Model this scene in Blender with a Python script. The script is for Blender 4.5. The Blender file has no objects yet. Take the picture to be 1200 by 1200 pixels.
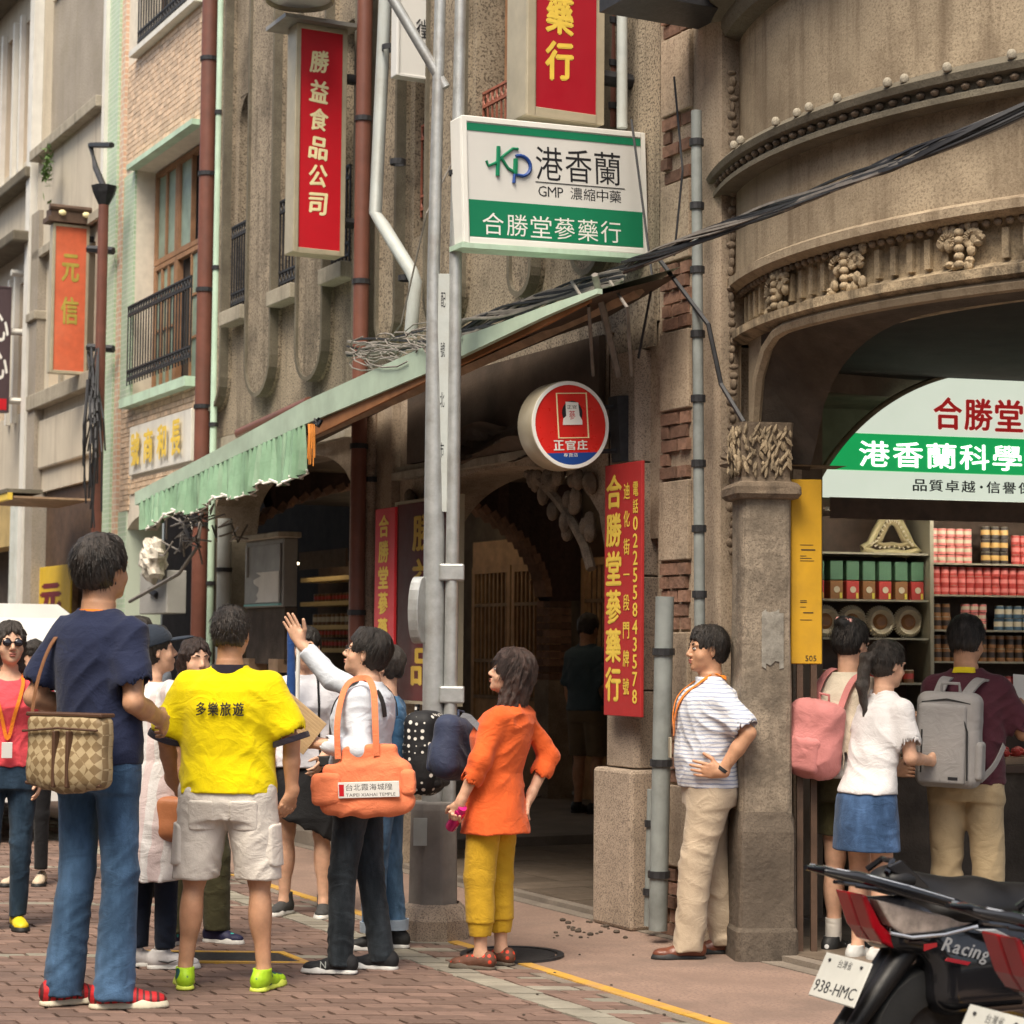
import bpy, bmesh, math, random
import numpy as np
from mathutils import Vector, Matrix, Euler
random.seed(7); RNG = np.random.RandomState(5)
R = math.radians
scene = bpy.context.scene
# ---------------------------------------------------------------- camera
FPX, PITCH, ROLL, CAMH = 2400.0, 3.8, 0.5, 1.5
cam_d = bpy.data.cameras.new('camera'); cam = bpy.data.objects.new('camera', cam_d)
scene.collection.objects.link(cam); scene.camera = cam
cam_d.sensor_width = 36; cam_d.lens = FPX / 1200 * 36; cam_d.clip_end = 500; cam_d.clip_start = .1
CM = Matrix.Translation((0, 0, CAMH)) @ Matrix.Rotation(R(90 + PITCH), 4, 'X') @ Matrix.Rotation(R(ROLL), 4, 'Z')
cam.matrix_world = CM
cam_d.dof.use_dof = True; cam_d.dof.focus_distance = 9.8; cam_d.dof.aperture_fstop = 5.0
# ---------------------------------------------------------------- sky, sun, exposure
w = bpy.data.worlds.new('World'); scene.world = w; w.use_nodes = True
nt = w.node_tree; bg = nt.nodes['Background']
sky = nt.nodes.new('ShaderNodeTexSky'); sky.sky_type = 'NISHITA'; sky.sun_disc = False
SUN_EL, SUN_AZ = 58.0, 200.0            # azimuth of the sun, degrees from +Y towards +X
sky.sun_elevation = R(SUN_EL); sky.sun_rotation = R(SUN_AZ); sky.air_density = 1.0; sky.dust_density = 4.0; sky.ozone_density = .6
hs_ = nt.nodes.new('ShaderNodeHueSaturation'); hs_.inputs['Saturation'].default_value = .55; nt.links.new(sky.outputs[0], hs_.inputs['Color']); nt.links.new(hs_.outputs[0], bg.inputs[0]); bg.inputs[1].default_value = 0.115
sd = bpy.data.lights.new('sun', 'SUN'); sun = bpy.data.objects.new('sun', sd); scene.collection.objects.link(sun)
sd.energy = 2.5; sd.angle = R(32); sd.color = (1, .875, .69)
_d = Vector((math.sin(R(SUN_AZ)) * math.cos(R(SUN_EL)), math.cos(R(SUN_AZ)) * math.cos(R(SUN_EL)), math.sin(R(SUN_EL))))
sun.rotation_euler = (-_d).to_track_quat('-Z', 'Y').to_euler()
sun['kind'] = 'helper'
scene.view_settings.view_transform = 'Standard'; scene.view_settings.look = 'None'
scene.view_settings.exposure = 0.84; scene.view_settings.gamma = 1.0
scene.render.engine = 'CYCLES'
# ---------------------------------------------------------------- helpers
COL = scene.collection
P0 = Vector((0.66, 11.25, 0)); FA = math.atan2(-.891, .4535)
MF = Matrix.Translation(P0) @ Matrix.Rotation(FA, 4, 'Z'); MFi = MF.inverted()
CR = CM.to_3x3()
def ray(px, py): return CR @ Vector(((px - 600) / FPX, (600 - py) / FPX, -1))
def ground(px, py, z=0.0):
    d = ray(px, py); t = (z - CAMH) / d.z
    return Vector((d.x * t, d.y * t, z))
def atY(px, py, Y):
    d = ray(px, py); t = Y / d.y
    return Vector((d.x * t, Y, CAMH + d.z * t))
def fp(px, py, v=0.0):                    # point of a plane parallel to the facade, facade-local
    o = MFi @ Vector((0, 0, CAMH)); d = MFi.to_3x3() @ ray(px, py); t = (v - o.y) / d.y
    return Vector((o.x + d.x * t, v, o.z + d.z * t))
def fu(px, py, u):                        # point of a plane across the facade (u fixed)
    o = MFi @ Vector((0, 0, CAMH)); d = MFi.to_3x3() @ ray(px, py); t = (u - o.x) / d.x
    return Vector((u, o.y + d.y * t, o.z + d.z * t))
def tag(o, label=None, cat=None, group=None, kind=None):
    if label: o['label'] = label
    if cat: o['category'] = cat
    if group: o['group'] = group
    if kind: o['kind'] = kind
    return o
def link(name, data, parent=None, M=None):
    o = bpy.data.objects.new(name, data); COL.objects.link(o)
    if parent is not None: o.parent = parent
    if M is not None: o.matrix_local = M
    return o
def thing(name, label, cat, M=None, group=None):
    o = link(name, None, None, M if M is not None else Matrix.Identity(4)); o.empty_display_size = .1
    return tag(o, label, cat, group)
def copy_tree(o, parent=None):
    c = o.copy(); COL.objects.link(c); c.parent = parent
    for ch in list(o.children): copy_tree(ch, c)
    return c
class MB:
    def __init__(s): s.v = []; s.f = []; s.m = []; s.mi = 0
    def add(s, vs, fs):
        b = len(s.v); s.v += [tuple(p) for p in vs]; s.f += [tuple(i + b for i in f) for f in fs]; s.m += [s.mi] * len(fs); return s
    def box(s, a, b, M=None, bev=0):
        x0, y0, z0 = a; x1, y1, z1 = b
        if x0 > x1: x0, x1 = x1, x0
        if y0 > y1: y0, y1 = y1, y0
        if z0 > z1: z0, z1 = z1, z0
        vs = [(x0,y0,z0),(x1,y0,z0),(x1,y1,z0),(x0,y1,z0),(x0,y0,z1),(x1,y0,z1),(x1,y1,z1),(x0,y1,z1)]
        if M is not None: vs = [M @ Vector(p) for p in vs]
        return s.add(vs, [(0,3,2,1),(4,5,6,7),(0,1,5,4),(1,2,6,5),(2,3,7,6),(3,0,4,7)])
    def tube(s, pts, r, n=8, cap=True):
        pts = [Vector(p) for p in pts]; rs = r if isinstance(r, (list, tuple)) else [r] * len(pts)
        rings = []; prev = None
        for i, p in enumerate(pts):
            t = (pts[min(i + 1, len(pts) - 1)] - pts[max(i - 1, 0)])
            t = t.normalized() if t.length > 1e-9 else Vector((0, 0, 1))
            a = prev if prev is not None else (Vector((1, 0, 0)) if abs(t.x) < .8 else Vector((0, 1, 0)))
            a = (a - t * a.dot(t)).normalized(); prev = a; b = t.cross(a)
            rings.append([p + (a * math.cos(2*math.pi*k/n) + b * math.sin(2*math.pi*k/n)) * rs[i] for k in range(n)])
        vs = [q for rg in rings for q in rg]; fs = []
        for i in range(len(pts) - 1):
            for k in range(n): fs.append((i*n+k, i*n+(k+1)%n, (i+1)*n+(k+1)%n, (i+1)*n+k))
        if cap: fs += [tuple(range(n))[::-1], tuple((len(pts)-1)*n + k for k in range(n))]
        return s.add(vs, fs)
    def lathe(s, prof, n=24, a0=0, a1=2*math.pi, M=None, c=(0, 0, 0)):
        full = abs(a1 - a0 - 2*math.pi) < 1e-6; m = n if full else n + 1
        vs = []
        for i in range(m):
            a = a0 + (a1 - a0) * i / n
            for (r, z) in prof: vs.append(Vector((c[0] + r*math.cos(a), c[1] + r*math.sin(a), c[2] + z)))
        if M is not None: vs = [M @ p for p in vs]
        k = len(prof); fs = []
        for i in range(n):
            j = (i + 1) % m
            for q in range(k - 1): fs.append((i*k+q, j*k+q, j*k+q+1, i*k+q+1))
        return s.add(vs, fs)
    def prism(s, pts, y0, y1, M=None):        # outline in x,z extruded in y
        n = len(pts)
        vs = [Vector((p[0], y0, p[1])) for p in pts] + [Vector((p[0], y1, p[1])) for p in pts]
        if M is not None: vs = [M @ p for p in vs]
        return s.add(vs, [tuple(range(n)), tuple(range(n, 2*n))[::-1]] + [(i, i+n, (i+1)%n+n, (i+1)%n) for i in range(n)])
    def ball(s, c, r, n=10, m=6):
        r = (r, r, r) if not isinstance(r, (tuple, list)) else r
        vs = []; fs = []
        for j in range(m + 1):
            t = math.pi * j / m
            for i in range(n):
                a = 2*math.pi*i/n; vs.append((c[0]+r[0]*math.sin(t)*math.cos(a), c[1]+r[1]*math.sin(t)*math.sin(a), c[2]+r[2]*math.cos(t)))
        for j in range(m):
            for i in range(n): fs.append((j*n+i, (j+1)*n+i, (j+1)*n+(i+1)%n, j*n+(i+1)%n))
        return s.add(vs, fs)
    def mesh(s, name, mats, smooth=False, bevel=0):
        me = bpy.data.meshes.new(name); me.from_pydata(s.v, [], s.f)
        for m in (mats if isinstance(mats, (list, tuple)) else [mats]): me.materials.append(m)
        me.polygons.foreach_set('material_index', s.m)
        if smooth:
            me.polygons.foreach_set('use_smooth', [True] * len(me.polygons))
        me.update()
        bm = bmesh.new(); bm.from_mesh(me); bmesh.ops.recalc_face_normals(bm, faces=bm.faces)
        if bevel:
            bmesh.ops.remove_doubles(bm, verts=bm.verts, dist=1e-6)
            bmesh.ops.bevel(bm, geom=[e for e in bm.edges if len(e.link_faces) == 2 and e.calc_face_angle(0) > .5], offset=bevel, segments=2 if bevel > .004 else 1, affect='EDGES', profile=.5)
        bm.to_mesh(me); bm.free()
        if smooth: me.set_sharp_from_angle(angle=R(45))
        return me
    def build(s, name, mats, parent=None, M=None, smooth=False, bevel=0, **kw):
        o = link(name, s.mesh(name, mats, smooth, bevel), parent, M)
        if kw: tag(o, **kw)
        return o
def box(a, b, name, mat, parent=None, M=None, bevel=0, **kw): return MB().box(a, b).build(name, mat, parent, M, bevel=bevel, **kw)
# ---------------------------------------------------------------- materials
def N(nt, t, **kw):
    n = nt.nodes.new(t)
    for k, v in kw.items():
        if k in n.inputs and not hasattr(n, k): n.inputs[k].default_value = v
        else: setattr(n, k, v)
    return n
def mix(nt, f, a, b, mode='MIX'):
    n = nt.nodes.new('ShaderNodeMix'); n.data_type = 'RGBA'; n.blend_type = mode
    for i, x in ((0, f), (6, a), (7, b)):
        if isinstance(x, bpy.types.NodeSocket): nt.links.new(x, n.inputs[i])
        else: n.inputs[i].default_value = x if i == 0 else (*x[:3], 1)
    return n.outputs[2]
def ramp(nt, f, p0, p1, c0=(0,0,0), c1=(1,1,1)):
    n = nt.nodes.new('ShaderNodeValToRGB'); n.color_ramp.elements[0].position = p0; n.color_ramp.elements[1].position = p1
    n.color_ramp.elements[0].color = (*c0, 1); n.color_ramp.elements[1].color = (*c1, 1); nt.links.new(f, n.inputs[0]); return n.outputs[0]
def mapped(nt, co, sc):
    m = nt.nodes.new('ShaderNodeMapping'); m.inputs['Scale'].default_value = sc; nt.links.new(co, m.inputs[0]); return m.outputs[0]
def noise(nt, co, scale, detail=4, rough=.6):
    n = nt.nodes.new('ShaderNodeTexNoise'); n.inputs['Scale'].default_value = scale; n.inputs['Detail'].default_value = detail
    n.inputs['Roughness'].default_value = rough; nt.links.new(co, n.inputs[0]); return n.outputs[0]
def mat(name, col, rough=.7, var=.18, vs=6, speck=0, sp_scale=120, speck_col=None, dirt=0, dirt_col=(.04,.03,.02), dirt_scale=2.2, streak=0, bump=.15, bs=60,
        metal=0, spec=.4, isl=0, emis=0, trans=0, hook=None, coat=0, sheen=0):
    m = bpy.data.materials.new(name); m.use_nodes = True; nt = m.node_tree; L = nt.links
    b = nt.nodes['Principled BSDF']; tc = nt.nodes.new('ShaderNodeTexCoord'); co = tc.outputs['Object']
    c = tuple(col)
    out = mix(nt, ramp(nt, noise(nt, co, vs), .3, .7), tuple(x * (1 - var) for x in c), tuple(min(1, x * (1 + var)) for x in c))
    if speck:
        sc = speck_col or tuple(x * .35 for x in c)
        out = mix(nt, ramp(nt, noise(nt, co, sp_scale, 2), .5, .62), out, mix(nt, speck, c, sc))
    if isl:
        g = nt.nodes.new('ShaderNodeNewGeometry'); oi = nt.nodes.new('ShaderNodeObjectInfo'); ad = nt.nodes.new('ShaderNodeMath'); ad.operation = 'ADD'
        fr = nt.nodes.new('ShaderNodeMath'); fr.operation = 'FRACT'
        L.new(g.outputs['Random Per Island'], ad.inputs[0]); L.new(oi.outputs['Random'], ad.inputs[1]); L.new(ad.outputs[0], fr.inputs[0])
        hsv = nt.nodes.new('ShaderNodeHueSaturation'); mr = nt.nodes.new('ShaderNodeMapRange'); mr.inputs[3].default_value = 1 - isl; mr.inputs[4].default_value = 1 + isl
        L.new(fr.outputs[0], mr.inputs[0]); L.new(mr.outputs[0], hsv.inputs['Value']); L.new(out, hsv.inputs['Color']); out = hsv.outputs[0]
    if dirt:
        out = mix(nt, mix(nt, dirt, (0,0,0), ramp(nt, noise(nt, co, dirt_scale, 8, .7), .48, .68)), out, dirt_col)
    if streak:
        out = mix(nt, mix(nt, streak, (0,0,0), ramp(nt, noise(nt, mapped(nt, co, (9, 9, .7)), 1.0, 6, .65), .5, .72)), out, dirt_col)
    if hook: out = hook(nt, co, out)
    L.new(out, b.inputs['Base Color'])
    b.inputs['Roughness'].default_value = rough; b.inputs['Metallic'].default_value = metal; b.inputs['Specular IOR Level'].default_value = spec
    if rough > .25:
        mr = nt.nodes.new('ShaderNodeMapRange'); mr.inputs[3].default_value = max(.05, rough - .12); mr.inputs[4].default_value = min(1, rough + .12)
        L.new(noise(nt, co, vs * 3), mr.inputs[0]); L.new(mr.outputs[0], b.inputs['Roughness'])
    if emis:
        L.new(out, b.inputs['Emission Color']); b.inputs['Emission Strength'].default_value = emis
    if trans: b.inputs['Transmission Weight'].default_value = trans
    if coat: b.inputs['Coat Weight'].default_value = coat; b.inputs['Coat Roughness'].default_value = .08
    if sheen: b.inputs['Sheen Weight'].default_value = sheen
    if bump:
        bn = nt.nodes.new('ShaderNodeBump'); bn.inputs['Strength'].default_value = bump; bn.inputs['Distance'].default_value = .01
        L.new(noise(nt, co, bs, 5), bn.inputs['Height']); L.new(bn.outputs[0], b.inputs['Normal'])
    return m
def wave_hook(axis_scale, c2, width=.5, thin=.1):
    def h(nt, co, out):
        s = nt.nodes.new('ShaderNodeSeparateXYZ'); nt.links.new(co, s.inputs[0])
        mu = nt.nodes.new('ShaderNodeMath'); mu.operation = 'MULTIPLY'; mu.inputs[1].default_value = axis_scale; nt.links.new(s.outputs[2], mu.inputs[0])
        fr = nt.nodes.new('ShaderNodeMath'); fr.operation = 'FRACT'; nt.links.new(mu.outputs[0], fr.inputs[0])
        lt = nt.nodes.new('ShaderNodeMath'); lt.operation = 'LESS_THAN'; lt.inputs[1].default_value = width; nt.links.new(fr.outputs[0], lt.inputs[0])
        return mix(nt, lt.outputs[0], out, c2)
    return h
def tile_hook(w, h, mortar, ms=.06, offset=0.0, plane='xz', c2=None):
    def hk(nt, co, out):
        s = nt.nodes.new('ShaderNodeSeparateXYZ'); cb = nt.nodes.new('ShaderNodeCombineXYZ'); nt.links.new(co, s.inputs[0])
        nt.links.new(s.outputs[0 if plane[0] == 'x' else 1], cb.inputs[0]); nt.links.new(s.outputs[2 if plane[1] == 'z' else 1], cb.inputs[1])
        br = nt.nodes.new('ShaderNodeTexBrick'); br.offset = offset; br.inputs['Scale'].default_value = 1; br.inputs['Brick Width'].default_value = w; br.inputs['Row Height'].default_value = h
        br.inputs['Mortar Size'].default_value = ms * h; br.inputs['Mortar'].default_value = (1,1,1,1); br.inputs['Color1'].default_value = (0,0,0,1); br.inputs['Color2'].default_value = (.25,.25,.25,1)
        nt.links.new(cb.outputs[0], br.inputs[0])
        return mix(nt, ramp(nt, br.outputs[0], 0, 1), out, mortar)
    return hk
K = {}
K['granite'] = mat('wash_granite', (.33,.27,.195), .85, .25, 2, speck=.85, sp_scale=70, speck_col=(.075,.055,.04), dirt=.7, dirt_scale=1.6, streak=.6, bump=.5, bs=90)
K['granite_light'] = mat('pale_wash_stone', (.43,.34,.25), .85, .18, 3, speck=.5, sp_scale=80, speck_col=(.16,.115,.085), dirt=.45, streak=.3, bump=.4, bs=90)
K['stone_post'] = mat('granite_post_stone', (.40,.315,.24), .8, .15, 4, speck=.8, sp_scale=130, speck_col=(.13,.1,.08), dirt=.5, bump=.4, bs=120)
K['stucco'] = mat('aged_tower_render', (.34,.27,.185), .85, .28, 1.4, speck=.45, sp_scale=90, speck_col=(.17,.125,.08), dirt=.65, dirt_scale=1.5, dirt_col=(.13,.09,.055), streak=.75, bump=.35, bs=70)
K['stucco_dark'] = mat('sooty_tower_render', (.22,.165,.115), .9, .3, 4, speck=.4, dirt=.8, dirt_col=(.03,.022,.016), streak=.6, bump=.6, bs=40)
K['moulding'] = mat('grey_moulding', (.15,.13,.095), .85, .25, 6, speck=.4, dirt=.4, bump=.4)
K['sill'] = mat('sill_stone', (.36,.32,.25), .85, .2, 6, speck=.3, streak=.4, bump=.3)
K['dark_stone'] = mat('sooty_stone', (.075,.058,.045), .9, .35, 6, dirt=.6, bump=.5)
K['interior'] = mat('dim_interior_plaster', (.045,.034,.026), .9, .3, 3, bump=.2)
K['arcade'] = mat('arcade_plaster', (.17,.13,.095), .9, .3, 3, dirt=.5, bump=.3)
K['brick'] = mat('old_red_brick', (.23,.13,.09), .9, .3, 20, isl=.35, dirt=.4, bump=.6, bs=40)
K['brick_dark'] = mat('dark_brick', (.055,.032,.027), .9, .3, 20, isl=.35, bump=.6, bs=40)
K['mortar'] = mat('mortar', (.2,.16,.125), .95, .3, 30, bump=.5)
K['galv'] = mat('galvanised_steel', (.45,.46,.45), .45, .15, 14, dirt=.35, dirt_col=(.2,.15,.11), dirt_scale=5, metal=.55, bump=.1)
K['pipe_grey'] = mat('grey_pvc_pipe', (.46,.49,.47), .5, .12, 8, dirt=.45, dirt_col=(.2,.17,.13), dirt_scale=4, bump=.05)
K['pipe_dim'] = mat('weathered_grey_pipe', (.24,.26,.25), .55, .15, 8, dirt=.35, bump=.1)
K['pipe_red'] = mat('red_brown_pipe', (.17,.065,.045), .45, .15, 6, dirt=.35, dirt_col=(.08,.05,.04), bump=.05)
K['iron'] = mat('black_iron', (.035,.035,.038), .5, .3, 20, metal=.3, bump=.1)
K['iron_red'] = mat('red_oxide_iron', (.32,.11,.07), .6, .25, 20, dirt=.4, bump=.1)
K['wood'] = mat('brown_wood', (.30,.16,.085), .6, .25, 8, bump=.2)
K['wood_dark'] = mat('dark_wood', (.085,.05,.032), .6, .3, 8, bump=.2)
K['door_wood'] = mat('lattice_door_wood', (.58,.35,.18), .6, .2, 8, bump=.2)
K['wood_pale'] = mat('pale_weathered_wood', (.36,.24,.15), .7, .3, 8, dirt=.4, bump=.2)
K['glass_dark'] = mat('dark_window_glass', (.02,.022,.022), .12, .2, 3, spec=.7, bump=0)
K['glass_green'] = mat('frosted_green_glass', (.22,.30,.24), .35, .3, 5, spec=.6, bump=.05)
K['green_tile'] = mat('pale_green_mosaic', (.36,.52,.33), .45, .15, 10, hook=tile_hook(.05,.05,(.55,.62,.5),.16), isl=0, bump=.05, dirt=.25, dirt_col=(.3,.3,.2))
K['green_trim'] = mat('mint_trim', (.48,.64,.5), .55, .12, 6, streak=.3, dirt_col=(.2,.2,.14), bump=.05)
K['peach'] = mat('peach_facing_tile', (.66,.49,.34), .5, .12, 12, isl=.18, bump=.1, dirt=.2, dirt_col=(.3,.2,.13))
K['peach_grout'] = mat('pale_grout', (.66,.60,.50), .9, .1, 10, bump=.2)
K['cream'] = mat('cream_render', (.56,.50,.40), .8, .1, 2, speck=.15, streak=.4, dirt_col=(.25,.2,.15), bump=.2)
K['grey_wall'] = mat('grey_cement_render', (.33,.29,.24), .9, .18, 1.6, speck=.4, sp_scale=60, streak=.4, dirt=.3, dirt_col=(.22,.19,.12), bump=.35)
K['white_paint'] = mat('white_paint', (.7,.68,.62), .5, .08, 5, streak=.3, dirt_col=(.3,.25,.2), bump=.05)
K['shutter'] = mat('orange_shutter', (.5,.2,.06), .6, .15, 6, hook=tile_hook(5,.05,(.2,.08,.03),.3), bump=.1)
K['concrete'] = mat('pavement_concrete', (.22,.185,.15), .9, .22, 2.5, speck=.3, dirt=.5, dirt_col=(.10,.08,.065), bump=.45, bs=50)
K['asphalt'] = mat('street_base', (.13,.11,.1), .9, .2, 4, bump=.4)
K['pink'] = mat('pink_aggregate', (.265,.18,.14), .85, .2, 2, speck=.5, sp_scale=60, speck_col=(.15,.10,.085), dirt=.7, dirt_col=(.15,.11,.09), dirt_scale=1.1, bump=.3)
K['paver'] = mat('red_brown_paver', (.185,.12,.095), .8, .25, 5, isl=.24, dirt=.4, dirt_col=(.12,.09,.08), dirt_scale=1.2, bump=.35)
K['paver_pale'] = mat('pale_green_grey_paver', (.255,.235,.19), .8, .15, 5, isl=.15, dirt=.4, dirt_col=(.2,.17,.14), bump=.3)
K['yellow_line'] = mat('worn_yellow_paint', (.52,.30,.05), .7, .12, 10, dirt=.8, dirt_col=(.4,.24,.16), dirt_scale=7, bump=.2)
K['black'] = mat('black_rubber', (.02,.02,.02), .6, .2, 10, bump=.1)
K['cable'] = mat('black_cable', (.022,.022,.025), .5, .3, 10, bump=0)
K['cable_grey'] = mat('grey_cable', (.2,.18,.16), .6, .3, 10, bump=0)
K['white'] = mat('plain_white', (.78,.77,.72), .5, .04, 5, bump=0)
K['gold'] = mat('gold_leaf_paint', (.78,.55,.08), .45, .1, 8, bump=.05)
K['gold_pale'] = mat('pale_gold_paint', (.85,.75,.42), .5, .08, 8, bump=.05)
K['sign_red'] = mat('sign_red', (.52,.012,.022), .38, .06, 3, bump=0, dirt=.12, dirt_col=(.2,.02,.02))
K['sign_orange'] = mat('faded_orange_red', (.62,.13,.055), .55, .18, 5, dirt=.25, dirt_col=(.5,.2,.12), bump=.05)
K['banner_red'] = mat('banner_red', (.40,.025,.025), .5, .1, 5, dirt=.3, dirt_col=(.22,.03,.03), bump=.1)
K['maroon'] = mat('maroon_board', (.13,.018,.02), .45, .12, 5, bump=.05)
K['sign_frame'] = mat('champagne_frame', (.48,.42,.30), .4, .12, 6, metal=.3, bump=.05)
K['sign_white'] = mat('sign_white_acrylic', (.66,.65,.62), .35, .03, 3, bump=0)
K['sign_green'] = mat('sign_green', (.008,.19,.09), .38, .06, 3, bump=0)
K['sign_blue'] = mat('sign_blue', (.012,.06,.27), .4, .06, 3, bump=0)
K['ink'] = mat('black_ink', (.015,.015,.018), .5, .1, 5, bump=0)
K['yellow_panel'] = mat('yellow_panel', (.66,.36,.015), .6, .1, 5, dirt=.35, dirt_col=(.35,.2,.03), bump=.05)
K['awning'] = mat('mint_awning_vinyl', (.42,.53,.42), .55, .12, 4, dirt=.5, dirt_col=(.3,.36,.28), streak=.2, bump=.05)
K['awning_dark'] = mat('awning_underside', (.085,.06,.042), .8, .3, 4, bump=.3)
K['steel_box'] = mat('stainless_box', (.30,.29,.27), .4, .15, 6, metal=.5, dirt=.4, dirt_col=(.12,.1,.08), bump=.05)
K['leaf'] = mat('leaf_green', (.09,.16,.04), .6, .3, 20, isl=.3, bump=0)
# ---------------------------------------------------------------- lettering
_GL = {}
def glyph(ch, bold=.0, ext=.0015):
    k = (ch, bold)
    if k not in _GL:
        cu = bpy.data.curves.new('glyph', 'FONT'); cu.body = ch; cu.size = 1; cu.resolution_u = 2
        ob = bpy.data.objects.new('glyph', cu); COL.objects.link(ob)
        dg = bpy.context.evaluated_depsgraph_get(); me = bpy.data.meshes.new_from_object(ob.evaluated_get(dg))
        vs = np.array([v.co[:] for v in me.vertices]) if len(me.vertices) else np.zeros((0, 3)); fs = [tuple(p.vertices) for p in me.polygons]
        COL.objects.unlink(ob); bpy.data.objects.remove(ob); bpy.data.curves.remove(cu); bpy.data.meshes.remove(me)
        if bold > .012 and len(vs):            # a bolder stroke: the flat glyph laid over itself, each copy a hair lower
            b0, n0 = vs.copy(), len(vs); f0 = list(fs); q = bold * .8
            for i, (dx, dy) in enumerate([(q, 0), (-q, 0), (0, q*.7), (0, -q*.7)]):
                c = b0.copy(); c[:, 0] += dx; c[:, 1] += dy; c[:, 2] = -.0003 * (i + 1); vs = np.vstack([vs, c]); fs = fs + [tuple(v + n0*(i+1) for v in f) for f in f0]
        _GL[k] = (vs, fs)
    return _GL[k]
def lettering(name, text, x0, z0, x1, z1, m, parent, y=-.003, bold=.015, vertical=False, gap=.12, M=None, flip=1, slant=0, jit=0):
    """characters fitted side by side (or one above the other) into a rectangle of the x,z plane, facing -y"""
    mb = MB(); n = len(text); W, H = x1 - x0, z1 - z0
    if not vertical and all(ord(c) < 0x3000 for c in text):       # one scale for a Latin word
        adv = []; 
        for c in text: v_, _f = glyph(c, bold); adv.append((v_[:,0].min(), v_[:,0].max() - v_[:,0].min() + .09) if len(v_) else (0, .3))
        s_ = min(W/sum(a[1] for a in adv), H/.72); cx = x0 + (W - s_*sum(a[1] for a in adv))/2
        for c, (l_, a_) in zip(text, adv):
            v_, f_ = glyph(c, bold); mb.add([(cx + (p[0]-l_)*s_ + slant*p[1]*s_, y - p[2], z0 + p[1]*s_) for p in v_], f_); cx += a_*s_
        return tag(mb.build(name, m, parent, M), kind='stuff')
    step = (H if vertical else W) / n
    if not vertical: ws = [.55 if ord(c) < 200 and c not in 'MWm' else .75 if ord(c) < 200 else 1 for c in text]; tot = sum(ws); cx = x0
    for i, ch in enumerate(text):
        if vertical: cw, chh = W, step * (1 - gap); ax, az = x0, z1 - step * i - chh
        else: stp = W * ws[i] / tot; cw, chh = stp * (1 - gap), H; ax, az = cx, z0; cx += stp
        if ch == ' ': continue
        vs, fs = glyph(ch, bold)
        if not len(vs): continue
        lo, hi = vs.min(0), vs.max(0); d = (hi - lo)
        if ord(ch) > 0x3000 and ch not in '一·・': sx, sz = cw / d[0], chh / d[1]; ox, oz = ax, az
        else:
            s_ = min(cw / max(d[0], 1e-6), (chh if ord(ch) < 200 else cw) / max(d[1], .55)); sx = sz = s_
            ox = ax + (cw - d[0] * s_) / 2; oz = az + ((chh - d[1] * s_) / 2 if ch in '一·・-•' or ord(ch) > 200 else 0)
        j = random.uniform(-jit, jit)
        pts = [(ox + (p[0]-lo[0])*sx + slant*(p[1]-lo[1])*sz, y - p[2], oz + (p[1]-lo[1])*sz + j*(p[0]-lo[0])*sx) for p in vs]
        if ord(ch) > 0x3000 and min(cw, chh) >= .06 and parent is not None and not name.startswith('back'): MB().add(pts, fs).build('character', m, parent, M)
        else: mb.add(pts, fs)
    if mb.v: return tag(mb.build(name, m, parent, M), kind='stuff')
# ================================================================ GROUND
S_ = 1.0
box((-60, -8, -.5), (60, 120, -.03), 'ground', K['asphalt'], kind='structure')
E1 = Vector((1, 0, 0)); E2 = Vector((-.4535, .891, 0))
def skew(i, j): return E1 * i + E2 * j
FN = Vector((-.891, -.4535, 0))        # out of the facade, towards the street
def inw(p): return (MFi @ p)           # facade-local
# red-brown pavers, skewed as the street is
pv = link('paving', None); tag(pv, kind='structure'); pv.name = 'pavement_of_pavers'
BW, BH = .21, .105
def paver_verts(a=0, b=None):
    g = .006; b = BW if b is None else b; c = [skew(a+g, g), skew(b-g, g), skew(b-g, BH-g), skew(a+g, BH-g)]
    ch = [c[0]*.94+c[2]*.06, c[1]*.94+c[3]*.06, c[2]*.94+c[0]*.06, c[3]*.94+c[1]*.06]
    return [tuple(p + Vector((0,0,-.028))) for p in c] + [tuple(p + Vector((0,0,-.002))) for p in c] + [tuple(p) for p in ch]
PF = [(0,1,5,4),(1,2,6,5),(2,3,7,6),(3,0,4,7),(4,5,9,8),(5,6,10,9),(6,7,11,10),(7,4,8,11),(8,9,10,11)]
pm = bpy.data.meshes.new('paver'); pm.from_pydata(paver_verts(), [], PF); pm.materials.append(K['paver'])
pm2 = pm.copy(); pm2.materials.clear(); pm2.materials.append(K['paver_pale'])
O = Vector((0, 6.9, 0)); YL = MFi @ ground(725, 1163); YV = YL.y            # facade-local v of the yellow line
gs = ground(575, 1157); SA0 = gs.x - (gs.y - 6.9)/.891*(-.4535); SA1 = SA0 + .17      # the pale strip along the street
cells = []; PALE_J = {12, 33, 54, 75, 96}
for j in range(0, 150):
    for i in range(-48, 40):
        a0 = i*BW + (.5*BW if j % 2 else 0); a1 = a0 + BW; segs = [(a0, a1, 0)]
        if a1 > SA0 and a0 < SA1: segs = [q for q in ((a0, min(a1, SA0), 0), (max(a0, SA1), a1, 0)) if q[1]-q[0] > .03]
        if a0 <= SA0 < a1: segs.append((SA0, SA1, 1))
        for (p0, p1, k_) in segs:
            base = O + E2*(j*BH); c = base + E1*((p0+p1)/2) + E2*BH/2
            if abs(c.x / max(c.y, .1)) > .29 or inw(c).y > YV - .1: continue
            q = inw(c); pale = k_ or j in PALE_J or (p0 > SA1 and j % 3 == 0 and random.random() < .55)
            cells.append((c.y, base, p0, p1, pale))
cells.sort(key=lambda t: t[0]); far = {0: MB(), 1: MB()}; n_ind = 0
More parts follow.
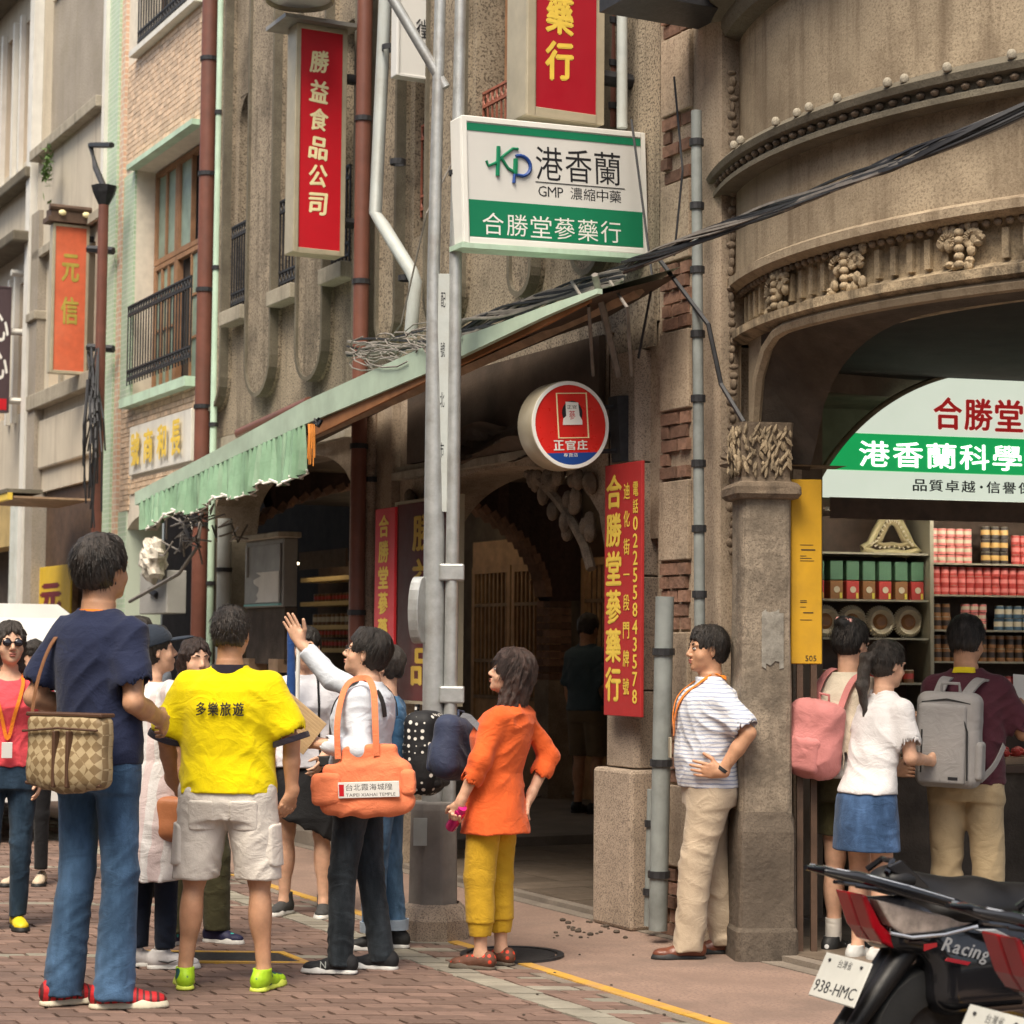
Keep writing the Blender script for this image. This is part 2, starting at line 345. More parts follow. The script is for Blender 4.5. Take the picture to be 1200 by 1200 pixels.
for (Y, base, p0, p1, pale) in cells:
    z = random.uniform(-.004, .003)
    if n_ind < 290 and 7.3 < Y < 9.6 and abs(p1-p0-BW) < 1e-6:
        link('paver', pm2 if pale else pm, pv, Matrix.Translation(base + E1*p0 + Vector((0, 0, z)))); n_ind += 1
    else: far[1 if pale else 0].add([Vector(v) + base + Vector((0, 0, z)) for v in paver_verts(p0, p1)], PF)
far[0].build('pavers', K['paver'], pv, kind='stuff'); far[1].build('pale_pavers', K['paver_pale'], pv, kind='stuff')
# pink aggregate strip, concrete apron, yellow line, arcade floor
def strip(name, v0, v1, u0, u1, z, m, **kw): return box((u0, v0, z - .028), (u1, v1, z), name, m, None, MF, **kw)
APV = (MFi @ ground(900, 1130)).y
strip('pavement_pink', YV + .035, APV, -30, 12, 0.0, K['pink'], kind='structure')
yl = MB()
u = -3.2
while u < 6: L_ = random.uniform(.5, 1.1); yl.box((u, YV - .035 + random.uniform(-.004, .004), -.02), (u + L_ - .004, YV + .033, .003)); u += L_
yl.build('yellow_line', K['yellow_line'], None, MF, label='worn yellow painted line running along the edge of the pink pavement', cat='road marking')
strip('pavement_gutter', YV - .1, YV - .037, -30, 12, -.002, K['concrete'], kind='structure')
strip('pavement_apron', APV + .004, .02, -30, 12, .004, K['concrete'], kind='structure')
fl = MB()
for a, b, z in ((-3.9, 12, .03), (-7.4, -3.9, .1), (-30, -7.4, .12)): fl.box((a + .004, .024, -.02), (b, 6.5, z))
fl.build('arcade_floor', K['concrete'], None, MF, kind='structure')
tl = MB()
for i in range(22):
    for j in range(8):
        a = -3.8 + i * .33 - 3.6 * 0; 
        tl.box((-3.85 + i*.3, .1 + j*.42, .0), (-3.85 + i*.3 + .293, .1 + j*.42 + .413, .033 + random.uniform(0, .002)))
tl.build('arcade_floor_tiles', mat('arcade_tile', (.16,.125,.095), .45, .2, 4, isl=.18, dirt=.4, bump=.1), None, MF, kind='stuff', label='grey brown square floor tiles in the arcade', cat='floor tiles')
# yellow-framed manhole (between the legs of the man in yellow) and the round dark manhole by the pole
g = ground(262, 1122)
yf = thing('utility_cover', 'dark square utility cover set in a yellow painted frame behind the cargo shorts man', 'manhole cover', Matrix.Translation(g))
mb = MB()
for (a, b, c_, d) in ((-.36,-.18,.36,-.14), (-.36,.14,.36,.18), (-.36,-.14,-.32,.14), (.32,-.14,.36,.14)): mb.box((a, b, -.01), (c_, d, .006))
SK = Matrix(((1, -.5, 0, 0), (0, 1, 0, 0), (0, 0, 1, 0), (0, 0, 0, 1)))
for mm in (mb,): mm.v = [tuple(SK @ Vector(p)) for p in mm.v]
mb.build('painted_frame', K['yellow_line'], yf)
mb = MB().box((-.31, -.135, -.01), (.31, .135, .004)); mb.v = [tuple(SK @ Vector(p)) for p in mb.v]; mb.build('plate', K['iron'], yf)
g = ground(600, 1120)
mh = thing('manhole_cover', 'round black iron manhole cover in the pavement behind the woman in orange', 'manhole cover', Matrix.Translation(g + Vector((0,0,.004))))
MB().lathe([(.0,.0),(.21,.0),(.21,.006),(.0,.006)], 32).build('lid', K['iron'], mh)
MB().lathe([(.225,-.005),(.225,.009),(.255,.009),(.255,-.005)], 32).build('rim', K['iron'], mh)
# ================================================================ FACADE HELPERS
def holed_wall(mb, u0, u1, z0, z1, holes, v0, v1):
    us = sorted({u0, u1, *[h[0] for h in holes], *[h[1] for h in holes]}); zs = sorted({z0, z1, *[h[2] for h in holes], *[h[3] for h in holes]})
    solid = lambda a, b: not any(h[0] - 1e-6 <= a <= h[1] + 1e-6 and h[2] - 1e-6 <= b <= h[3] + 1e-6 for h in holes)
    g = {}
    for i in range(len(us)-1):
        for j in range(len(zs)-1): g[i, j] = solid((us[i]+us[i+1])/2, (zs[j]+zs[j+1])/2)
    for (i, j), s in g.items():
        if not s: continue
        a, b, c, d = us[i], us[i+1], zs[j], zs[j+1]
        mb.add([(a,v0,c),(b,v0,c),(b,v0,d),(a,v0,d)], [(0,1,2,3)]); mb.add([(a,v1,c),(b,v1,c),(b,v1,d),(a,v1,d)], [(3,2,1,0)])
        if not g.get((i-1, j)): mb.add([(a,v0,c),(a,v1,c),(a,v1,d),(a,v0,d)], [(0,1,2,3)])
        if not g.get((i+1, j)): mb.add([(b,v0,c),(b,v1,c),(b,v1,d),(b,v0,d)], [(0,1,2,3)])
        if not g.get((i, j-1)): mb.add([(a,v0,c),(b,v0,c),(b,v1,c),(a,v1,c)], [(0,1,2,3)])
        if not g.get((i, j+1)): mb.add([(a,v0,d),(b,v0,d),(b,v1,d),(a,v1,d)], [(0,1,2,3)])
def arch_wall(mb, u0, u1, f, ztop, v0, v1, n=28):
    us = [u0 + (u1-u0)*i/n for i in range(n+1)]
    for i in range(n):
        a, b = us[i], us[i+1]; fa, fb = f(a), f(b)
        mb.add([(a,v0,fa),(b,v0,fb),(b,v0,ztop),(a,v0,ztop)], [(0,1,2,3)]); mb.add([(a,v1,fa),(b,v1,fb),(b,v1,ztop),(a,v1,ztop)], [(3,2,1,0)])
        mb.add([(a,v0,fa),(b,v0,fb),(b,v1,fb),(a,v1,fa)], [(3,2,1,0)])
    mb.add([(u0,v0,ztop),(u1,v0,ztop),(u1,v1,ztop),(u0,v1,ztop)], [(0,1,2,3)])
def railing(mb, u0, u1, z0, z1, v, sp=.07, scroll=True, r=.008):
    for z in (z0, z0 + .09, z1 - .09, z1): mb.box((u0, v - .01, z - .008), (u1, v + .01, z + .008))
    n = max(2, int((u1 - u0) / sp))
    for i in range(n + 1):
        u = u0 + (u1 - u0) * i / n
        mb.box((u - r*.7, v - r*.7, z0 - .05), (u + r*.7, v + r*.7, z1))
        if scroll and i < n:
            c = u + (u1 - u0) / n / 2
            for zc in (z0 + .045, z1 - .045):
                mb.tube([(c + .028*math.cos(t), v, zc + .036*math.sin(t)) for t in [k*math.pi/3 for k in range(7)]], .006, 4, False)
def casement(parent, u0, u1, z0, z1, v, wood, glass, cols=2, rows=3, open_col=None, fr=.045, name='window'):
    w_ = MB()
    w_.box((u0, v, z0), (u0+fr, v+.06, z1)); w_.box((u1-fr, v, z0), (u1, v+.06, z1)); w_.box((u0+fr, v, z0), (u1-fr, v+.06, z0+fr)); w_.box((u0+fr, v, z1-fr), (u1-fr, v+.06, z1))
    win = w_.build(name, wood, parent)
    cw = (u1-u0-2*fr)/cols; rh = (z1-z0-2*fr)/rows; s = .022
    for i in range(cols):
        a = u0+fr+cw*i+.002; b = a+cw-.004
        if open_col == i:
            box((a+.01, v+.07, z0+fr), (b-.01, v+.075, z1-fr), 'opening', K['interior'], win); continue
        m_ = MB()
        m_.box((a, v+.005, z0+fr), (a+s, v+.05, z1-fr)); m_.box((b-s, v+.005, z0+fr), (b, v+.05, z1-fr))
        for j in range(rows+1):
            z = z0+fr+rh*j; m_.box((a+s, v+.008, max(z0+fr, z-s/2)), (b-s, v+.045, min(z1-fr, z+s/2)))
        m_.build('sash', wood, win)
        for j in range(rows): box((a+s, v+.025, z0+fr+rh*j+s/2), (b-s, v+.03, z0+fr+rh*(j+1)-s/2), 'pane', glass, win)
    return win
def basket(uc, hw, zs, zt, p=2.6):
    return lambda u: zs + (zt - zs) * max(0.0, 1 - abs((u - uc) / hw) ** p) ** (1 / p)
# ================================================================ HOUSE A: granite-wash shophouse, u -7.42 .. .86
HA = thing('stone_shophouse', 'brown wash-stone shophouse with rounded pilasters and iron balconies behind the green awning', 'building', MF)
zSIL = 4.30
winsA = [(-6.62,-6.18,'b'), (-5.47,-5.03,'b'), (-4.36,-4.0,'b'), (-2.98,-2.66,'r'), (-2.02,-1.42,'r'), (-1.0,-.62,'r')]
ZT = 6.1
holes = [(a, b, zSIL, 6.15 if k == 'b' else 6.6) for a, b, k in winsA]
mb = MB(); holed_wall(mb, -7.42, .28, 3.28, 8.2, holes, 0, .32)
mb.build('wall', K['granite'], HA)
low = MB()
f1 = basket(-5.55, 1.62, 2.3, 2.98, 3); f2 = basket(-1.72, 1.45, 1.95, 2.62, 2.4)
arch_wall(low, -7.17, -3.93, lambda u: min(3.2, f1(u)), 3.27, .0, .4); arch_wall(low, -3.17, -.27, f2, 3.27, .004, .4)
low.box((-7.42, .01, .0), (-7.172, .4, 3.27)); low.box((.262, .01, 0), (.28, .4, 3.27)); low.box((-.268, .02, 2.1), (.26, .42, 3.27))
low.build('arcade_wall', K['granite_light'], HA)
# moulding over the openings
mb = MB()
for (a, b, z) in ((-7.1, -4.0, 3.02), (-3.15, -.3, 2.64)): mb.box((a, -.07, z), (b, -.002, z+.05)); mb.box((a, -.04, z+.05), (b, -.002, z+.09))
mb.build('moulding', K['sill'], HA)
box((-2.95, -.045, 2.74), (-.3, -.003, 3.27), 'under_awning_board', K['awning_dark'], HA)  # dark board added over the wall; its colour stands for the awning's shade
box((-7.0, -.02, 3.11), (-4.0, -.003, 3.27), 'under_awning_board', K['sill'], HA)
# ornate plaster brackets inside the right-hand arch
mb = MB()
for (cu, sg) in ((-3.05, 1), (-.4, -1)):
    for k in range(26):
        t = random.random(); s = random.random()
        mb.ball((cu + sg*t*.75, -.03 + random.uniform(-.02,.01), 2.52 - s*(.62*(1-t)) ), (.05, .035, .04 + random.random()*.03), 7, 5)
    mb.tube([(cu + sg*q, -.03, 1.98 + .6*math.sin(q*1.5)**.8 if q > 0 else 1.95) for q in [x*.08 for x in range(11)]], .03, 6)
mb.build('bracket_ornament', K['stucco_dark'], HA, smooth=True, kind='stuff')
# window surround, sills, shutters, railings
for (a, b, k) in winsA:
    top = 6.15 if k == 'b' else 6.6
    rec = MB()                                     # arched head
    n = 12; c = (a+b)/2; hw = (b-a)/2
    ztop = top
    for i in range(n):
        t0 = math.pi*i/n; t1 = math.pi*(i+1)/n; p = lambda t: (c - hw*math.cos(t), top - hw + hw*math.sin(t))
        (xa, za), (xb, zb) = p(t0), p(t1)
        rec.add([(xa, .004, za), (xb, .004, zb), (xb, .004, top), (xa, .004, top)], [(0,1,2,3)]); rec.add([(xa,.004,za),(xb,.004,zb),(xb,.3,zb),(xa,.3,za)], [(3,2,1,0)])
    rec.build('window_head', K['granite'], HA)
    w_ = casement(HA, a+.01, b-.01, zSIL, top-.02, .2, K['wood_dark'] if k == 'b' else K['wood'], K['glass_dark'], 2 if b-a > .3 else 1, 4)
    if k == 'b': box((a-.05, -.14, zSIL-.12), (b+.04, -.003, zSIL), 'window_sill', K['sill'], HA, bevel=.008)
    mb = MB(); railing(mb, a+.01, b-.01, zSIL+.06 if k == 'b' else 4.5, (zSIL+.72) if k == 'b' else 5.08, -.05 if k == 'b' else .05, .06)
    mb.build('railing', K['iron'] if k == 'b' else K['iron_red'], HA)
# rounded pilaster tongues
tong = [(-7.25,-6.72,3.50), (-6.13,-5.52,3.50), (-4.98,-4.41,3.50), (-3.84,-3.55,3.6), (-3.42,-3.06,3.6), (-2.6,-2.08,3.58), (-1.36,-1.04,3.62), (-.56,-.2,3.62)]
for (a, b, zb) in tong:
    w2 = (b-a)/2; c = (a+b)/2; d = .08
    out = lambda e: [(a-e, 8.0)] + [(c - (w2+e)*math.cos(t), zb + w2 - (w2+e)*math.sin(t)) for t in [math.pi*i/10 for i in range(11)]] + [(b+e, 8.0)]
    MB().prism(out(0), -d, -.001).build('pilaster', K['granite'], HA, smooth=False)
    o1, o0 = out(.001), out(-.034); m_ = MB(); n = len(o1)
    for i in range(n-1):
        p, q, r_, s_ = o1[i], o1[i+1], o0[i+1], o0[i]
        m_.add([(p[0],-d-.022,p[1]),(q[0],-d-.022,q[1]),(r_[0],-d-.022,r_[1]),(s_[0],-d-.022,s_[1]),(p[0],-d+.05,p[1]),(q[0],-d+.05,q[1]),(r_[0],-d,r_[1]),(s_[0],-d,s_[1])], [(0,1,2,3),(0,4,5,1),(3,2,6,7)])
    m_.build('moulding', K['moulding'], HA)
# front granite column with its base and joints, at u 0
cl = MB()
def oct_prof(w, ch): return [(-w+ch,-w),(w-ch,-w),(w,-w+ch),(w,w-ch),(w-ch,w),(-w+ch,w),(-w,w-ch),(-w,-w+ch)]
z = .86
for k, hgt in enumerate((.42, .62, .62, .62)):
    pts = oct_prof(.165 if k else .17, .03)
    z1 = z + hgt - .008; mcol = MB()
    mcol.add([(x, y+.1, z) for x, y in pts] + [(x, y+.1, z1) for x, y in pts], [tuple(range(8))[::-1], tuple(range(8, 16))] + [(i, (i+1)%8, (i+1)%8+8, i+8) for i in range(8)])
    mcol.build('column_block', K['stone_post'], HA, bevel=.006); z += hgt
box((-.21, -.12, .0), (.21, .32, .852), 'column_base', K['stone_post'], HA, bevel=.02)
box((-.17, -.02, 3.14), (.26, -.002, 3.6), 'column_cap', K['granite'], HA)
# left pillar of the right-hand opening (u -3.9..-3.2)
box((-3.92, -.06, 0), (-3.18, .42, 3.268), 'pillar', K['granite_light'], HA, bevel=.01)
box((-7.41, -.05, 0), (-7.18, .0, 3.26), 'pillar', K['granite_light'], HA, bevel=.01)
box((-7.1, -.045, .0), (-6.62, .38, 2.38), 'pillar', K['moulding'], HA, bevel=.01)
# pier with brick and render panels by the tower, u .3 .. .86
pr = box((.29, .0, 0), (.9, .5, 8), 'pier', K['granite_light'], HA)
zz = 0.0; k = 0
while zz < 7:
    hgt = .36 if k % 2 == 0 else .44
    if k % 2 == 0:
        nr = 5; rh = hgt / nr
        for r_ in range(nr):
            uu = .34 - (.09 if r_ % 2 else 0)
            while uu < .62:
                a = max(uu, .34); b = min(uu + .17, .62)
                if b - a > .03:
                    dd = random.uniform(.008, .035)
                    if random.random() < .93: box((a+.006, -dd, zz + rh*r_ + .006), (b-.006, .02, zz + rh*(r_+1) - .006), 'brick', K['brick'], pr)
                uu += .18
    else:
        box((.335, -.03, zz+.01), (.625, .0, zz+hgt-.01), 'render_panel', K['granite_light'], pr, bevel=.006)
    zz += hgt; k += 1
# interior of the arcade: back wall, ceiling, crosswise arch
box((-7.4, 3.75, 0), (-.6, 3.95, 3.1), 'back_wall', K['arcade'], HA)
box((-.59, 3.2, 0), (6.8, 3.4, 3.1), 'side_wall', K['interior'], HA) if False else None
box((-7.4, .41, 3.05), (-.3, 3.95, 3.2), 'ceiling', K['arcade'], HA)
fx = lambda v: 3.04 if v < .55 else 1.95 + 1.02 * max(0, 1 - abs((v - 1.75) / 1.62) ** 2.0) ** .5
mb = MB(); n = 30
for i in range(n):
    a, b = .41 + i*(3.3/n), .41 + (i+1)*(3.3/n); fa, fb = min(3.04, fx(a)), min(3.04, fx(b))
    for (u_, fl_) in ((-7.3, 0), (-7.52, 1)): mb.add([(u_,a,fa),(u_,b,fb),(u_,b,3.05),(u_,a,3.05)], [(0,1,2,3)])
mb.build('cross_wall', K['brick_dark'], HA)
vs_ = MB()
for i in range(1, 40):                                  # brick voussoirs along the intrados
    t0 = math.pi * i / 40; v_ = 1.75 + 1.62*math.cos(t0); z_ = 1.95 + 1.02*math.sin(t0)
    T = Matrix.Translation((0, v_, z_)) @ Matrix.Rotation(math.atan2(1.02*math.sin(t0), 1.62*math.cos(t0)), 4, 'X')
    vs_.box((-7.53, -.035 + random.uniform(0,.01), -.045), (-7.29, .035, .045), M=T)
vs_.build('arch_bricks', K['brick'], HA)
jb = box((-7.55, 3.36, 0), (-7.27, 3.62, 1.2), 'jamb', K['stone_post'], HA)
for j in range(11):
    for q in range(2): box((-7.54 + q*.135 + (0 if j % 2 else .0), 3.37, 1.205 + j*.068), (-7.41 + q*.135, 3.6, 1.265 + j*.068), 'brick', K['brick'], jb)
# lattice doors: a helper used for both doors behind the arcade
def lattice_door(u0, u1, v, z0, z1, parent):
    d = MB(); d.box((u0, v, z0), (u0+.07, v+.06, z1)); d.box((u1-.07, v, z0), (u1, v+.06, z1)); d.box((u0+.07, v, z1-.07), (u1-.07, v+.06, z1)); d.box((u0+.07, v, z0), (u1-.07, v+.06, z0+.1))
    door = d.build('lattice_door', K['door_wood'], parent)
    zm = z0 + .85
    box((u0+.07, v+.01, z0+.1), (u1-.07, v+.04, zm), 'panel', K['door_wood'], door)
    nb = max(3, int((u1-u0-.14)/.085))
    for i in range(nb):
        c = u0 + .07 + (u1-u0-.14)*(i+.5)/nb
        box((c-.012, v+.012, zm+.04), (c+.012, v+.04, z1-.07), 'slat', K['door_wood'], door)
    for z in (zm, zm+.38, z1-.42): box((u0+.07, v+.002, z), (u1-.07, v+.0115, z+.035), 'rail', K['wood_pale'], door)
    return door
# ================================================================ HOUSE B: green and peach tiled house, u -10.5 .. -7.45
HB = thing('tiled_house', 'house faced with peach brick tiles and pale green mosaic strips between two iron-grey shophouses', 'building', MF)
mb = MB(); holed_wall(mb, -10.0, -7.45, 3.0, 9.2, [(-9.62, -7.64, 3.88, 6.14), (-9.62, -7.6, 7.32, 9.19)], 0, .3); mb.build('wall', K['peach_grout'], HB)
box((-10.5, -.06, 0), (-10.14, .3, 9.2), 'mosaic_strip', K['green_tile'], HB); box((-10.6, -.1, 0), (-10.502, .3, 9.2), 'edge_trim', K['white_paint'], HB)
box((-10.138, -.035, 0), (-10.002, .3, 9.2), 'tile_strip', mat('peach_tile_plain', (.60,.37,.25), .5, .12, 12, hook=tile_hook(.12,.06,(.66,.58,.47),.14,.5), bump=.1), HB)
box((-10.0, -.02, 3.85), (-9.622, .28, 6.14), 'mosaic_reveal', K['green_tile'], HB)
tiles = MB(); TW, TH = .105, .052                       # individual facing bricks
tiles_n = 0; tp = []
def facing(u0, u1, z0, z1):
    j = 0; z = z0
    while z < z1 - .01:
        u_ = u0 - (TW/2 if j % 2 else 0)
        while u_ < u1 - .01:
            a, b = max(u_, u0) + .004, min(u_ + TW, u1) - .004
            if b - a > .02: tp.append((a, b, z + .004, min(z + TH, z1) - .004))
            u_ += TW
        z += TH; j += 1
facing(-9.97, -7.62, 6.2, 7.26); facing(-9.97, -7.62, 3.56, 3.8); facing(-9.97, -9.64, 2.8, 3.56); facing(-9.6, -7.62, 2.95, 3.1)
for i, (a, b, c, d) in enumerate(tp): tiles.box((a, -.012 - random.uniform(0, .004), c), (b, .0, d))
tiles.build('facing_tiles', K['peach'], HB, kind='stuff')
box((-9.66, -.1, 6.141), (-7.62, .25, 6.19), 'lintel', K['green_trim'], HB); box((-9.66, -.1, 7.262), (-7.62, .25, 7.318), 'sill_band', K['white_paint'], HB)
box((-9.68, -.12, 3.79), (-7.62, .2, 3.878), 'sill_band', K['green_trim'], HB); box((-7.61, -.02, 0), (-7.45, .3, 9.2), 'mosaic_edge', K['green_tile'], HB) 
casement(HB, -9.6, -8.9, 5.2, 6.12, .18, K['wood'], K['glass_green'], 2, 1); casement(HB, -8.89, -7.66, 5.2, 6.12, .18, K['wood'], K['glass_green'], 3, 1, 1)
casement(HB, -9.6, -8.9, 3.9, 5.19, .18, K['wood'], K['glass_green'], 3, 4); casement(HB, -8.89, -7.66, 3.9, 5.19, .18, K['wood'], K['glass_green'], 3, 3, 0)
casement(HB, -9.6, -7.62, 7.4, 9.1, .2, K['wood_dark'], K['glass_dark'], 4, 3)
mb = MB(); railing(mb, -9.62, -7.66, 4.06, 4.78, -.06, .085); mb.build('balcony_railing', K['iron'], HB)
mb = MB(); railing(mb, -9.62, -7.66, 7.42, 8.1, -.02, .085); mb.build('balcony_railing', K['iron'], HB)
sb = MB().box((-9.56, -.04, 3.13), (-7.66, -.002, 3.6)).build('name_board', K['white_paint'], HB, bevel=.006)
lettering('gold_characters', '號商和長', -9.42, 3.2, -7.74, 3.53, K['gold'], sb, y=-.07, bold=.05, gap=.3)
mb = MB(); arch_wall(mb, -9.9, -7.6, basket(-8.75, 1.1, 2.3, 2.75, 3), 3.0, .0, .3); mb.build('arcade_wall', K['peach_grout'], HB)
box((-10.0, -.01, 0), (-9.7, .35, 2.8), 'pillar', K['green_tile'], HB)
box((-10.5, 3.95, 0), (-7.54, 4.1, 3.1), 'back_wall', K['arcade'], HB); box((-10.5, .31, 2.99), (-7.56, 4, 3.1), 'ceiling', K['arcade'], HB)
dB = lattice_door(-9.95, -9.05, 3.85, .12, 2.35, HB); dB2 = lattice_door(-9.02, -8.05, 3.85, .12, 2.35, HB); box((-9.95, 3.86, 2.352), (-8.0, 3.9, 2.62), 'transom', K['door_wood'], HB)
dA = lattice_door(-7.2, -6.3, 3.66, .1, 2.35, HA); dA2 = lattice_door(-6.25, -5.3, 3.66, .1, 2.35, HA); box((-7.2, 3.67, 2.352), (-5.3, 3.7, 2.6), 'transom', K['wood_dark'], HA)
for dr, cs in ((dB, (K['sign_orange'],)), (dA, (K['sign_orange'],))):      # red couplets seen behind the bars
    bb = [v for v in dr.data.vertices]; u0 = min(v.co.x for v in bb)
    pass
# ================================================================ HOUSE C and D at the far left
HC = thing('grey_shophouse', 'grey cement shophouse with a blank upper wall between the tiled house and the cream house', 'building', MF)
mb = MB(); holed_wall(mb, -13.4, -10.62, 3.2, 5.9, [(-12.9,-12.35,4.3,5.7),(-12.2,-11.65,4.3,5.7),(-11.5,-10.95,4.3,5.7)], 0, .3); mb.build('wall', K['cream'], HC)
box((-13.4, -.05, 5.9), (-10.62, .3, 7.0), 'parapet', K['cream'], HC); box((-13.4, -.16, 7.0), (-10.62, .34, 7.12), 'coping', K['sill'], HC, bevel=.01)
box((-13.6, .1, 7.13), (-10.62, .29, 12), 'upper_wall', K['grey_wall'], HC); box((-13.4, .07, 8.9), (-10.62, .099, 8.94), 'moulding', K['cream'], HC)
box((-13.4, -.1, 5.86), (-10.62, -.051, 5.95), 'moulding', K['sill'], HC)
for (a, b) in ((-12.9,-12.35),(-12.2,-11.65),(-11.5,-10.95)):
    box((a+.01, .15, 4.31), (b-.01, .18, 5.69), 'shutter', K['wood_pale'], HC)
    box((b+.02, -.04, 4.25), (b+.1, -.002, 5.75), 'window_pilaster', K['sill'], HC)
box((-13.4, -.13, 4.13), (-10.7, -.002, 4.3), 'sill_band', K['sill'], HC, bevel=.01)
box((-13.2, -.05, 3.45), (-10.9, -.002, 4.0), 'apron_panel', K['cream'], HC, bevel=.02)
box((-13.45, -.1, 0), (-13.1, .4, 6.4), 'pillar', K['grey_wall'], HC); box((-13.47, -.14, 5.15), (-13.08, .4, 5.25), 'pillar_ring', K['sill'], HC, bevel=.01)
box((-13.05, .05, 2.35), (-10.62, .3, 3.19), 'shop_fascia', K['wood_dark'], HC)
box((-13.05, .4, 0), (-10.62, .45, 2.34), 'shopfront', K['dark_stone'], HC)
box((-13.0, .3, 0), (-12.94, .4, 2.34), 'door_post', K['wood_pale'], HC)
HD = thing('cream_shophouse', 'cream shophouse with green-grey cornices and orange shutters at the left end of the row', 'building', MF)
mb = MB(); holed_wall(mb, -22, -13.47, 3.3, 12, [(-14.35,-13.9,4.2,5.75),(-15.3,-14.75,4.2,5.75),(-14.35,-13.85,7.2,8.9),(-15.3,-14.8,7.2,8.9),(-16.4,-15.8,7.2,8.9),(-14.35,-13.85,10,11.6),(-15.3,-14.8,10,11.6)], 0, .3); mb.build('wall', K['cream'], HD)
for z, d in ((6.1, .3), (6.85, .18), (9.3, .45), (9.7, .25)): box((-22, -d, z), (-13.5, -.002, z+.13), 'cornice', K['moulding'], HD, bevel=.02)
for (a, b, c, d) in ((-14.35,-13.9,4.2,5.75),(-15.3,-14.75,4.2,5.75),(-14.35,-13.85,7.2,8.9),(-15.3,-14.8,7.2,8.9),(-16.4,-15.8,7.2,8.9),(-14.35,-13.85,10,11.6),(-15.3,-14.8,10,11.6)):
    box((a+.01, .12, c+.01), (b-.01, .15, d-.01), 'shutter', K['shutter'], HD); 
    for q in (a-.09, b+.01): box((q, -.06, c-.1), (q+.08, -.002, d+.1), 'window_pilaster', K['white_paint'], HD)
box((-13.68, -.12, 0), (-13.48, -.003, 12), 'pilaster', K['white_paint'], HD)
box((-22, .3, 0), (-13.8, .4, 3.2), 'shopfront', K['dark_stone'], HD)
box((-22, -.02, 2.65), (-13.7, .29, 3.29), 'shop_fascia', mat('ochre_board', (.45,.33,.14), .7, .2, 4, bump=.1), HD)
for u_ in (-13.95, -13.72): MB().tube([(u_, -.1, 0), (u_, -.1, 3.2)], .045, 8).build('drainpipe', K['pipe_grey'], HD, smooth=True)
K['fill_tube'] = mat('arcade_fill_glow', (1,.80,.55), .4, .02, 3, bump=0, emis=9)
for (u_, w__) in ((-9.3, 'tiled house'), (-5.6, 'stone shophouse, left bay'), (-1.7, 'stone shophouse, right bay')):  # glowing tubes added as fill light for the dark arcade
    t_ = thing('fill_lamp', 'added fill-light tube under the arcade ceiling of the ' + w__, 'lamp', MF @ Matrix.Translation((u_, 2.6, 2.98))); MB().tube([(-.55,0,0),(.55,0,0)], .018, 8).build('tube', K['fill_tube'], t_); box((-.6,-.03,.02),(.6,.03,.05),'fitting',K['white'],t_)
# ================================================================ HOUSE behind: solid backs so that no sky shows through
bk = MB(); bk.box((-22, 4.2, 0), (-7.6, 4.4, 12)); bk.box((-7.5, 4.0, 3.2), (.2, 4.2, 8.2)); bk.box((-22, .6, 8.9), (-7.5, 4.2, 9.3) ); bk.box((-7.42, .33, 8.0), (.28, 4.1, 8.2))
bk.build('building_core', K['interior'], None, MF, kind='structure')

# ================================================================ the other side of the street, behind the photographer
op = MB(); rr = random.Random(4); u = -34.0
while u < 22:
    wd = rr.uniform(4, 5); hh = rr.uniform(8.0, 10.5); hl = [(u+.5+k*(wd-1)/3+.1, u+.5+(k+1)*(wd-1)/3-.1, a, a+1.7) for k in range(3) for a in (3.9, 6.6)] + [(u+.5, u+wd-.5, 0, 2.8)]
    holed_wall(op, u, u+wd, 0, hh, hl, -11.2, -11.6); op.box((u, -15, 0), (u+wd, -12.2, hh-.3)); op.box((u, -11.05, hh-.5), (u+wd, -11.199, hh-.3)); u += wd + .01
op.build('buildings_across_the_street', K['grey_wall'], None, MF, kind='structure')

db = MB(); rr = random.Random(8)
for k in range(70):
    c = ground(rr.gauss(690, 26), rr.uniform(1078, 1100)) if k < 34 else ground(rr.uniform(300, 1150), rr.uniform(1110, 1195)); r_ = rr.uniform(.006, .02) if k < 34 else rr.uniform(.003, .008); db.ball((c.x, c.y, r_*.4), (r_, r_*rr.uniform(.5,1), r_*.6), 6, 4)
db.build('scattered_grit', K['dark_stone'], None, kind='stuff', label='scattered grit and crumbs on the pavement by the granite column', cat='debris')
# ================================================================ CORNER TOWER
TC = Vector((3.86, 10.6, 0)); TR = 2.73
MT = Matrix.Translation(TC)
TW_ = thing('corner_tower', 'round corner building of stained render with beaded cornice and wide shop arch on the right', 'building', MT)
A0, A1 = R(168), R(350)                   # angles measured counter-clockwise from +X; the camera side is 270
def ringwall(prof, a0, a1, n, m, name, parent=TW_, smooth=True): return MB().lathe(prof, n, a0, a1).build(name, m, parent, smooth=smooth)
def sol(r0, r1, z0, z1): return [(r0, z0), (r1, z0), (r1, z1), (r0, z1), (r0, z0)]
ringwall([(TR-.4, 3.34), (TR+.0, 3.34), (TR+.035, 3.36), (TR+.035, 3.40), (TR+.0, 3.42), (TR, 3.86)], A0, A1, 64, K['stucco'], 'lower_band')
ringwall([(TR-.02, 3.84), (TR+.10, 3.845), (TR+.10, 3.87), (TR+.075, 3.885), (TR+.075, 3.915), (TR+.12, 3.925), (TR+.13, 3.955), (TR+.10, 3.985), (TR+.03, 4.0), (TR-.02, 4.03)], A0, A1, 72, K['moulding'], 'beaded_moulding')
ringwall([(TR-.03, 4.0), (TR-.03, 4.72)], A0, A1, 64, K['stucco'], 'parapet')
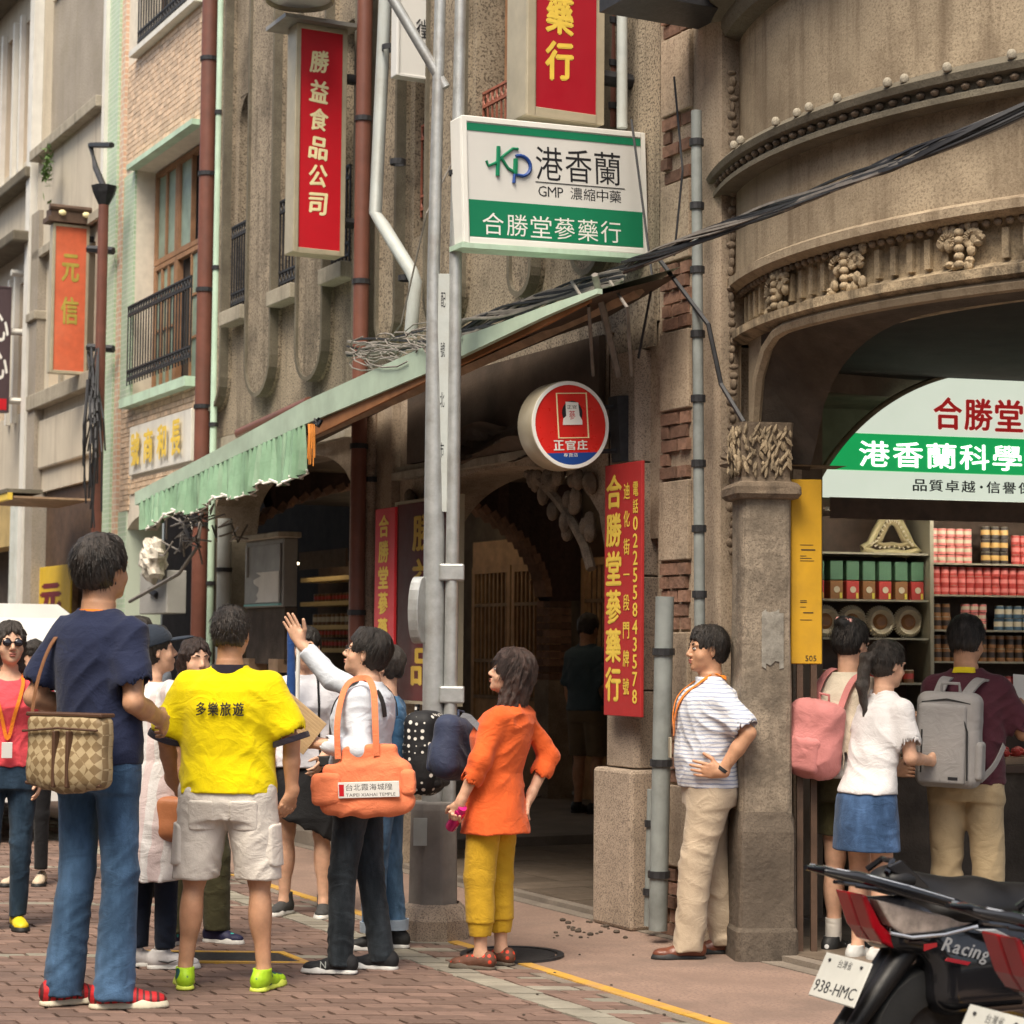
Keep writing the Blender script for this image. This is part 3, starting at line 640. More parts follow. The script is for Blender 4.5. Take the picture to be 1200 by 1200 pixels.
ringwall([(TR-.05, 4.66), (TR+.05, 4.68), (TR+.07, 4.72), (TR+.07, 4.76), (TR+.16, 4.80), (TR+.20, 4.86), (TR+.20, 4.93), (TR+.05, 4.95), (TR-.1, 4.95)], A0, A1, 64, K['moulding'], 'top_cornice')
ringwall([(TR-.1, 4.94), (TR-.1, 8.5)], A0, A1, 48, K['stucco'], 'upper_wall')
# dentils and lucky beads on the moulding
dn = MB()
for k in range(84):
    a = R(172) + R(1.55) * k
    for z_, s_ in ((3.90, .02),):
        dn.ball((( TR+.085)*math.cos(a), (TR+.085)*math.sin(a), z_), (.022, .022, .017), 6, 4)
dn.build('relief_rosettes', K['stucco_dark'], TW_, smooth=True, kind='stuff')
bead = MB().lathe([(.0,.03),(.015,.028),(.026,.014),(.03,-.006),(.022,-.026),(.0,-.032)], 12).mesh('bead', K['sill'], True)
for px in (860, 868, 909, 934, 948, 981, 1040, 1060, 1110, 1186, 1230, 1275):
    dr = ray(px, 130); best = None
    for q in range(400):
        t = 6 + q * .02; p = Vector((dr.x*t/dr.y, t, 0))
        if (p - TC).length < TR + .13: best = p - TC; break
    if best is None: continue
    o = link('bead', bead, TW_, Matrix.Translation((best.x, best.y, 3.985))); o.scale = (.7,)*3
K['frieze'] = mat('sooty_frieze_render', (.40,.31,.20), .9, .3, 3, speck=.4, dirt=1.0, dirt_col=(.035,.026,.018), dirt_scale=2.4, streak=.9, bump=.8, bs=30)
# frieze: ribs, medallions
ringwall([(TR-.5, 3.06), (TR-.04, 3.06), (TR+.02, 3.085), (TR+.02, 3.125), (TR-.04, 3.14), (TR-.07, 3.16), (TR-.07, 3.34)], A0, A1, 64, K['frieze'], 'frieze')
for k in range(70):
    a = R(176) + R(2.1)*k
    o_ = MB().box((TR-.085, -.016, 3.17), (TR-.045, .016, 3.30), M=Matrix.Rotation(a, 4, 'Z')).build('frieze_rib', K['frieze'], TW_) if k % 7 not in (2, 3) else None
fd = MB()
for k in range(120): 
    a = R(174) + R(1.2)*k; fd.ball(((TR-.03)*math.cos(a), (TR-.03)*math.sin(a), 3.325), (.02,.02,.018), 6, 4)
fd.build('egg_moulding', K['stucco_dark'], TW_, smooth=True, kind='stuff')
def medallion(px, py, w_=.2, h_=.17):
    dr = ray(px, py)
    for q in range(600):
        t = 6 + q * .01; p = Vector((dr.x*t/dr.y, t, 0))
        if (p - TC).length < TR - .0: break
    a = math.atan2(p.y - TC.y, p.x - TC.x); T = Matrix.Rotation(a, 4, 'Z') @ Matrix.Translation((TR-.05, 0, 3.24))
    m_ = MB(); rr = random.Random(int(px))
    for s in (-1, 1):                                   # two scrolls with leaves
        for j in range(14):
            t_ = j/13*5.2; r_ = .055*(1-j/16)
            m_.tube([T @ Vector((.02, s*(.055 + r_*math.cos(t_)), .02 + r_*math.sin(t_))), T @ Vector((.03, s*(.055 + r_*.8*math.cos(t_+.4)), .02 + r_*.8*math.sin(t_+.4)))], .016, 6)
        for j in range(9):
            m_.v, m_.f, m_.m = m_.v, m_.f, m_.m; c = T @ Vector((.02, s*rr.uniform(.01, w_*.6), rr.uniform(-h_*.65, h_*.55))); m_.ball(c, (.022, .022, rr.uniform(.015, .035)), 6, 4)
    for j in range(5): m_.ball(T @ Vector((.035, 0, -.08 + j*.035)), (.025, .025, .02), 7, 5)
    m_.build('relief_medallion', K['frieze'], TW_, smooth=True)
for px in (905, 987, 1122, 1290): medallion(px, 300)
# pier under the frieze, from behind the left edge to the shop opening
ringwall(sol(TR-.3, TR-.03, 0, 3.06), R(172), R(184), 10, K['stucco'], 'corner_pier')
ringwall([(TR-.5, 2.42), (TR-.05, 2.42), (TR-.05, 3.06), (TR-.5, 3.06)], R(186), R(191), 5, K['stucco'], 'arch_shoulder')
# broad worn corner pier with base, moulding band and leaf relief
ca = R(189.7); cc = Vector(((TR-.07)*math.cos(ca), (TR-.07)*math.sin(ca), 0)); CCM = Matrix.Translation(cc) @ Matrix.Rotation(R(7), 4, 'Z')
PM = mat('patched_pier_render', (.27,.22,.165), .9, .35, 3, speck=.5, dirt=.95, dirt_col=(.085,.068,.052), dirt_scale=2.6, streak=.6, bump=.9, bs=26)
def sqp(w, ch, n=3):
    o = []
    for cx_, cy_, a0 in ((w-ch,w-ch,0),(-w+ch,w-ch,90),(-w+ch,-w+ch,180),(w-ch,-w+ch,270)):
        for k in range(n+1): a = R(a0 + 90*k/n); o.append((cx_ + ch*math.cos(a), cy_ + ch*math.sin(a)))
    return o
def pier_block(name, prof, m, seg=1):
    mb = MB(); rings = []; rp = random.Random(9)
    for (w_, z) in prof:
        rings.append([(x + rp.uniform(-.004,.004), y + rp.uniform(-.004,.004), z) for x, y in sqp(w_, .035)])
    n = len(rings[0])
    for a in range(len(rings)-1):
        for k in range(n): mb.add([rings[a][k], rings[a][(k+1)%n], rings[a+1][(k+1)%n], rings[a+1][k]], [(0,1,2,3)])
    mb.add(rings[-1], [tuple(range(n))]); return mb.build(name, m, TW_, CCM, smooth=False)
pier_block('pier_base', [(.156,0),(.154,.14),(.146,.16),(.143,.3),(.144,.62),(.136,.68),(.131,.72)], mat('damp_pier_base', (.12,.095,.072), .9, .4, 3, speck=.4, dirt=.8, dirt_col=(.04,.032,.025), bump=.9, bs=24))
pier_block('pier_shaft', [(.131,.70),(.128,1.0),(.130,1.3),(.126,1.6),(.127,1.9),(.126,2.27)], PM)
pier_block('pier_cap', [(.13,2.24),(.155,2.245),(.17,2.265),(.17,2.30),(.155,2.32),(.13,2.33),(.125,2.35),(.135,2.62)], K['stucco_dark'])
lv = MB(); rl = random.Random(11)
for k in range(150):                                     # worn leaf relief on the two street faces
    x_, z_ = rl.uniform(-.125, .125), 2.37 + rl.random()*.22; c_ = (x_, -.132 - rl.random()*.012, z_) if k % 2 else (-.132 - rl.random()*.012, x_, z_)
    a_ = rl.uniform(-.7, .7); d_ = Vector((math.sin(a_), 0, math.cos(a_)))*rl.uniform(.015, .035)
    if not k % 2: d_ = Vector((0, d_.x, d_.z))
    lv.tube([CCM @ (Vector(c_) - d_), CCM @ Vector(c_), CCM @ (Vector(c_) + d_)], [.004, .012, .003], 5)
lv.build('capital_leaves', K['frieze'], TW_, smooth=True, kind='stuff')
pp = MB()
for i in range(5):
    x0, x1 = -.03 + i*.022, -.008 + i*.022; pp.add([(x0,-.1325,1.42+random.uniform(-.02,.03)),(x1,-.1325,1.42+random.uniform(-.02,.03)),(x1,-.1325,1.70+random.uniform(-.02,.01)),(x0,-.1325,1.70+random.uniform(-.02,.01))], [(0,1,2,3)])
pp.build('torn_paper', mat('torn_paper', (.33,.31,.27), .9, .25, 12, dirt=.8, bump=.4), TW_, CCM)
# thick ring beam over the opening and the curved haunch behind it
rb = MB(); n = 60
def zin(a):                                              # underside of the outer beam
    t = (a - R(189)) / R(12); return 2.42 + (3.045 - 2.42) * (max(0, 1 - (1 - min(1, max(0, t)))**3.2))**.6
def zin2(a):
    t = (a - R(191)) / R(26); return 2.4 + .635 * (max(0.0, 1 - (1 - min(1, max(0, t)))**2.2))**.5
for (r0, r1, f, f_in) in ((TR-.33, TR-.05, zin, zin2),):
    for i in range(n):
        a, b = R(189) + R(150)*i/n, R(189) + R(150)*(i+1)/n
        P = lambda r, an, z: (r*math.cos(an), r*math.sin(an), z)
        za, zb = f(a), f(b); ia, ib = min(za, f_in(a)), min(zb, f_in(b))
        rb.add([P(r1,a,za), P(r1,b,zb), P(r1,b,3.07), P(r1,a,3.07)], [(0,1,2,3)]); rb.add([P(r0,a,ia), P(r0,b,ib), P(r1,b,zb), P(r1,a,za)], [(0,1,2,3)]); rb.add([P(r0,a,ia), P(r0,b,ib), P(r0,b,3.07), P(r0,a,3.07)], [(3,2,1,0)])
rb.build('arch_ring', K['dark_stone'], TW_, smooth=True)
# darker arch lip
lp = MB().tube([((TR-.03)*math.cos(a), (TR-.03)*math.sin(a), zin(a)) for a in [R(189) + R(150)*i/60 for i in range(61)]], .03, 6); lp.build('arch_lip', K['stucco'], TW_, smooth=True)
# leafy bracket beside the capital
br = MB(); ar = R(188)
for k in range(11):
    a = R(-60) + R(15)*k; base = Vector(((TR+.0)*math.cos(ar), (TR+.0)*math.sin(ar), 2.44)); tng = Vector((-math.sin(ar+R(20)), math.cos(ar+R(20)), 0)) * -1
    br.tube([base, base + tng*.13*math.sin(a) + Vector((0,0,.12*math.cos(a))), base + tng*.2*math.sin(a) + Vector((0,0,.17*math.cos(a)))], [.02,.026,.012], 6)
br.build('leaf_bracket', K['stucco_dark'], TW_, smooth=True)
# small scrolls on the left edge
sc = MB()
for z_ in np.arange(2.0, 4.5, .045):
    a = R(184); sc.ball(((TR+.005)*math.cos(a)+random.uniform(-.02,.0), (TR+.0)*math.sin(a), z_), (.014+random.random()*.014, .014+random.random()*.012, .014+random.random()*.022), 6, 4)
sc.build('edge_scrolls', K['stucco_dark'], TW_, smooth=True, kind='stuff')
MB().tube([Vector((1.09-TC.x, 10.62-TC.y, 0)), Vector((1.09-TC.x, 10.62-TC.y, 4.6))], .055, 10).build('edge_shaft', K['granite'], TW_, smooth=True)
# peeled patch and paper remains on the column
pp = MB(); 
for (a_, z_, w__, h__) in ((.05, 1.52, .09, .24),):
    for i in range(6):
        a = R(262) + a_ + i*.09; b = a + .09
        pp.add([cc + Vector((.125*math.cos(a), .125*math.sin(a), z_ - h__/2 + random.uniform(0,.04))), cc + Vector((.125*math.cos(b), .125*math.sin(b), z_ - h__/2 + random.uniform(0,.04))), cc + Vector((.125*math.cos(b), .125*math.sin(b), z_+h__/2)), cc + Vector((.125*math.cos(a), .125*math.sin(a), z_+h__/2))], [(0,1,2,3)])
pp.build('torn_paper', mat('torn_paper', (.36,.33,.28), .9, .2, 12, dirt=.7, bump=.3), TW_)
# ================================================================ MEDICINE SHOP inside the tower
SA = R(-14); MS = Matrix.Translation((3.3, 12.6, 0)) @ Matrix.Rotation(-SA*1.0, 4, 'Z')
MSi = MS.inverted()
def sp(px, py, v=0.0):
    o = MSi @ Vector((0, 0, CAMH)); d = MSi.to_3x3() @ ray(px, py); t = (v - o.y)/d.y; return Vector((o.x + d.x*t, v, o.z + d.z*t))
SH = thing('herbal_shop', 'open herbal medicine shop interior with lit arched sign under the corner tower', 'shop', MS)
box((-1.6, .75, -.0), (3.5, .85, 4.2), 'back_wall', K['arcade'], SH)
box((-6, -5.5, 3.3), (8, 8.0, 3.34), 'ceiling', K['interior'], SH) if False else None
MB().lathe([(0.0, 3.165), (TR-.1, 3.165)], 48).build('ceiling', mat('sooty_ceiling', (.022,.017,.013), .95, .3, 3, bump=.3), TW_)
box((-2.3, .9, 3.2), (6, 1.0, 3.3), 'beam', K['interior'], SH) if False else None
# arched lit sign
c0 = sp(955, 582); zb = c0.z; zt = sp(1165, 437).z; uL = sp(950, 582).x; uC = sp(1172, 437).x; hw = uC - uL
g1, g0 = sp(960, 507), sp(960, 553)
zg1, zg0 = g1.z, g0.z + .015
sg = thing('arched_sign', 'large lit half-round shop sign in white and green over the medicine shelves', 'shop sign', MS)
K['lit_white'] = mat('lit_sign_acrylic', (.60,.66,.55), .4, .03, 3, bump=0, emis=.55)
K['lit_green'] = mat('lit_sign_green', (.006,.23,.06), .4, .05, 3, bump=0, emis=.75)
K['lit_letter'] = mat('lit_letter_white', (.8,.85,.78), .4, .02, 3, bump=0, emis=1.1)
def arcpts(z0, z1, n=20):
    rho = (hw*hw + (zt-zb)**2)/(2*(zt-zb)); f = lambda z: math.sqrt(max(0, rho*rho - (z - zt + rho)**2))
    zsq = [z0 + (z1 - z0) * (1 - (1 - i/n)**2) for i in range(n+1)]
    return [(uC - f(z), z) for z in zsq] + [(uC + f(z), z) for z in reversed(zsq)]
MB().prism(arcpts(zb, zg0-.002, 6), -.04, .03).build('lower_panel', K['lit_white'], sg)
MB().prism(arcpts(zg0, zg1, 8), -.045, .03).build('green_band', K['lit_green'], sg)
MB().prism(arcpts(zg1+.002, zt, 24), -.04, .03).build('upper_panel', K['lit_white'], sg)
ap = arcpts(zb, zt, 30); MB().tube([(x, -.01, z) for x, z in ap], .03, 8).build('arch_rim', K['sign_frame'], sg, smooth=True)
a = sp(1090, 505); b = sp(1197, 468)
lettering('red_characters', '合勝堂', a.x, sp(1090,504).z, b.x, sp(1197,470).z, mat('lit_red_letter', (.5,.02,.02), .5, .05, 3, bump=0, emis=.25), sg, y=-.046, bold=.035, gap=.06)
lettering('white_characters', '港香蘭科學中藥', sp(1003,548).x, sp(1003,547).z, sp(1003,548).x + (sp(1197,550).x - sp(1003,548).x)/5*7, sp(1003,517).z, K['lit_letter'], sg, y=-.05, bold=.02, gap=.1)
lettering('black_characters', '品質卓越·信譽保證', sp(1066,575).x, sp(1066,576).z, sp(1066,575).x + (sp(1200,575).x - sp(1066,575).x)/7.5*9, sp(1066,562).z, K['ink'], sg, y=-.045, bold=.02, gap=.14)
K['tube'] = mat('fluorescent_tube', (1,.93,.78), .4, .02, 3, bump=0, emis=16)
lmp = thing('shop_lamp', 'fluorescent tube under the lit arched sign shining on the shelves', 'lamp', MS)
MB().tube([(uL+.15, -.02, zb-.10), (uC+hw-.2, -.02, zb-.10)], .016, 8).build('tube', K['tube'], lmp); box((uL+.1, -.06, zb-.13), (uC+hw-.15, -.05, zb-.004), 'pelmet', K['wood_dark'], lmp); box((uL+.1, -.03, zb-.078), (uC+hw-.15, .02, zb-.06), 'fitting', K['sign_white'], lmp)
# shelves
shf = thing('shelf_unit', 'tall wooden shelf unit full of tins and boxes along the back of the medicine shop', 'shelf', MS)
uA = sp(930, 600, .3).x; uM = sp(1091, 600, .3).x; uE = uM + 1.2
def srow(py, px=1000): return sp(px, py, .3).z
rowsL = [srow(647), srow(702), srow(747), srow(800), srow(860)]
rowsR = [srow(660, 1140), srow(697, 1140), srow(738, 1140), srow(775, 1140), srow(815, 1140)]
K['shelf_metal'] = mat('pale_shelf_edge', (.30,.27,.2), .5, .1, 6, bump=.05)
def shelfbox(a, b, z): box((a, .30, z-.012), (b, .62, z), 'shelf', K['shelf_metal'], shf)
for z in rowsL: shelfbox(uA, uM-.02, z)
for z in rowsR: shelfbox(uM+.02, uE, z)
for x in (uA-.02, uM, uE): box((x-.012, .29, .5), (x+.012, .64, zb-.02), 'upright', K['shelf_metal'], shf)
box((uA-.02, .64, .4), (uE, .66, zb), 'back_panel', K['wood_dark'], shf)
box((uA-.05, .05, zb-.07), (uE, .62, zb-.012), 'top_board', K['wood_dark'], shf)
# goods -------------------------------------------------------------
def can_mesh(name, c1, c2, r, h):
    m = MB(); m.mi = 0; m.lathe([(0,0),(r,0),(r,h*.3)], 10); m.mi = 1; m.lathe([(r,h*.3),(r,h*.72)], 10); m.mi = 0; m.lathe([(r,h*.72),(r,h*.96)], 10); m.mi = 2; m.lathe([(r*.96,h*.96),(r*.9,h),(0,h)], 10)
    return m.mesh(name, [c1, c2, K['shelf_metal']], True)
gm = lambda n, c: mat('goods_' + n, c, .4, .1, 20, bump=0)
GC = dict(pink=gm('pink',(.72,.22,.2)), dark=gm('dark',(.05,.035,.03)), gold=gm('gold',(.62,.38,.12)), red=gm('red',(.5,.06,.05)), cream=gm('cream',(.6,.52,.38)), green=gm('green',(.1,.2,.12)), blue=gm('blue',(.08,.14,.2)), brown=gm('brown',(.28,.13,.05)), yel=gm('yellow',(.7,.6,.08)), glass=gm('amber',(.2,.1,.04)))
protos = {}
def good(kind, label, cat, M, group):
    if kind not in protos:
        r, h, a, b = {'pinktin': (.029,.052,'pink','cream'), 'redtin': (.028,.06,'red','pink'), 'darkjar': (.03,.075,'dark','gold'), 'browntin': (.03,.08,'brown','dark'), 'bluetin': (.03,.075,'blue','cream'), 'herbjar': (.05,.11,'glass','cream'), 'smalljar': (.036,.08,'glass','red')}[kind]
        me = can_mesh(kind, GC[a], GC[b], r, h)
        o = link({'pinktin': 'pink_tin', 'redtin': 'red_tin', 'darkjar': 'dark_jar', 'browntin': 'brown_tin', 'bluetin': 'blue_tin', 'herbjar': 'herb_jar', 'smalljar': 'small_jar'}[kind], me); protos[kind] = o
    else: o = protos[kind].copy(); COL.objects.link(o)
    o.matrix_world = M; tag(o, label, cat, group); return o
def rowof(kind, u0, u1, z, du, dz, nz, label, cat, group, v=.36, base=MS):
    n = int((u1-u0)/du)
    od = lambda q, m: ('first','second','third','fourth','fifth','sixth','seventh','eighth','ninth','tenth','eleventh','twelfth','thirteenth','fourteenth','fifteenth','sixteenth','seventeenth','eighteenth','nineteenth','twentieth')[min(q, 19)]
    for k in range(nz):
        for i in range(n): good(kind, '%s, %s from left%s' % (label, od(i, n), '' if nz == 1 else ', %s layer up' % od(k, nz)), cat, base @ Matrix.Translation((u0 + du*(i+.5), v + random.uniform(-.006,.006), z + dz*k)) @ Matrix.Rotation(random.random()*6, 4, 'Z'), group)
uq = lambda px: sp(px, 640, .3).x
rowof('pinktin', uq(1093), uq(1153), rowsR[0], .0585, .055, 4, 'pink tin on the top right shelf', 'tin', 'pink tins on the top shelf')
rowof('darkjar', uq(1155), uq(1190), rowsR[0], .062, .08, 3, 'black and gold jar on the top shelf', 'jar', 'black and gold jars on the top shelf')
rowof('redtin', uq(1190), uE-.02, rowsR[0], .058, .062, 3, 'red tin at the top right', 'tin', 'red tins at the right of the top shelf')
rowof('redtin', uM+.03, uE-.02, rowsR[1], .058, .058, 3, 'red tin on the second shelf', 'tin', 'red tins on the second shelf')
rowof('browntin', uM+.03, uq(1128), rowsR[2], .062, .082, 2, 'brown tin on the third shelf', 'tin', 'brown tins on the third shelf')
rowof('pinktin', uq(1130), uq(1168), rowsR[2], .0585, .055, 3, 'pink tin on the third shelf', 'tin', 'pink tins on the third shelf')
rowof('bluetin', uq(1170), uE-.02, rowsR[2], .062, .078, 2, 'blue tin on the third shelf', 'tin', 'blue tins on the third shelf')
rowof('browntin', uM+.03, uE-.02, rowsR[3], .062, .082, 2, 'brown tin on the fourth shelf', 'tin', 'brown tins on the fourth shelf')
rowof('redtin', uM+.03, uE-.02, rowsR[4], .06, .062, 2, 'red tin on the fifth shelf', 'tin', 'red tins on the fifth shelf')
rowof('smalljar', uA+.02, uM-.04, rowsL[3], .08, .085, 1, 'amber jar on the fourth left shelf', 'jar', 'small jars on the left fourth shelf')
rowof('smalljar', uA+.02, uM-.04, rowsL[4], .08, .085, 2, 'amber jar on the fifth left shelf', 'jar', 'small jars on the left fifth shelf')
# boxed goods with window front, on the first left shelf
bx = None
pxs = [936, 962, 985, 1004, 1023, 1042, 1060, 1079]
for i, px in enumerate([938, 960, 982, 1001, 1020, 1039, 1058, 1077]):
    p = sp(px, 675, .34); M_ = MS @ Matrix.Translation((p.x, .36, rowsL[1]))
    if i == 0:
        bx = thing('gift_box', '', 'box', M_); m_ = GC['brown']
        box((-.042, 0, 0), (.042, .1, .115), 'carton', GC['brown'], bx, bevel=.003); box((-.042, .0, .118), (.042, .1, .24), 'window_front', GC['green'], bx, bevel=.003)
        MB().lathe([(0,0),(.02,0),(.02,.004),(0,.004)], 12, M=Matrix.Translation((0,-.001,.06)) @ Matrix.Rotation(R(90),4,'X')).build('seal', GC['cream'], bx); box((.02,-.004,.005),(.035,-.001,.04),'price_tag',GC['yel'],bx); t_ = bx
    else:
        t_ = copy_tree(bx); t_.matrix_world = M_
        if i % 2: t_.children[0].data = t_.children[0].data.copy(); t_.children[0].data.materials[0] = GC['red']
    tag(t_, ['tall gift box with green window front, %s in its shelf row' % w__ for w__ in ('leftmost', 'second from left', 'third from left', 'fourth from left', 'fourth from right', 'third from right', 'second from right', 'rightmost')][i], 'box', 'gift boxes on the second left shelf')
# round herb bundles on the third left shelf
hb = None
for i, px in enumerate((943, 972, 1004, 1037, 1070)):
    p = sp(px, 720, .34); M_ = MS @ Matrix.Translation((p.x, .42, rowsL[2] + .1)) @ Matrix.Rotation(R(90), 4, 'X')
    if hb is None:
        hb = thing('dried_herb_ring', '', 'dried herbs', M_)
        m_ = MB()
        for k in range(40):
            a = 2*math.pi*k/40; m_.tube([(.045*math.cos(a), .045*math.sin(a), .0), (.075*math.cos(a), .075*math.sin(a), .03), (.1*math.cos(a+.1), .1*math.sin(a+.1), .0)], [.006,.009,.005], 4)
        m_.build('outer_leaves', GC['cream'], hb, smooth=True); MB().lathe([(0,.02),(.03,.025),(.05,.01),(.045,-.02)], 16).build('core', GC['brown'], hb, smooth=True); t_ = hb
    else: t_ = copy_tree(hb); t_.matrix_world = M_ @ Matrix.Rotation(i, 4, 'Z')
    tag(t_, 'round dried herb wreath, %s under the gift boxes' % ('leftmost', 'second from left', 'middle one', 'second from right', 'rightmost')[i], 'dried herbs', 'dried herb wreaths')
# shark jaw on the top left shelf
p = sp(1045, 645, .4)
sj = thing('shark_jaw', 'pale dried shark jaw standing on the top left shelf beside the pink tins', 'shark jaw', MS @ Matrix.Translation((p.x, .42, rowsL[0])))
out_ = [(-.19,.03),(-.14,.06),(-.10,.14),(-.05,.22),(0,.245),(.05,.22),(.1,.14),(.14,.06),(.19,.03),(.1,.0),(0,.015),(-.1,.0),(-.19,.03)]
MB().tube([(x,.0,z) for x, z in out_], .026, 8).build('jaw', mat('old_bone', (.42,.36,.2), .6, .2, 10, bump=.3), sj, smooth=True)
MB().tube([(x*.55,-.02,.05 + z*.6) for x, z in out_], .017, 8).build('inner_jaw', mat('old_bone_dark', (.30,.24,.13), .6, .2, 10, bump=.3), sj, smooth=True)
m_ = MB()
for k in range(28):
    t = k/28*12; i = int(t); f = t-i; x = (out_[i][0]*(1-f)+out_[i+1][0]*f)*.78; z = .03+(out_[i][1]*(1-f)+out_[i+1][1]*f)*.8
    m_.tube([(x,-.03,z),(x*.85,-.04,.1+(z-.1)*.8)], [.009,.001], 4)
m_.build('teeth', GC['cream'], sj)
# counter with scoops of dried goods in front of the shelves
ct = thing('shop_counter', 'dark display counter with trays of dried goods in front of the shelves', 'counter', MS)
box((uA-.1, -.75, 0), (uE+.3, -.2, .82), 'body', K['dark_stone'], ct); box((uA-.1, -.8, .82), (uE+.3, -.15, .86), 'counter_top', K['wood_dark'], ct)
for i in range(9):
    u_ = uA + .1 + i*.26; tr = box((u_, -.72, .862), (u_+.22, -.3, .90), 'tray', K['wood_pale'], ct)
    m_ = MB(); [m_.ball((u_+.11+random.uniform(-.08,.08), -.5+random.uniform(-.15,.15), .91+random.uniform(0,.03)), (.03,.03,.02), 6, 4) for _ in range(24)]
    m_.build('dried_goods', GC[('brown','cream','gold','red')[i % 4]], tr, smooth=True, kind='stuff')
# yellow panel by the column
p0, p1 = atY(927, 778, 10.12), atY(962, 562, 10.12)
yp = thing('yellow_board', 'tall yellow board with worn marks hanging right of the round column', 'sign board')
box((p0.x, 10.12, p0.z), (p1.x+.005, 10.155, p1.z), 'board', K['yellow_panel'], yp, bevel=.004)
lettering('marks', '505', p0.x+.07, p0.z+.015, p1.x-.02, p0.z+.05, K['ink'], yp, y=10.118, bold=0)
mb = MB(); mb.box((p0.x+.03, 10.125, 0), (p0.x+.06, 10.155, p0.z)); mb.box((p1.x-.05, 10.125, 0), (p1.x-.02, 10.155, p0.z)); mb.build('posts', K['wood_dark'], yp)
mb = MB()
for k in range(8): zr = p0.z+.2+random.random()*.5; mb.box((p0.x+.045, 10.1185, zr), (p0.x+.06+random.random()*.06, 10.1195, zr+.003))
mb.box((p0.x+.05, 10.1184, p0.z+.56),(p0.x+.12,10.1196,p0.z+.566)); mb.box((p0.x+.06,10.1184,p0.z+.25),(p0.x+.11,10.1196,p0.z+.255)); mb.build('scratches', K['ink'], yp)
# dark walls closing the rear of the tower
cw_ = MB(); cw_.box((3.6, 13.6, 0), (9, 13.8, 9)); cw_.box((1.62, 11.45, 0), (1.74, 12.6, 3.2)); cw_.box((1.74, 12.5, 0), (3.7, 12.6, 3.2)) if False else None; cw_.box((1.0, 10.9, 3.2), (9, 13.8, 3.25))
cw_.build('rear_wall', K['arcade'], None, kind='structure')
# ================================================================ AWNING
aw = thing('awning', 'long mint green awning with pleated valance sagging over the shop arcade', 'awning', MF)
def av(px, py, v): return fp(px, py, v)
VA = -.95
A_, B_ = av(158, 590, VA), av(357, 487, VA); C_ = av(500, 408, VA); E_ = av(700, 340, -.55)
def lerp(a, b, t): return a + (b - a) * t
def strip3(name, tops, bots, th, m): 
    mb = MB()
    for i in range(len(tops)-1):
        a, b, c, d = tops[i], tops[i+1], bots[i+1], bots[i]; o = Vector((0, th, 0))
        mb.add([a, b, c, d, a+o, b+o, c+o, d+o], [(0,1,2,3),(7,6,5,4),(0,4,5,1),(3,2,6,7),(0,3,7,4),(1,5,6,2)])
    return mb.build(name, m, aw)
top = [av(158,577,VA), av(250,529,VA), av(357,470,VA), av(500,405,VA)]; bot = [av(158,592,VA), av(250,546,VA), av(357,497,VA), av(500,437,VA)]
strip3('fascia', top, bot, .03, K['awning'])
top2 = [av(500,405,VA), av(560,388,VA+.06), av(640,358,VA+.2), av(700,338,VA+.33)]; bot2 = [av(500,437,VA), av(560,408,VA+.06), av(640,370,VA+.2), av(700,344,VA+.33)]
strip3('fascia', top2, bot2, .03, K['awning'])
wall_line = lambda p, dz=.16: Vector((p.x, -.12, p.z + dz))
mb = MB()                                             # sloping sheet from the wall to the front edge
T_ = top + top2[1:]
for i in range(len(T_)-1): a, b = T_[i], T_[i+1]; mb.add([a + Vector((0,.03,0)), b + Vector((0,.03,0)), wall_line(b), wall_line(a)], [(0,1,2,3)])
mb.build('canopy_sheet', K['awning'], aw)
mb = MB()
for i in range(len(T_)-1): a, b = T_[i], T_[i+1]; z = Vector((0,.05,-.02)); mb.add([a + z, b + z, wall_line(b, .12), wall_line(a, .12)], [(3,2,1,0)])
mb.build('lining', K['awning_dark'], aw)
# brown edge board under the fascia on the right
eb = [av(363,497,VA+.02), av(500,438,VA+.02), av(640,372,VA+.22), av(690,348,VA+.33)]; eb2 = [av(363,513,VA+.02), av(500,446,VA+.02), av(640,380,VA+.22), av(690,354,VA+.33)]
strip3('edge_board', eb, eb2, .02, mat('orange_brown_edge', (.30,.13,.05), .6, .2, 6, bump=.1))
bb = [av(360,513,-.5), av(533,437,-.45), av(749,341,-.3)]; MB().tube(bb, .035, 4).build('support_bar', K['wood_pale'], aw)
# pleated valance
vb = MB(); n = 150; pts = []
for i in range(n+1):
    t = i/n; px = 162 + (357-162)*t; yt = 590 + (493-590)*t
    if px < 250: yt = 590 + (546-590)*(px-158)/92
    else: yt = 546 + (497-546)*(px-250)/107
    ph = t*2*math.pi*34; wob = .022*math.sin(ph) + .012*math.sin(ph*2.3+1) + .012*math.sin(t*40)
    hgt = 30 + 28*t + 4*math.sin(t*23) + 3*math.sin(ph*.5); yb = yt + hgt
    a = av(px, yt, VA); b = av(px + 1.5*math.sin(t*17), yb, VA); pts.append((a + Vector((0, wob*.3, 0)), lerp(a, b, .5) + Vector((0, wob, 0)), b + Vector((0, wob*1.5 + .01*math.sin(t*60), 0))))
for i in range(n):
    for k in range(2): vb.add([pts[i][k], pts[i+1][k], pts[i+1][k+1], pts[i][k+1]], [(0,1,2,3)])
vm = mat('valance_cloth', (.22,.37,.24), .7, .2, 6, streak=.25, dirt_col=(.5,.5,.42), bump=.15)
vb.build('valance', vm, aw, smooth=True)
MB().tube([p[2] + Vector((0,0,.004)) for p in pts[::2]], .009, 5).build('valance_hem', K['white'], aw, smooth=True)
MB().tube([av(280,508,-.3), av(362,471,-.3)], .04, 8).build('roller_tube', K['pipe_red'], aw, smooth=True)
mb = MB()
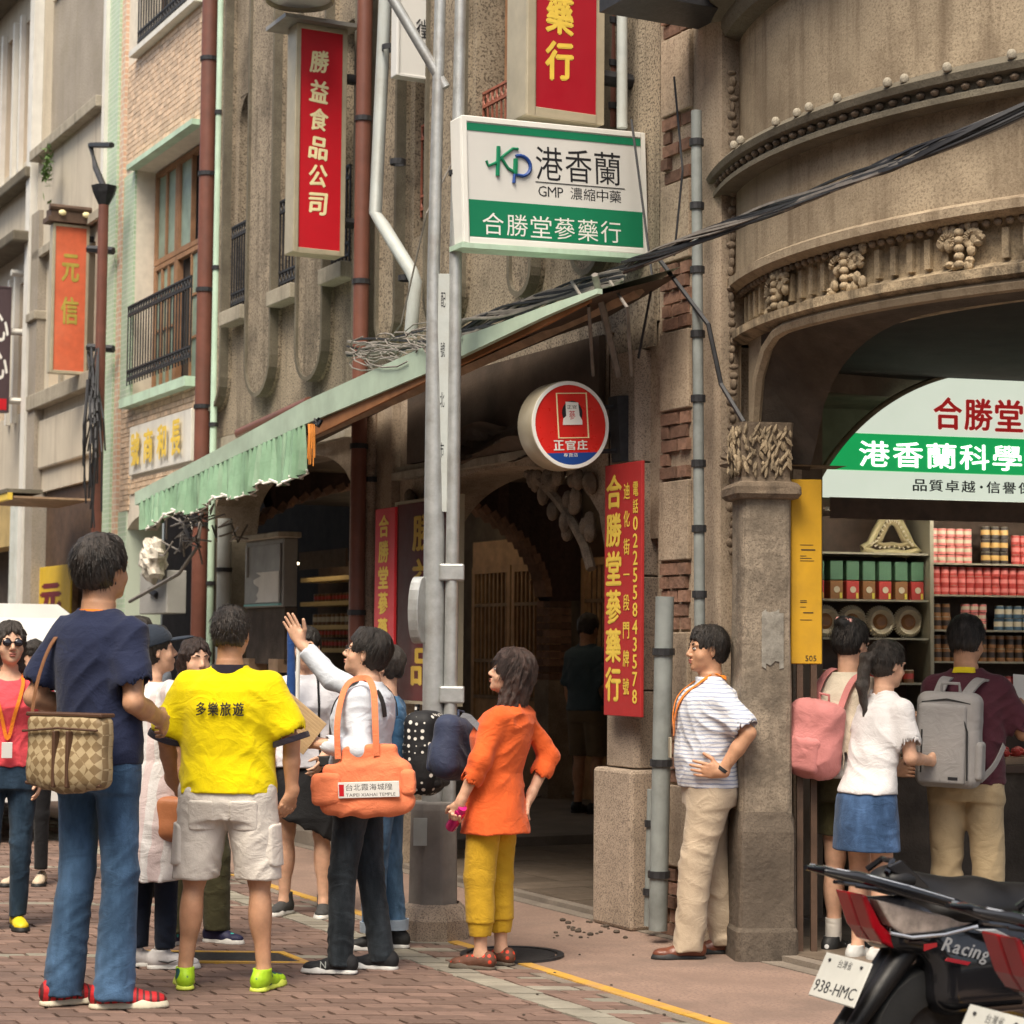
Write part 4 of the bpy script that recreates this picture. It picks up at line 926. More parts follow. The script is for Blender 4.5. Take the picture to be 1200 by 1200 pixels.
for i in range(10):
    a = av(365 + random.uniform(-4,4), 497, VA-.02); mb.tube([a, a + Vector((.01, 0, -.06)), a + Vector((random.uniform(-.02,.02), 0, -.14 - random.random()*.16))], .004, 4)
mb.build('orange_tassel', mat('orange_cord', (.7,.25,.04), .6, .1, 5, bump=0), aw)
mb = MB(); [mb.tube([av(370,494,VA-.03), av(372 + 5*math.cos(k), 494 + 4*math.sin(k), VA-.05), av(374,500,VA-.03)], .008, 5) for k in range(8)]; mb.build('rope_knot', K['cable'], aw)
# folded old tarpaulin under the right part of the awning
tb = MB(); nn = 24
for i in range(nn):
    for k in range(6):
        f = lambda i, k: av(505 + (700-505)*i/nn, 505 + k*7 - i*.9 + 5*math.sin(i*.7 + k) , -.12 - .10*math.sin(k*1.3 + i*.35))
        tb.add([f(i,k), f(i+1,k), f(i+1,k+1), f(i,k+1)], [(0,1,2,3)])
tb.build('old_tarpaulin', K['awning_dark'], aw, smooth=True)
# ================================================================ PIPES on the facade
def pipe(name, pts, r, m, label, clamps=0, group=None, M=MF, n=12):
    t = thing(name, label, 'pipe', M, group); MB().tube(pts, r, n).build('tube', m, t, smooth=True)
    a, b = Vector(pts[0]), Vector(pts[-1])
    for k in range(clamps):
        p = lerp(a, b, (k + .5)/clamps); MB().lathe([(r+.001,-.018),(r+.01,-.018),(r+.01,.018),(r+.001,.018)], 12, c=p).build('clamp', K['iron'], t)
    return t
U1 = fp(239,400,-.13).x; U2 = fp(252,400,-.09).x; U3 = fp(421,500,-.2).x; U4 = fp(118,400,-.3).x
pipe('drainpipe', [(U1,-.13,0), (U1,-.13,8.1)], .07, K['pipe_red'], 'red-brown square-looking drainpipe beside the peach tiled house', 8)
pipe('drainpipe', [(U2,-.09,0), (U2,-.09,8.1)], .03, K['green_trim'], 'thin pale green pipe right beside the red-brown drainpipe of the tiled house', 6)
pipe('drainpipe', [(U3,-.2,0), (U3,-.2,8.1)], .055, K['pipe_red'], 'red-brown drainpipe behind the sign hanging in the middle of the stone shophouse', 7)
pipe('drainpipe', [(fp(262,700,-.12).x,-.12,0), (fp(262,700,-.12).x,-.12,2.55)], .06, K['pipe_grey'], 'short thick grey pipe between the red drainpipe and the metal cabinet', 3)
pw = [fp(452,-10,-.3), fp(440,250,-.3), fp(450,266,-.28), fp(482,318,-.22), fp(487,330,-.2), fp(481,395,-.2)]
pipe('drainpipe', pw, .045, K['pipe_grey'], 'pale grey drainpipe with an elbow bend left of the double lamp pole', 3)
pipe('drainpipe', [fp(816,130,-.12), fp(820,735,-.12)], .028, K['pipe_dim'], 'thin grey pipe running down the brick pier left of the round tower', 8)
pipe('drainpipe', [fp(779,699,-.2), fp(771,1090,-.2)], .048, K['pipe_dim'], 'grey-green pipe standing against the pier behind the man in the striped polo', 3)
pipe('drainpipe', [fp(764,925,-.12), fp(760,1085,-.12)], .025, K['pipe_dim'], 'thin low pipe at the foot of the granite column', 2)
pipe('drainpipe', [(fp(431,700,-.1).x,-.1,0), (fp(431,700,-.1).x,-.1,3.2)], .05, K['stone_post'], 'thin stone-coloured pipe on the pillar left of the red banner', 3)
pipe('drainpipe', [fp(729,150,-.1), fp(729,0,-.1)], .03, K['pipe_grey'], 'pale pipe beside the tall red sign at the top of the photo')
pipe('drainpipe', [fp(716,150,-.02), fp(716,0,-.02)], .03, K['pipe_red'], 'red-brown pipe right of the tall red sign at the top of the photo', 3)
dpm = thing('utility_post', 'dark brown steel post with tangled cables at the left corner of the tiled house', 'post', MF)
MB().tube([(U4,-.3,0), (U4,-.3,5.9)], .052, 8).build('post', K['pipe_red'], dpm, smooth=True)
MB().lathe([(.05,5.78),(.11,5.90),(.13,5.97),(0,5.97)], 8, c=(U4,-.3,0)).build('post_head', K['iron'], dpm)
MB().tube([(U4,-.3,5.96), fp(112,196,-.3), fp(106,170,-.3), fp(131,170,-.3)], .03, 6).build('bent_bar', K['iron'], dpm)
for y in (292, 407): MB().tube([fp(103,y,-.3), fp(133,y+2,-.1)], .04, 6).build('arm', K['iron'], dpm)
cb = MB()
for k in range(26):
    x = 108 + random.uniform(-7, 9); y0 = 400 + random.random()*60; y1 = y0 + 60 + random.random()*110; xx = x + random.uniform(-10, 10)
    cb.tube([fp(x,y0,-.36), fp((x+xx)/2 + random.uniform(-5,5),(y0+y1)/2,-.42), fp(xx, min(y1, 640),-.36)], .010, 4)
cb.build('cable_tangle', K['cable'], dpm)
pl_ = thing('wall_plant', 'small green fern growing from the corner beside the old lantern sign', 'plant', MF)
lf = MB()
for k in range(90):
    c = fp(54 + random.gauss(0,3.5), 200 + random.gauss(0,12), -.2 - random.random()*.1); s = .03 + random.random()*.03; a = Vector([random.gauss(0,1) for _ in range(3)]).normalized()*s; b = a.cross(Vector((0,0,1)))*.6
    lf.add([c-a, c-b, c+a, c+b], [(0,1,2,3)])
lf.build('leaves', K['leaf'], pl_, kind='stuff')
# ================================================================ PROJECTING SIGNS (face along the street, u = const)
def proj_sign(name, label, cat, u, pxl, pxr, pyt, pyb, th, side=0.0):
    """frame of a sign across the facade: x = towards the wall, faces the camera side; returns thing, width, height"""
    c0 = fu(pxl, (pyt[0]+pyb[0])/2, u); c1 = fu(pxr, (pyt[1]+pyb[1])/2, u)
    zt = (fu(pxl, pyt[0], u).z + fu(pxr, pyt[1], u).z)/2; zbm = (fu(pxl, pyb[0], u).z + fu(pxr, pyb[1], u).z)/2
    M_ = MF @ Matrix.Translation((u, (c0.y+c1.y)/2, (zt+zbm)/2)) @ Matrix.Rotation(R(90), 4, 'Z')
    # local x -> facade v direction (into wall); local -y -> +u (towards camera)
    return thing(name, label, cat, M_), abs(c1.y - c0.y), zt - zbm, M_
def frame_box(t, W, H, th, fr, mface, mframe, name='face'):
    box((-W/2, 0, -H/2), (W/2, th, H/2), 'case', mframe, t, bevel=.008)
    m_ = MB(); e = .012
    m_.box((-W/2, -e, -H/2), (-W/2+fr, -.001, H/2)); m_.box((W/2-fr, -e, -H/2), (W/2, -.001, H/2)); m_.box((-W/2+fr, -e, H/2-fr), (W/2-fr, -.001, H/2)); m_.box((-W/2+fr, -e, -H/2), (W/2-fr, -.001, -H/2+fr))
    m_.build('frame', mframe, t, bevel=.003)
    return box((-W/2+fr, -.005, -H/2+fr), (W/2-fr, -.002, H/2-fr), name, mface, t)
# red sign, six characters
t, W, H, M_ = proj_sign('shop_sign', 'tall red hanging sign with six pale characters under a round lamp', 'sign', -3.75, 345, 405, (30, 32), (298, 298), .16)
frame_box(t, W, H, .17, .035, K['sign_red'], K['sign_frame'])
lettering('characters', '勝益食品公司', -W*.24, -H*.36, W*.13, H*.39, K['gold_pale'], t, y=-.008, bold=.045, vertical=True, gap=.2, slant=.08, jit=.1)
m_ = MB(); [m_.tube([(W/2, .08, z), (W/2+.55, .08, z)], .04, 8) for z in (H*.3, -H*.34)]; m_.build('bracket', K['iron'], t, smooth=True)
m_ = MB().box((-W/2-.12, -.1, H/2+.0), (W/2+.05, .3, H/2+.03)); m_.build('hood', K['steel_box'], t)
g = fu(342, 5, -3.7)
lm = thing('street_lamp', 'round pale metal lamp hanging above the tall red sign at the top edge', 'lamp', MF @ Matrix.Translation((g.x+.15, g.y, g.z)))
MB().lathe([(.0,.22),(.21,.22),(.24,.18),(.245,-.02),(.235,-.03),(.225,-.02),(.22,.1)], 28).build('housing', K['sign_frame'], lm, smooth=True)
MB().lathe([(0,.01),(.22,.0)], 28).build('lens', K['sign_white'], lm)
MB().tube([(0,0,.22),(0,0,.8)], .03, 8).build('stem', K['iron'], lm)
# red sign at the top, yellow characters
t, W, H, M_ = proj_sign('shop_sign', 'tall crimson sign with yellow characters above the white and green sign', 'sign', .06, 618, 708, (-240, -240), (136, 146), .2)
frame_box(t, W, H, .24, .05, mat('crimson', (.36,.008,.02), .4, .06, 3, bump=0), K['sign_frame'])
lettering('characters', '合勝堂參藥行', -W*.27, -H*.5 + H*.087, W*.10, H*.5-.06, K['gold'], t, y=-.008, bold=.05, vertical=True, gap=.17, jit=.1)
m_ = MB(); m_.tube([(W/2, .1, -H*.5+.3), (W/2+.3, .1, -H*.5+.3)], .045, 8); m_.build('bracket', K['iron'], t, smooth=True)
# white and green sign
US = .15
t, W, H, M_ = proj_sign('shop_sign', 'white and green horizontal pharmacy sign with a green and blue emblem', 'sign', US, 541, 757, (137, 155), (286, 296), .2)
t.matrix_world = M_ @ Matrix.Rotation(R(-2.2), 4, 'Y')
frame_box(t, W, H, .13, .03, K['sign_white'], K['white'])
box((-W/2+.03, -.008, H/2-.075), (W/2-.03, -.0055, H/2-.035), 'green_bar', K['sign_green'], t)
box((-W/2+.03, -.008, -H/2+.035), (W/2-.03, -.0055, -H/2+.23), 'green_band', K['sign_green'], t)
box((-W/2-.02, -.02, -H/2-.03), (W/2, .13, -H/2-.004), 'mint_edge', K['green_trim'], t)
X = lambda px: (px - 545)/(757-545)*W - W/2
Z = lambda py: H/2 - (py-137)/(286-137)*H
lettering('company_characters', '港香蘭', X(628), Z(205), X(730), Z(165), K['ink'], t, y=-.0058, bold=.0, gap=.1)
lettering('gmp_lettering', 'GMP', X(626), Z(225), X(664), Z(212), K['ink'], t, y=-.0058, bold=.01, gap=.05); lettering('small_characters', '濃縮中藥', X(667), Z(226), X(728), Z(211), K['ink'], t, y=-.0058, bold=0, gap=.1)
box((X(627), -.0075, Z(208.5)), (X(731), -.0056, Z(207.6)), 'rule', K['ink'], t)
lettering('shop_characters', '合勝堂蔘藥行', X(566), Z(275), X(728), Z(249), K['white'], t, y=-.0088, bold=.01, gap=.12)
em = MB(); em.tube([(X(584), -.009, Z(205)), (X(586), -.009, Z(170))], .012, 6); em.tube([(X(572), -.009, Z(188)), (X(574), -.009, Z(194)), (X(582), -.009, Z(190)), (X(592), -.009, Z(180)), (X(602), -.009, Z(171)), (X(608), -.009, Z(171))], .008, 6)
em.tube([(X(588), -.009, Z(182)), (X(596), -.009, Z(195)), (X(603), -.009, Z(199))], .009, 6); em.tube([(X(605), -.009, Z(183)), (X(604), -.009, Z(201))], .014, 6); em.build('emblem_green', K['sign_green'], t)
em = MB(); em.tube([(X(605)+.0, -.010, Z(180))] + [(X(610) + .06*math.sin(a), -.010, Z(191) + .055*math.cos(a)) for a in [-.3+.32*k for k in range(11)]] + [(X(603), -.010, Z(202)), (X(602), -.010, Z(212))], .010, 6); em.build('emblem_blue', K['sign_blue'], t)
# ---- round sign
c = fu(668, 498, .1); c1 = fu(668, 446, .1); r_ = c1.z - c.z
M_ = MF @ Matrix.Translation(c) @ Matrix.Rotation(R(90), 4, 'Z') @ Matrix.Rotation(R(-4), 4, 'Y')
t = thing('round_sign', 'round red sign with white rim and blue foot under the awning', 'sign', M_)
RX = Matrix.Rotation(R(90), 4, 'X')
MB().lathe([(0,-.16),(r_*.96,-.16),(r_,-.15),(r_,-.005),(r_*.99,.005),(r_*.9,.008),(r_*.9,.0),(0,.0)], 48, M=RX).build('case', K['sign_frame'], t, smooth=True)
MB().lathe([(r_*.9,.009),(r_*.98,.009),(r_*.985,.0)], 48, M=RX).build('rim', K['white'], t, smooth=True)
MB().lathe([(0,.004),(r_*.9,.004)], 48, M=RX).build('face', mat('round_sign_red', (.62,.02,.015), .3, .08, 6, bump=0), t)
a0 = R(234); pts = [(r_*.9*math.cos(a), r_*.9*math.sin(a)) for a in [R(224) + R(92)*k/16 for k in range(17)]]
MB().prism(pts, -.0062, -.0045).build('blue_foot', K['sign_blue'], t)
q = r_
fr_ = MB(); w2, z0, z1 = .42*q, -.28*q, .70*q
for a, b in (((-.33*q, z0), (-.31*q, z1)), ((.43*q, z0), (.45*q, z1))): fr_.box((a[0], -.0065, a[1]), (b[0]+.01*q, -.0045, b[1]))
fr_.box((-.33*q, -.0066, z1), (.46*q, -.0045, z1+.02*q)); fr_.box((-.33*q, -.0066, z0-.02*q), (.46*q, -.0045, z0)); fr_.build('gold_frame', K['gold_pale'], t)
MB().prism([(.06*q+.26*q*math.cos(a), .27*q+.27*q*math.sin(a)) for a in [2*math.pi*k/20 for k in range(20)]], -.0068, -.0046).build('crest_ground', K['ink'], t)
MB().prism([(-.1*q,.52*q),(.22*q,.5*q),(.24*q,.2*q),(.3*q,.1*q),(.3*q,.0),(-.2*q,.0),(-.18*q,.14*q),(-.1*q,.2*q)], -.0085, -.0069).build('crest', K['white'], t)
lettering('crest_word', '正官', -.07*q, .36*q, .19*q, .44*q, K['ink'], t, y=-.009, bold=.0); lettering('crest_mark', '蔘', -.03*q, .12*q, .15*q, .32*q, K['sign_red'], t, y=-.009, bold=.01)
lettering('sign_characters', '正官庄', -.46*q, -.57*q, .44*q, -.34*q, K['white'], t, y=-.0065, bold=.04, gap=.1); lettering('small_characters', '專賣店', -.22*q, -.72*q, .16*q, -.63*q, K['white'], t, y=-.0065, bold=.02)
m_ = MB(); m_.tube([(r_*.9,.08,.1), (r_+.22,.08,.1)], .014, 6); m_.tube([(r_*.8,.08,-.14), (r_+.22,.08,-.14)], .014, 6); m_.box((r_+.08,.03,-.2),(r_+.16,.13,.16)); m_.build('bracket', K['iron'], t)
# ---- orange lantern sign far left
t, W, H, M_ = proj_sign('shop_sign', 'faded orange-red hanging sign with two gold characters and a carved wooden cap', 'sign', -11.12, 60, 103, (262, 264), (438, 438), .1)
frame_box(t, W, H, .12, .03, K['sign_orange'], K['sign_frame'])
lettering('characters', '元信', -W*.24, -H*.27, W*.24, H*.3, mat('old_gold', (.42,.33,.06), .5, .2, 8, bump=.1), t, y=-.009, bold=.04, vertical=True, gap=.34)
m_ = MB(); m_.box((-W*.66, -.06, H/2+.01), (W*.66, .18, H/2+.06)); m_.box((-W*.58, -.04, H/2+.06), (W*.58, .16, H/2+.15)); m_.tube([(-W*.62, -.03, H/2+.16), (W*.62, -.03, H/2+.16)], .035, 8); m_.build('carved_cap', K['wood_dark'], t)
for s in (-.3, .35): MB().ball((W*s, -.08, H/2+.1), (.04,.02,.03), 8, 6).build('gilt_boss', K['gold_pale'], t, smooth=True)
for z in (H*.42, -H*.35): MB().tube([(W/2, .05, z), (W/2+.5, .05, z)], .035, 8).build('bracket', K['iron'], t, smooth=True)
t, W, H, M_ = proj_sign('shop_sign', 'dark brown sign with white brush strokes cut by the left edge', 'sign', -14.0, -18, 12, (335, 335), (483, 483), .1)
frame_box(t, W, H, .1, .02, mat('brown_sign', (.07,.045,.05), .5, .1, 5, bump=0), mat('brown_sign_edge', (.07,.045,.05), .5, .1, 5, bump=0))
lettering('characters', '心心', -W*.3, -H*.3, W*.42, H*.3, K['white'], t, y=-.009, bold=.03, vertical=True, gap=.2); box((-W/2+.03,-.009,-H/2+.03),(W/2-.03,-.006,-H/2+.16),'red_seal',K['sign_red'],t)
m_ = MB(); [m_.tube([(W/2, .05, z), (W/2+.55, .05, z)], .04, 8) for z in (H*.15, -H*.4)] ; m_.tube([(W/2,.05,H*.62),(W/2+.5,.05,H*.62)], .04, 8); m_.build('bracket', K['white_paint'], t, smooth=True)
# ---- small white sign behind the pole at top
t, W, H, M_ = proj_sign('shop_sign', 'narrow off-white sign with thin dark characters behind the lamp pole', 'sign', -2.6, 466, 519, (-150, -150), (92, 92), .1)
frame_box(t, W, H, .1, .015, K['sign_white'], K['sign_white']); lettering('characters', '漢方生徵', -W*.1, -H*.42, W*.32, H*.4, K['ink'], t, y=-.009, bold=0, vertical=True, gap=.5)
# ---- banners and boards parallel to the facade
def board(name, label, cat, pl, pr_, yt, yb, v, m, th=.02):
    a = fp(pl, yt, v); b = fp(pr_, yt, v); zt = a.z; zb_ = fp(pl, yb, v).z
    t = thing(name, label, cat, MF @ Matrix.Translation(((a.x+b.x)/2, v, (zt+zb_)/2))); W, H = b.x-a.x, zt-zb_
    box((-W/2, 0, -H/2), (W/2, th, H/2), 'panel', m, t, bevel=.003); return t, W, H
t, W, H = board('banner', 'red vertical banner with columns of yellow characters on the granite column', 'banner', 709, 752, 546, 838, -.16, K['banner_red'])
lettering('large_characters', '合勝堂蔘藥行', -W*.45, -H*.46, -W*.02, H*.46, K['gold'], t, bold=.05, vertical=True, gap=.1)
lettering('middle_characters', '迪化街一段門牌號', W*.03, -H*.46, W*.2, H*.42, K['gold'], t, bold=.03, vertical=True, gap=.4)
lettering('telephone_digits', '電話02255843578', W*.28, -H*.46, W*.42, H*.42, K['gold'], t, bold=.03, vertical=True, gap=.15)
t, W, H = board('banner', 'narrow red vertical banner with yellow characters between the pillar and the maroon board', 'banner', 440, 463, 597, 790, -.3, mat('bright_banner_red', (.55,.03,.04), .4, .08, 5, bump=.05))
lettering('characters', '合勝堂蔘藥行', -W*.3, -H*.47, W*.22, H*.46, K['gold'], t, bold=.05, vertical=True, gap=.12)
t, W, H = board('shop_sign', 'large maroon board with yellow characters standing behind the double lamp pole', 'sign', 466, 533, 592, 820, -.12, K['maroon'], .05)
lettering('characters', '勝益食品', -W*.22, -H*.46, W*.2, H*.44, K['gold'], t, bold=.04, vertical=True, gap=.16)
m_ = MB(); m_.box((-W/2-.02,-.01,-H/2-.02),(-W/2,.06,H/2+.02)); m_.box((W/2,-.01,-H/2-.02),(W/2+.02,.06,H/2+.02)); m_.box((-W/2,-.01,H/2),(W/2,.06,H/2+.02)); m_.box((-W/2,-.01,-H/2-.02),(W/2,.06,-H/2)); m_.build('frame', K['sign_frame'], t)
t, W, H = board('shop_sign', 'yellow board with one dark red character beyond the man in the navy shirt', 'sign', 41, 83, 666, 740, .0, mat('yellow_board', (.66,.44,.03), .5, .1, 5, dirt=.3, dirt_col=(.5,.3,.05), bump=.05))
lettering('character', '元', -W*.34, -H*.2, W*.36, H*.24, mat('dark_red_paint', (.16,.01,.02), .5, .1, 5, bump=0), t, bold=.09)
# left-hand awning of the grey house: yellow-edged
t = thing('awning', 'flat awning with yellow front edge over the grey and cream shophouses at the left', 'awning', MF)
a, b = fp(-20, 592, -.9), fp(104, 556, -.9); b.x = min(b.x, fp(108, 556, -.1).x)
MB().box((a.x, -.95, a.z-.02), (b.x, -.9, a.z+.05)).build('front_edge', K['gold'], t); MB().box((a.x, -.89, a.z-.0), (b.x, -.1, a.z+.02)).build('sheet', K['wood_pale'], t); MB().box((a.x, -.96, a.z+.051), (b.x, -.6, a.z+.09)).build('top_edge', K['moulding'], t)
# ================================================================ METAL CABINETS, plastic bag
cabM = MF @ Matrix.Translation((fp(308,700,-.2).x, -.2, 0))
cab = thing('utility_cabinet', 'grey steel cabinet with peeled posters on the pillar above the raised hand', 'cabinet', cabM)
z1, z0 = fp(308,633,-.2).z, fp(308,778,-.2).z; zm = fp(308,712,-.2).z; wl = fp(287,700,-.2).x - fp(308,700,-.2).x; wr = fp(331,700,-.2).x - fp(308,700,-.2).x
box((wl, 0, zm), (wr, .12, z1), 'case', K['steel_box'], cab, bevel=.01); box((wl-.05, -.06, z1+.001), (wr+.05, .13, z1+.045), 'lid', K['sill'], cab, bevel=.008)
box((wl+.03, -.015, zm+.03), (wr-.03, -.001, z1-.04), 'door', K['steel_box'], cab, bevel=.005); box((wl, .02, z0), (wr, .12, zm-.002), 'lower_case', K['dark_stone'], cab)
pp = MB(); rr = random.Random(3)
n_ = 9; L_ = []
for i in range(n_): z = zm + .04 + i*(z1-zm)*.5/n_; L_.append((wl + (wr-wl)*(.38 + rr.uniform(-.10,.14)), z))
Rr = [(wr-.045, z + .0) for _, z in L_][::-1]; pp.prism(L_ + Rr, -.018, -.0155).build('paper_scrap', K['white_paint'], cab)
box((wl+.09, -.03, zm+.24), (wl+.105, -.016, zm+.48), 'handle', K['galv'], cab); box((wl+.03, -.02, zm+.012), (wr-.02, -.0, zm+.028), 'teal_tape', mat('teal_tape', (.2,.45,.42), .5, .1, 5, bump=0), cab)
for s in (wl+.0, wr-.2): box((s, -.03, z0-.06), (s+.2, .12, z0+.04), 'support_block', K['wood_pale'], cab)
mb_ = thing('electric_meter_box', 'small grey meter box on the tiled house under a crumpled plastic bag', 'cabinet', MF)
a, b = fp(163,720,-.2), fp(196,668,-.2); box((a.x,-.2,a.z),(b.x,-.02,b.z),'case',mat('grey_box', (.34,.33,.31), .5,.1,5, bump=.05),mb_,bevel=.008)
MB().tube([fp(176,692,-.21), fp(184,698,-.21)], .03, 10).build('dial', K['iron'], mb_)
pb = thing('plastic_bag', 'crumpled translucent plastic bag hanging over the meter box', 'bag', MF)
sb_ = MB(); c = fp(180,655,-.3); sb_.ball((0,0,0), (.2,.1,.19), 22, 14)
for i, v in enumerate(sb_.v):
    n_ = math.sin(v[0]*37+v[2]*21)*.02 + math.sin(v[2]*55-v[0]*31)*.015 + math.sin(v[1]*60+v[0]*50)*.012; k = 1 + n_*7; sb_.v[i] = (c.x + v[0]*k + .1*v[2], c.y + v[1]*k, c.z + v[2]*k)
sb_.build('bag', mat('crumpled_plastic', (.55,.50,.42), .3, .25, 14, bump=.6, bs=30, spec=.6), pb)
mb = MB()
for k in range(34):                                      # cable knots under the awning end
    x, y = 215 + random.uniform(-22, 60), 605 + random.uniform(-12, 30); mb.tube([fp(x,y,-.5), fp(x+random.uniform(-20,20),y+random.uniform(-14,22),-.55), fp(x+random.uniform(-30,30),y+random.uniform(-10,34),-.45)], .008, 4)
mb.tube([fp(152,705,-.4), fp(210,672,-.4), fp(232,640,-.35), fp(236,600,-.3)], .016, 6)
tc_ = mb.build('cable_tangle', K['cable_grey'], None, MF, label='knotted old cables and rods dangling under the left end of the green awning', cat='cables')
# ================================================================ CABLES across the tower and above the awning
def cable_bundle(name, label, pts, n, spread, r, ms, M=None, sag=0):
    t = thing(name, label, 'cables', M)
    per = [MB() for _ in ms]
    for k in range(n):
        ph = random.random()*6.28; ph2 = random.random()*6.28; pr = []
        N_ = 14*(len(pts)-1)
        for i in range(N_+1):
            f = i/14; a = min(int(f), len(pts)-2); u_ = f - a
            p = [pts[max(a-1,0)], pts[a], pts[a+1], pts[min(a+2,len(pts)-1)]]
            q = .5*((2*p[1]) + (-p[0]+p[2])*u_ + (2*p[0]-5*p[1]+4*p[2]-p[3])*u_**2 + (-p[0]+3*p[1]-3*p[2]+p[3])*u_**3)
            s = spread*(1 + .9*math.sin(f*2.1+ph)); q = q + Vector((math.cos(ph+f*1.3)*.5, math.sin(ph2+f*.9)*.6, math.sin(ph+f*1.7)))*s; pr.append(q)
        per[k % len(ms)].tube(pr, r*random.uniform(.7,1.3), 5)
    for mbx, m in zip(per, ms): mbx.build('strand', m, t, smooth=True, kind='stuff')
cable_bundle('overhead_cables', 'thick bundle of black cables slung across the round tower', [atY(730,318,10.2), atY(800,290,9.7), atY(890,253,9.2), atY(1010,205,8.1), atY(1100,170,7.6), atY(1300,88,7.3)], 18, .024, .0075, [K['cable'], K['cable'], K['cable_grey']])
cable_bundle('overhead_cables', 'tangle of dark cables lying along the top of the green awning', [MF @ fp(410,415,-.4), MF @ fp(500,402,-.4), MF @ fp(570,380,-.4), MF @ fp(650,350,-.35), MF @ fp(735,318,-.3)], 16, .045, .009, [K['cable'], K['cable_grey']])
mb = MB()
for k in range(34):
    c = Vector((465 + random.uniform(-40,55), 415 + random.uniform(-25,25), 0)); rr_ = random.uniform(10, 32); a0 = random.random()*6; v = -.5 - random.random()*.5
    mb.tube([fp(c.x + rr_*math.cos(a0+q*.7), c.y + rr_*.45*math.sin(a0+q*.7), v) for q in range(7)], .0048, 4)
mb.tube([fp(545,160,-.4), fp(500,250,-.6), fp(470,380,-.6), fp(455,400,-.6)], .006, 4)
for x in (690, 735): mb.tube([fp(x-20,330,-.4), fp(x,360,-.5), fp(x+5,440,-.3)], .01, 5)
mb.tube([fp(697,322,-.5), fp(725,440,-.15)], .02, 5)
mb.build('cable_coils', K['cable_grey'], None, MF, kind='stuff', label='loose coils of grey cable hanging over the awning left of the pole', cat='cables')
mb = MB()
mb.tube([fp(790,90,-.1), fp(800,200,-.1), fp(790,300,-.12)], .007, 4)
mb.tube([fp(770,300,-.15), fp(830,380,-.15), fp(845,450,-.1), fp(872,495,-.1)], .013, 5); mb.tube([fp(740,140,-.15), fp(765,330,-.15), fp(748,420,-.15)], .008, 4)
mb.build('wall_cables', K['cable'], None, MF, label='thin loose cables hanging down the pier between the awning and the tower', cat='cables')
# balcony bracket and bars at the top, between sign and tower
t = thing('metal_balcony', 'dark iron balcony frame at the top edge left of the tower', 'balcony', MF)
a, b = fp(722,18,-.5), fp(842,18,-.1); mb = MB(); mb.box((a.x-.0,-.6,a.z),(b.x,.0,a.z+.05)); mb.box((a.x,-.6,a.z+.05),(b.x,-.56,a.z+.12))
for k in range(12): u_ = a.x+(b.x-a.x)*k/11; mb.box((u_-.01,-.6,a.z+.12),(u_+.01,-.58,a.z+.6))
mb.build('frame', K['iron'], t)
# ================================================================ DOUBLE LAMP POLE
pp = ground(513, 1098); PO = thing('lamp_pole', 'double galvanised pole on an octagonal concrete foot right of the guide', 'pole', Matrix.Translation((pp.x, pp.y, 0)))
Yp = pp.y; L = lambda px, py, dy=0: atY(px, py, Yp + dy) - Vector((pp.x, pp.y, 0))
MB().lathe([(.0,0),(.20,0),(.20,.10),(.165,.16),(.14,.18)], 8, R(22), R(382), c=L(508,1100)*1 - Vector((0,0,L(508,1100).z))).build('foot', K['stone_post'], PO)
MB().lathe([(.135,.17),(.128,.66),(.12,.70),(0,.70)], 8, R(22), R(382), c=(L(508,1000).x,0,0)).build('pedestal', mat('grey_sleeve', (.22,.2,.18), .6, .2, 5, dirt=.6, dirt_col=(.1,.085,.07), bump=.15), PO, bevel=.01)
MB().tube([L(507,950), L(509,640), L(508,320), L(516,0), L(517,-60)], [.058,.056,.034,.03,.03], 16).build('left_tube', K['galv'], PO, smooth=True)
MB().tube([L(526,948,-.02), L(531,590,-.02), L(534,300,-.02), L(541,-60,-.02)], [.036,.036,.033,.03], 14).build('right_tube', K['galv'], PO, smooth=True)
a, b = L(511,600), L(527,322); MB().box((a.x, -.03, a.z), (b.x, .01, b.z)).build('channel_cover', K['pipe_grey'], PO)
lettering('stencil_marks', '配號北市', a.x+.015, a.z+.1, b.x-.02, b.z-.1, K['ink'], PO, y=-.031, bold=0, vertical=True, gap=.7)
for y in (672, 815): c = L(522, y); MB().box((c.x-.03, -.06, c.z-.04), (c.x+.1, .03, c.z+.05)).build('clamp', K['galv'], PO, bevel=.01)
c = L(491, 715); m_ = MB().lathe([(0,-.03),(.055,-.03),(.055,.03),(0,.03)], 20, M=Matrix.Translation((c.x,-.03,c.z)) @ Matrix.Rotation(R(62),4,'Z') @ Matrix.Rotation(R(90),4,'X') @ Matrix.Diagonal((1.2,3.2,1,1))); m_.build('junction_box', K['galv'], PO, bevel=.004)
MB().tube([L(455,-10), L(522,103)], .028, 10).build('diagonal_arm', K['galv'], PO, smooth=True)
for y in (203,): c = L(535,y,-.02); MB().lathe([(.036,-.012),(.042,-.012),(.042,.012),(.036,.012)], 14, c=c).build('band', K['iron'], PO)
c = L(489,975,-.14); MB().box((c.x-.02,c.y-.0,c.z-.07),(c.x+.05,c.y+.02,c.z+.07)).build('number_plate', K['pipe_grey'], PO)
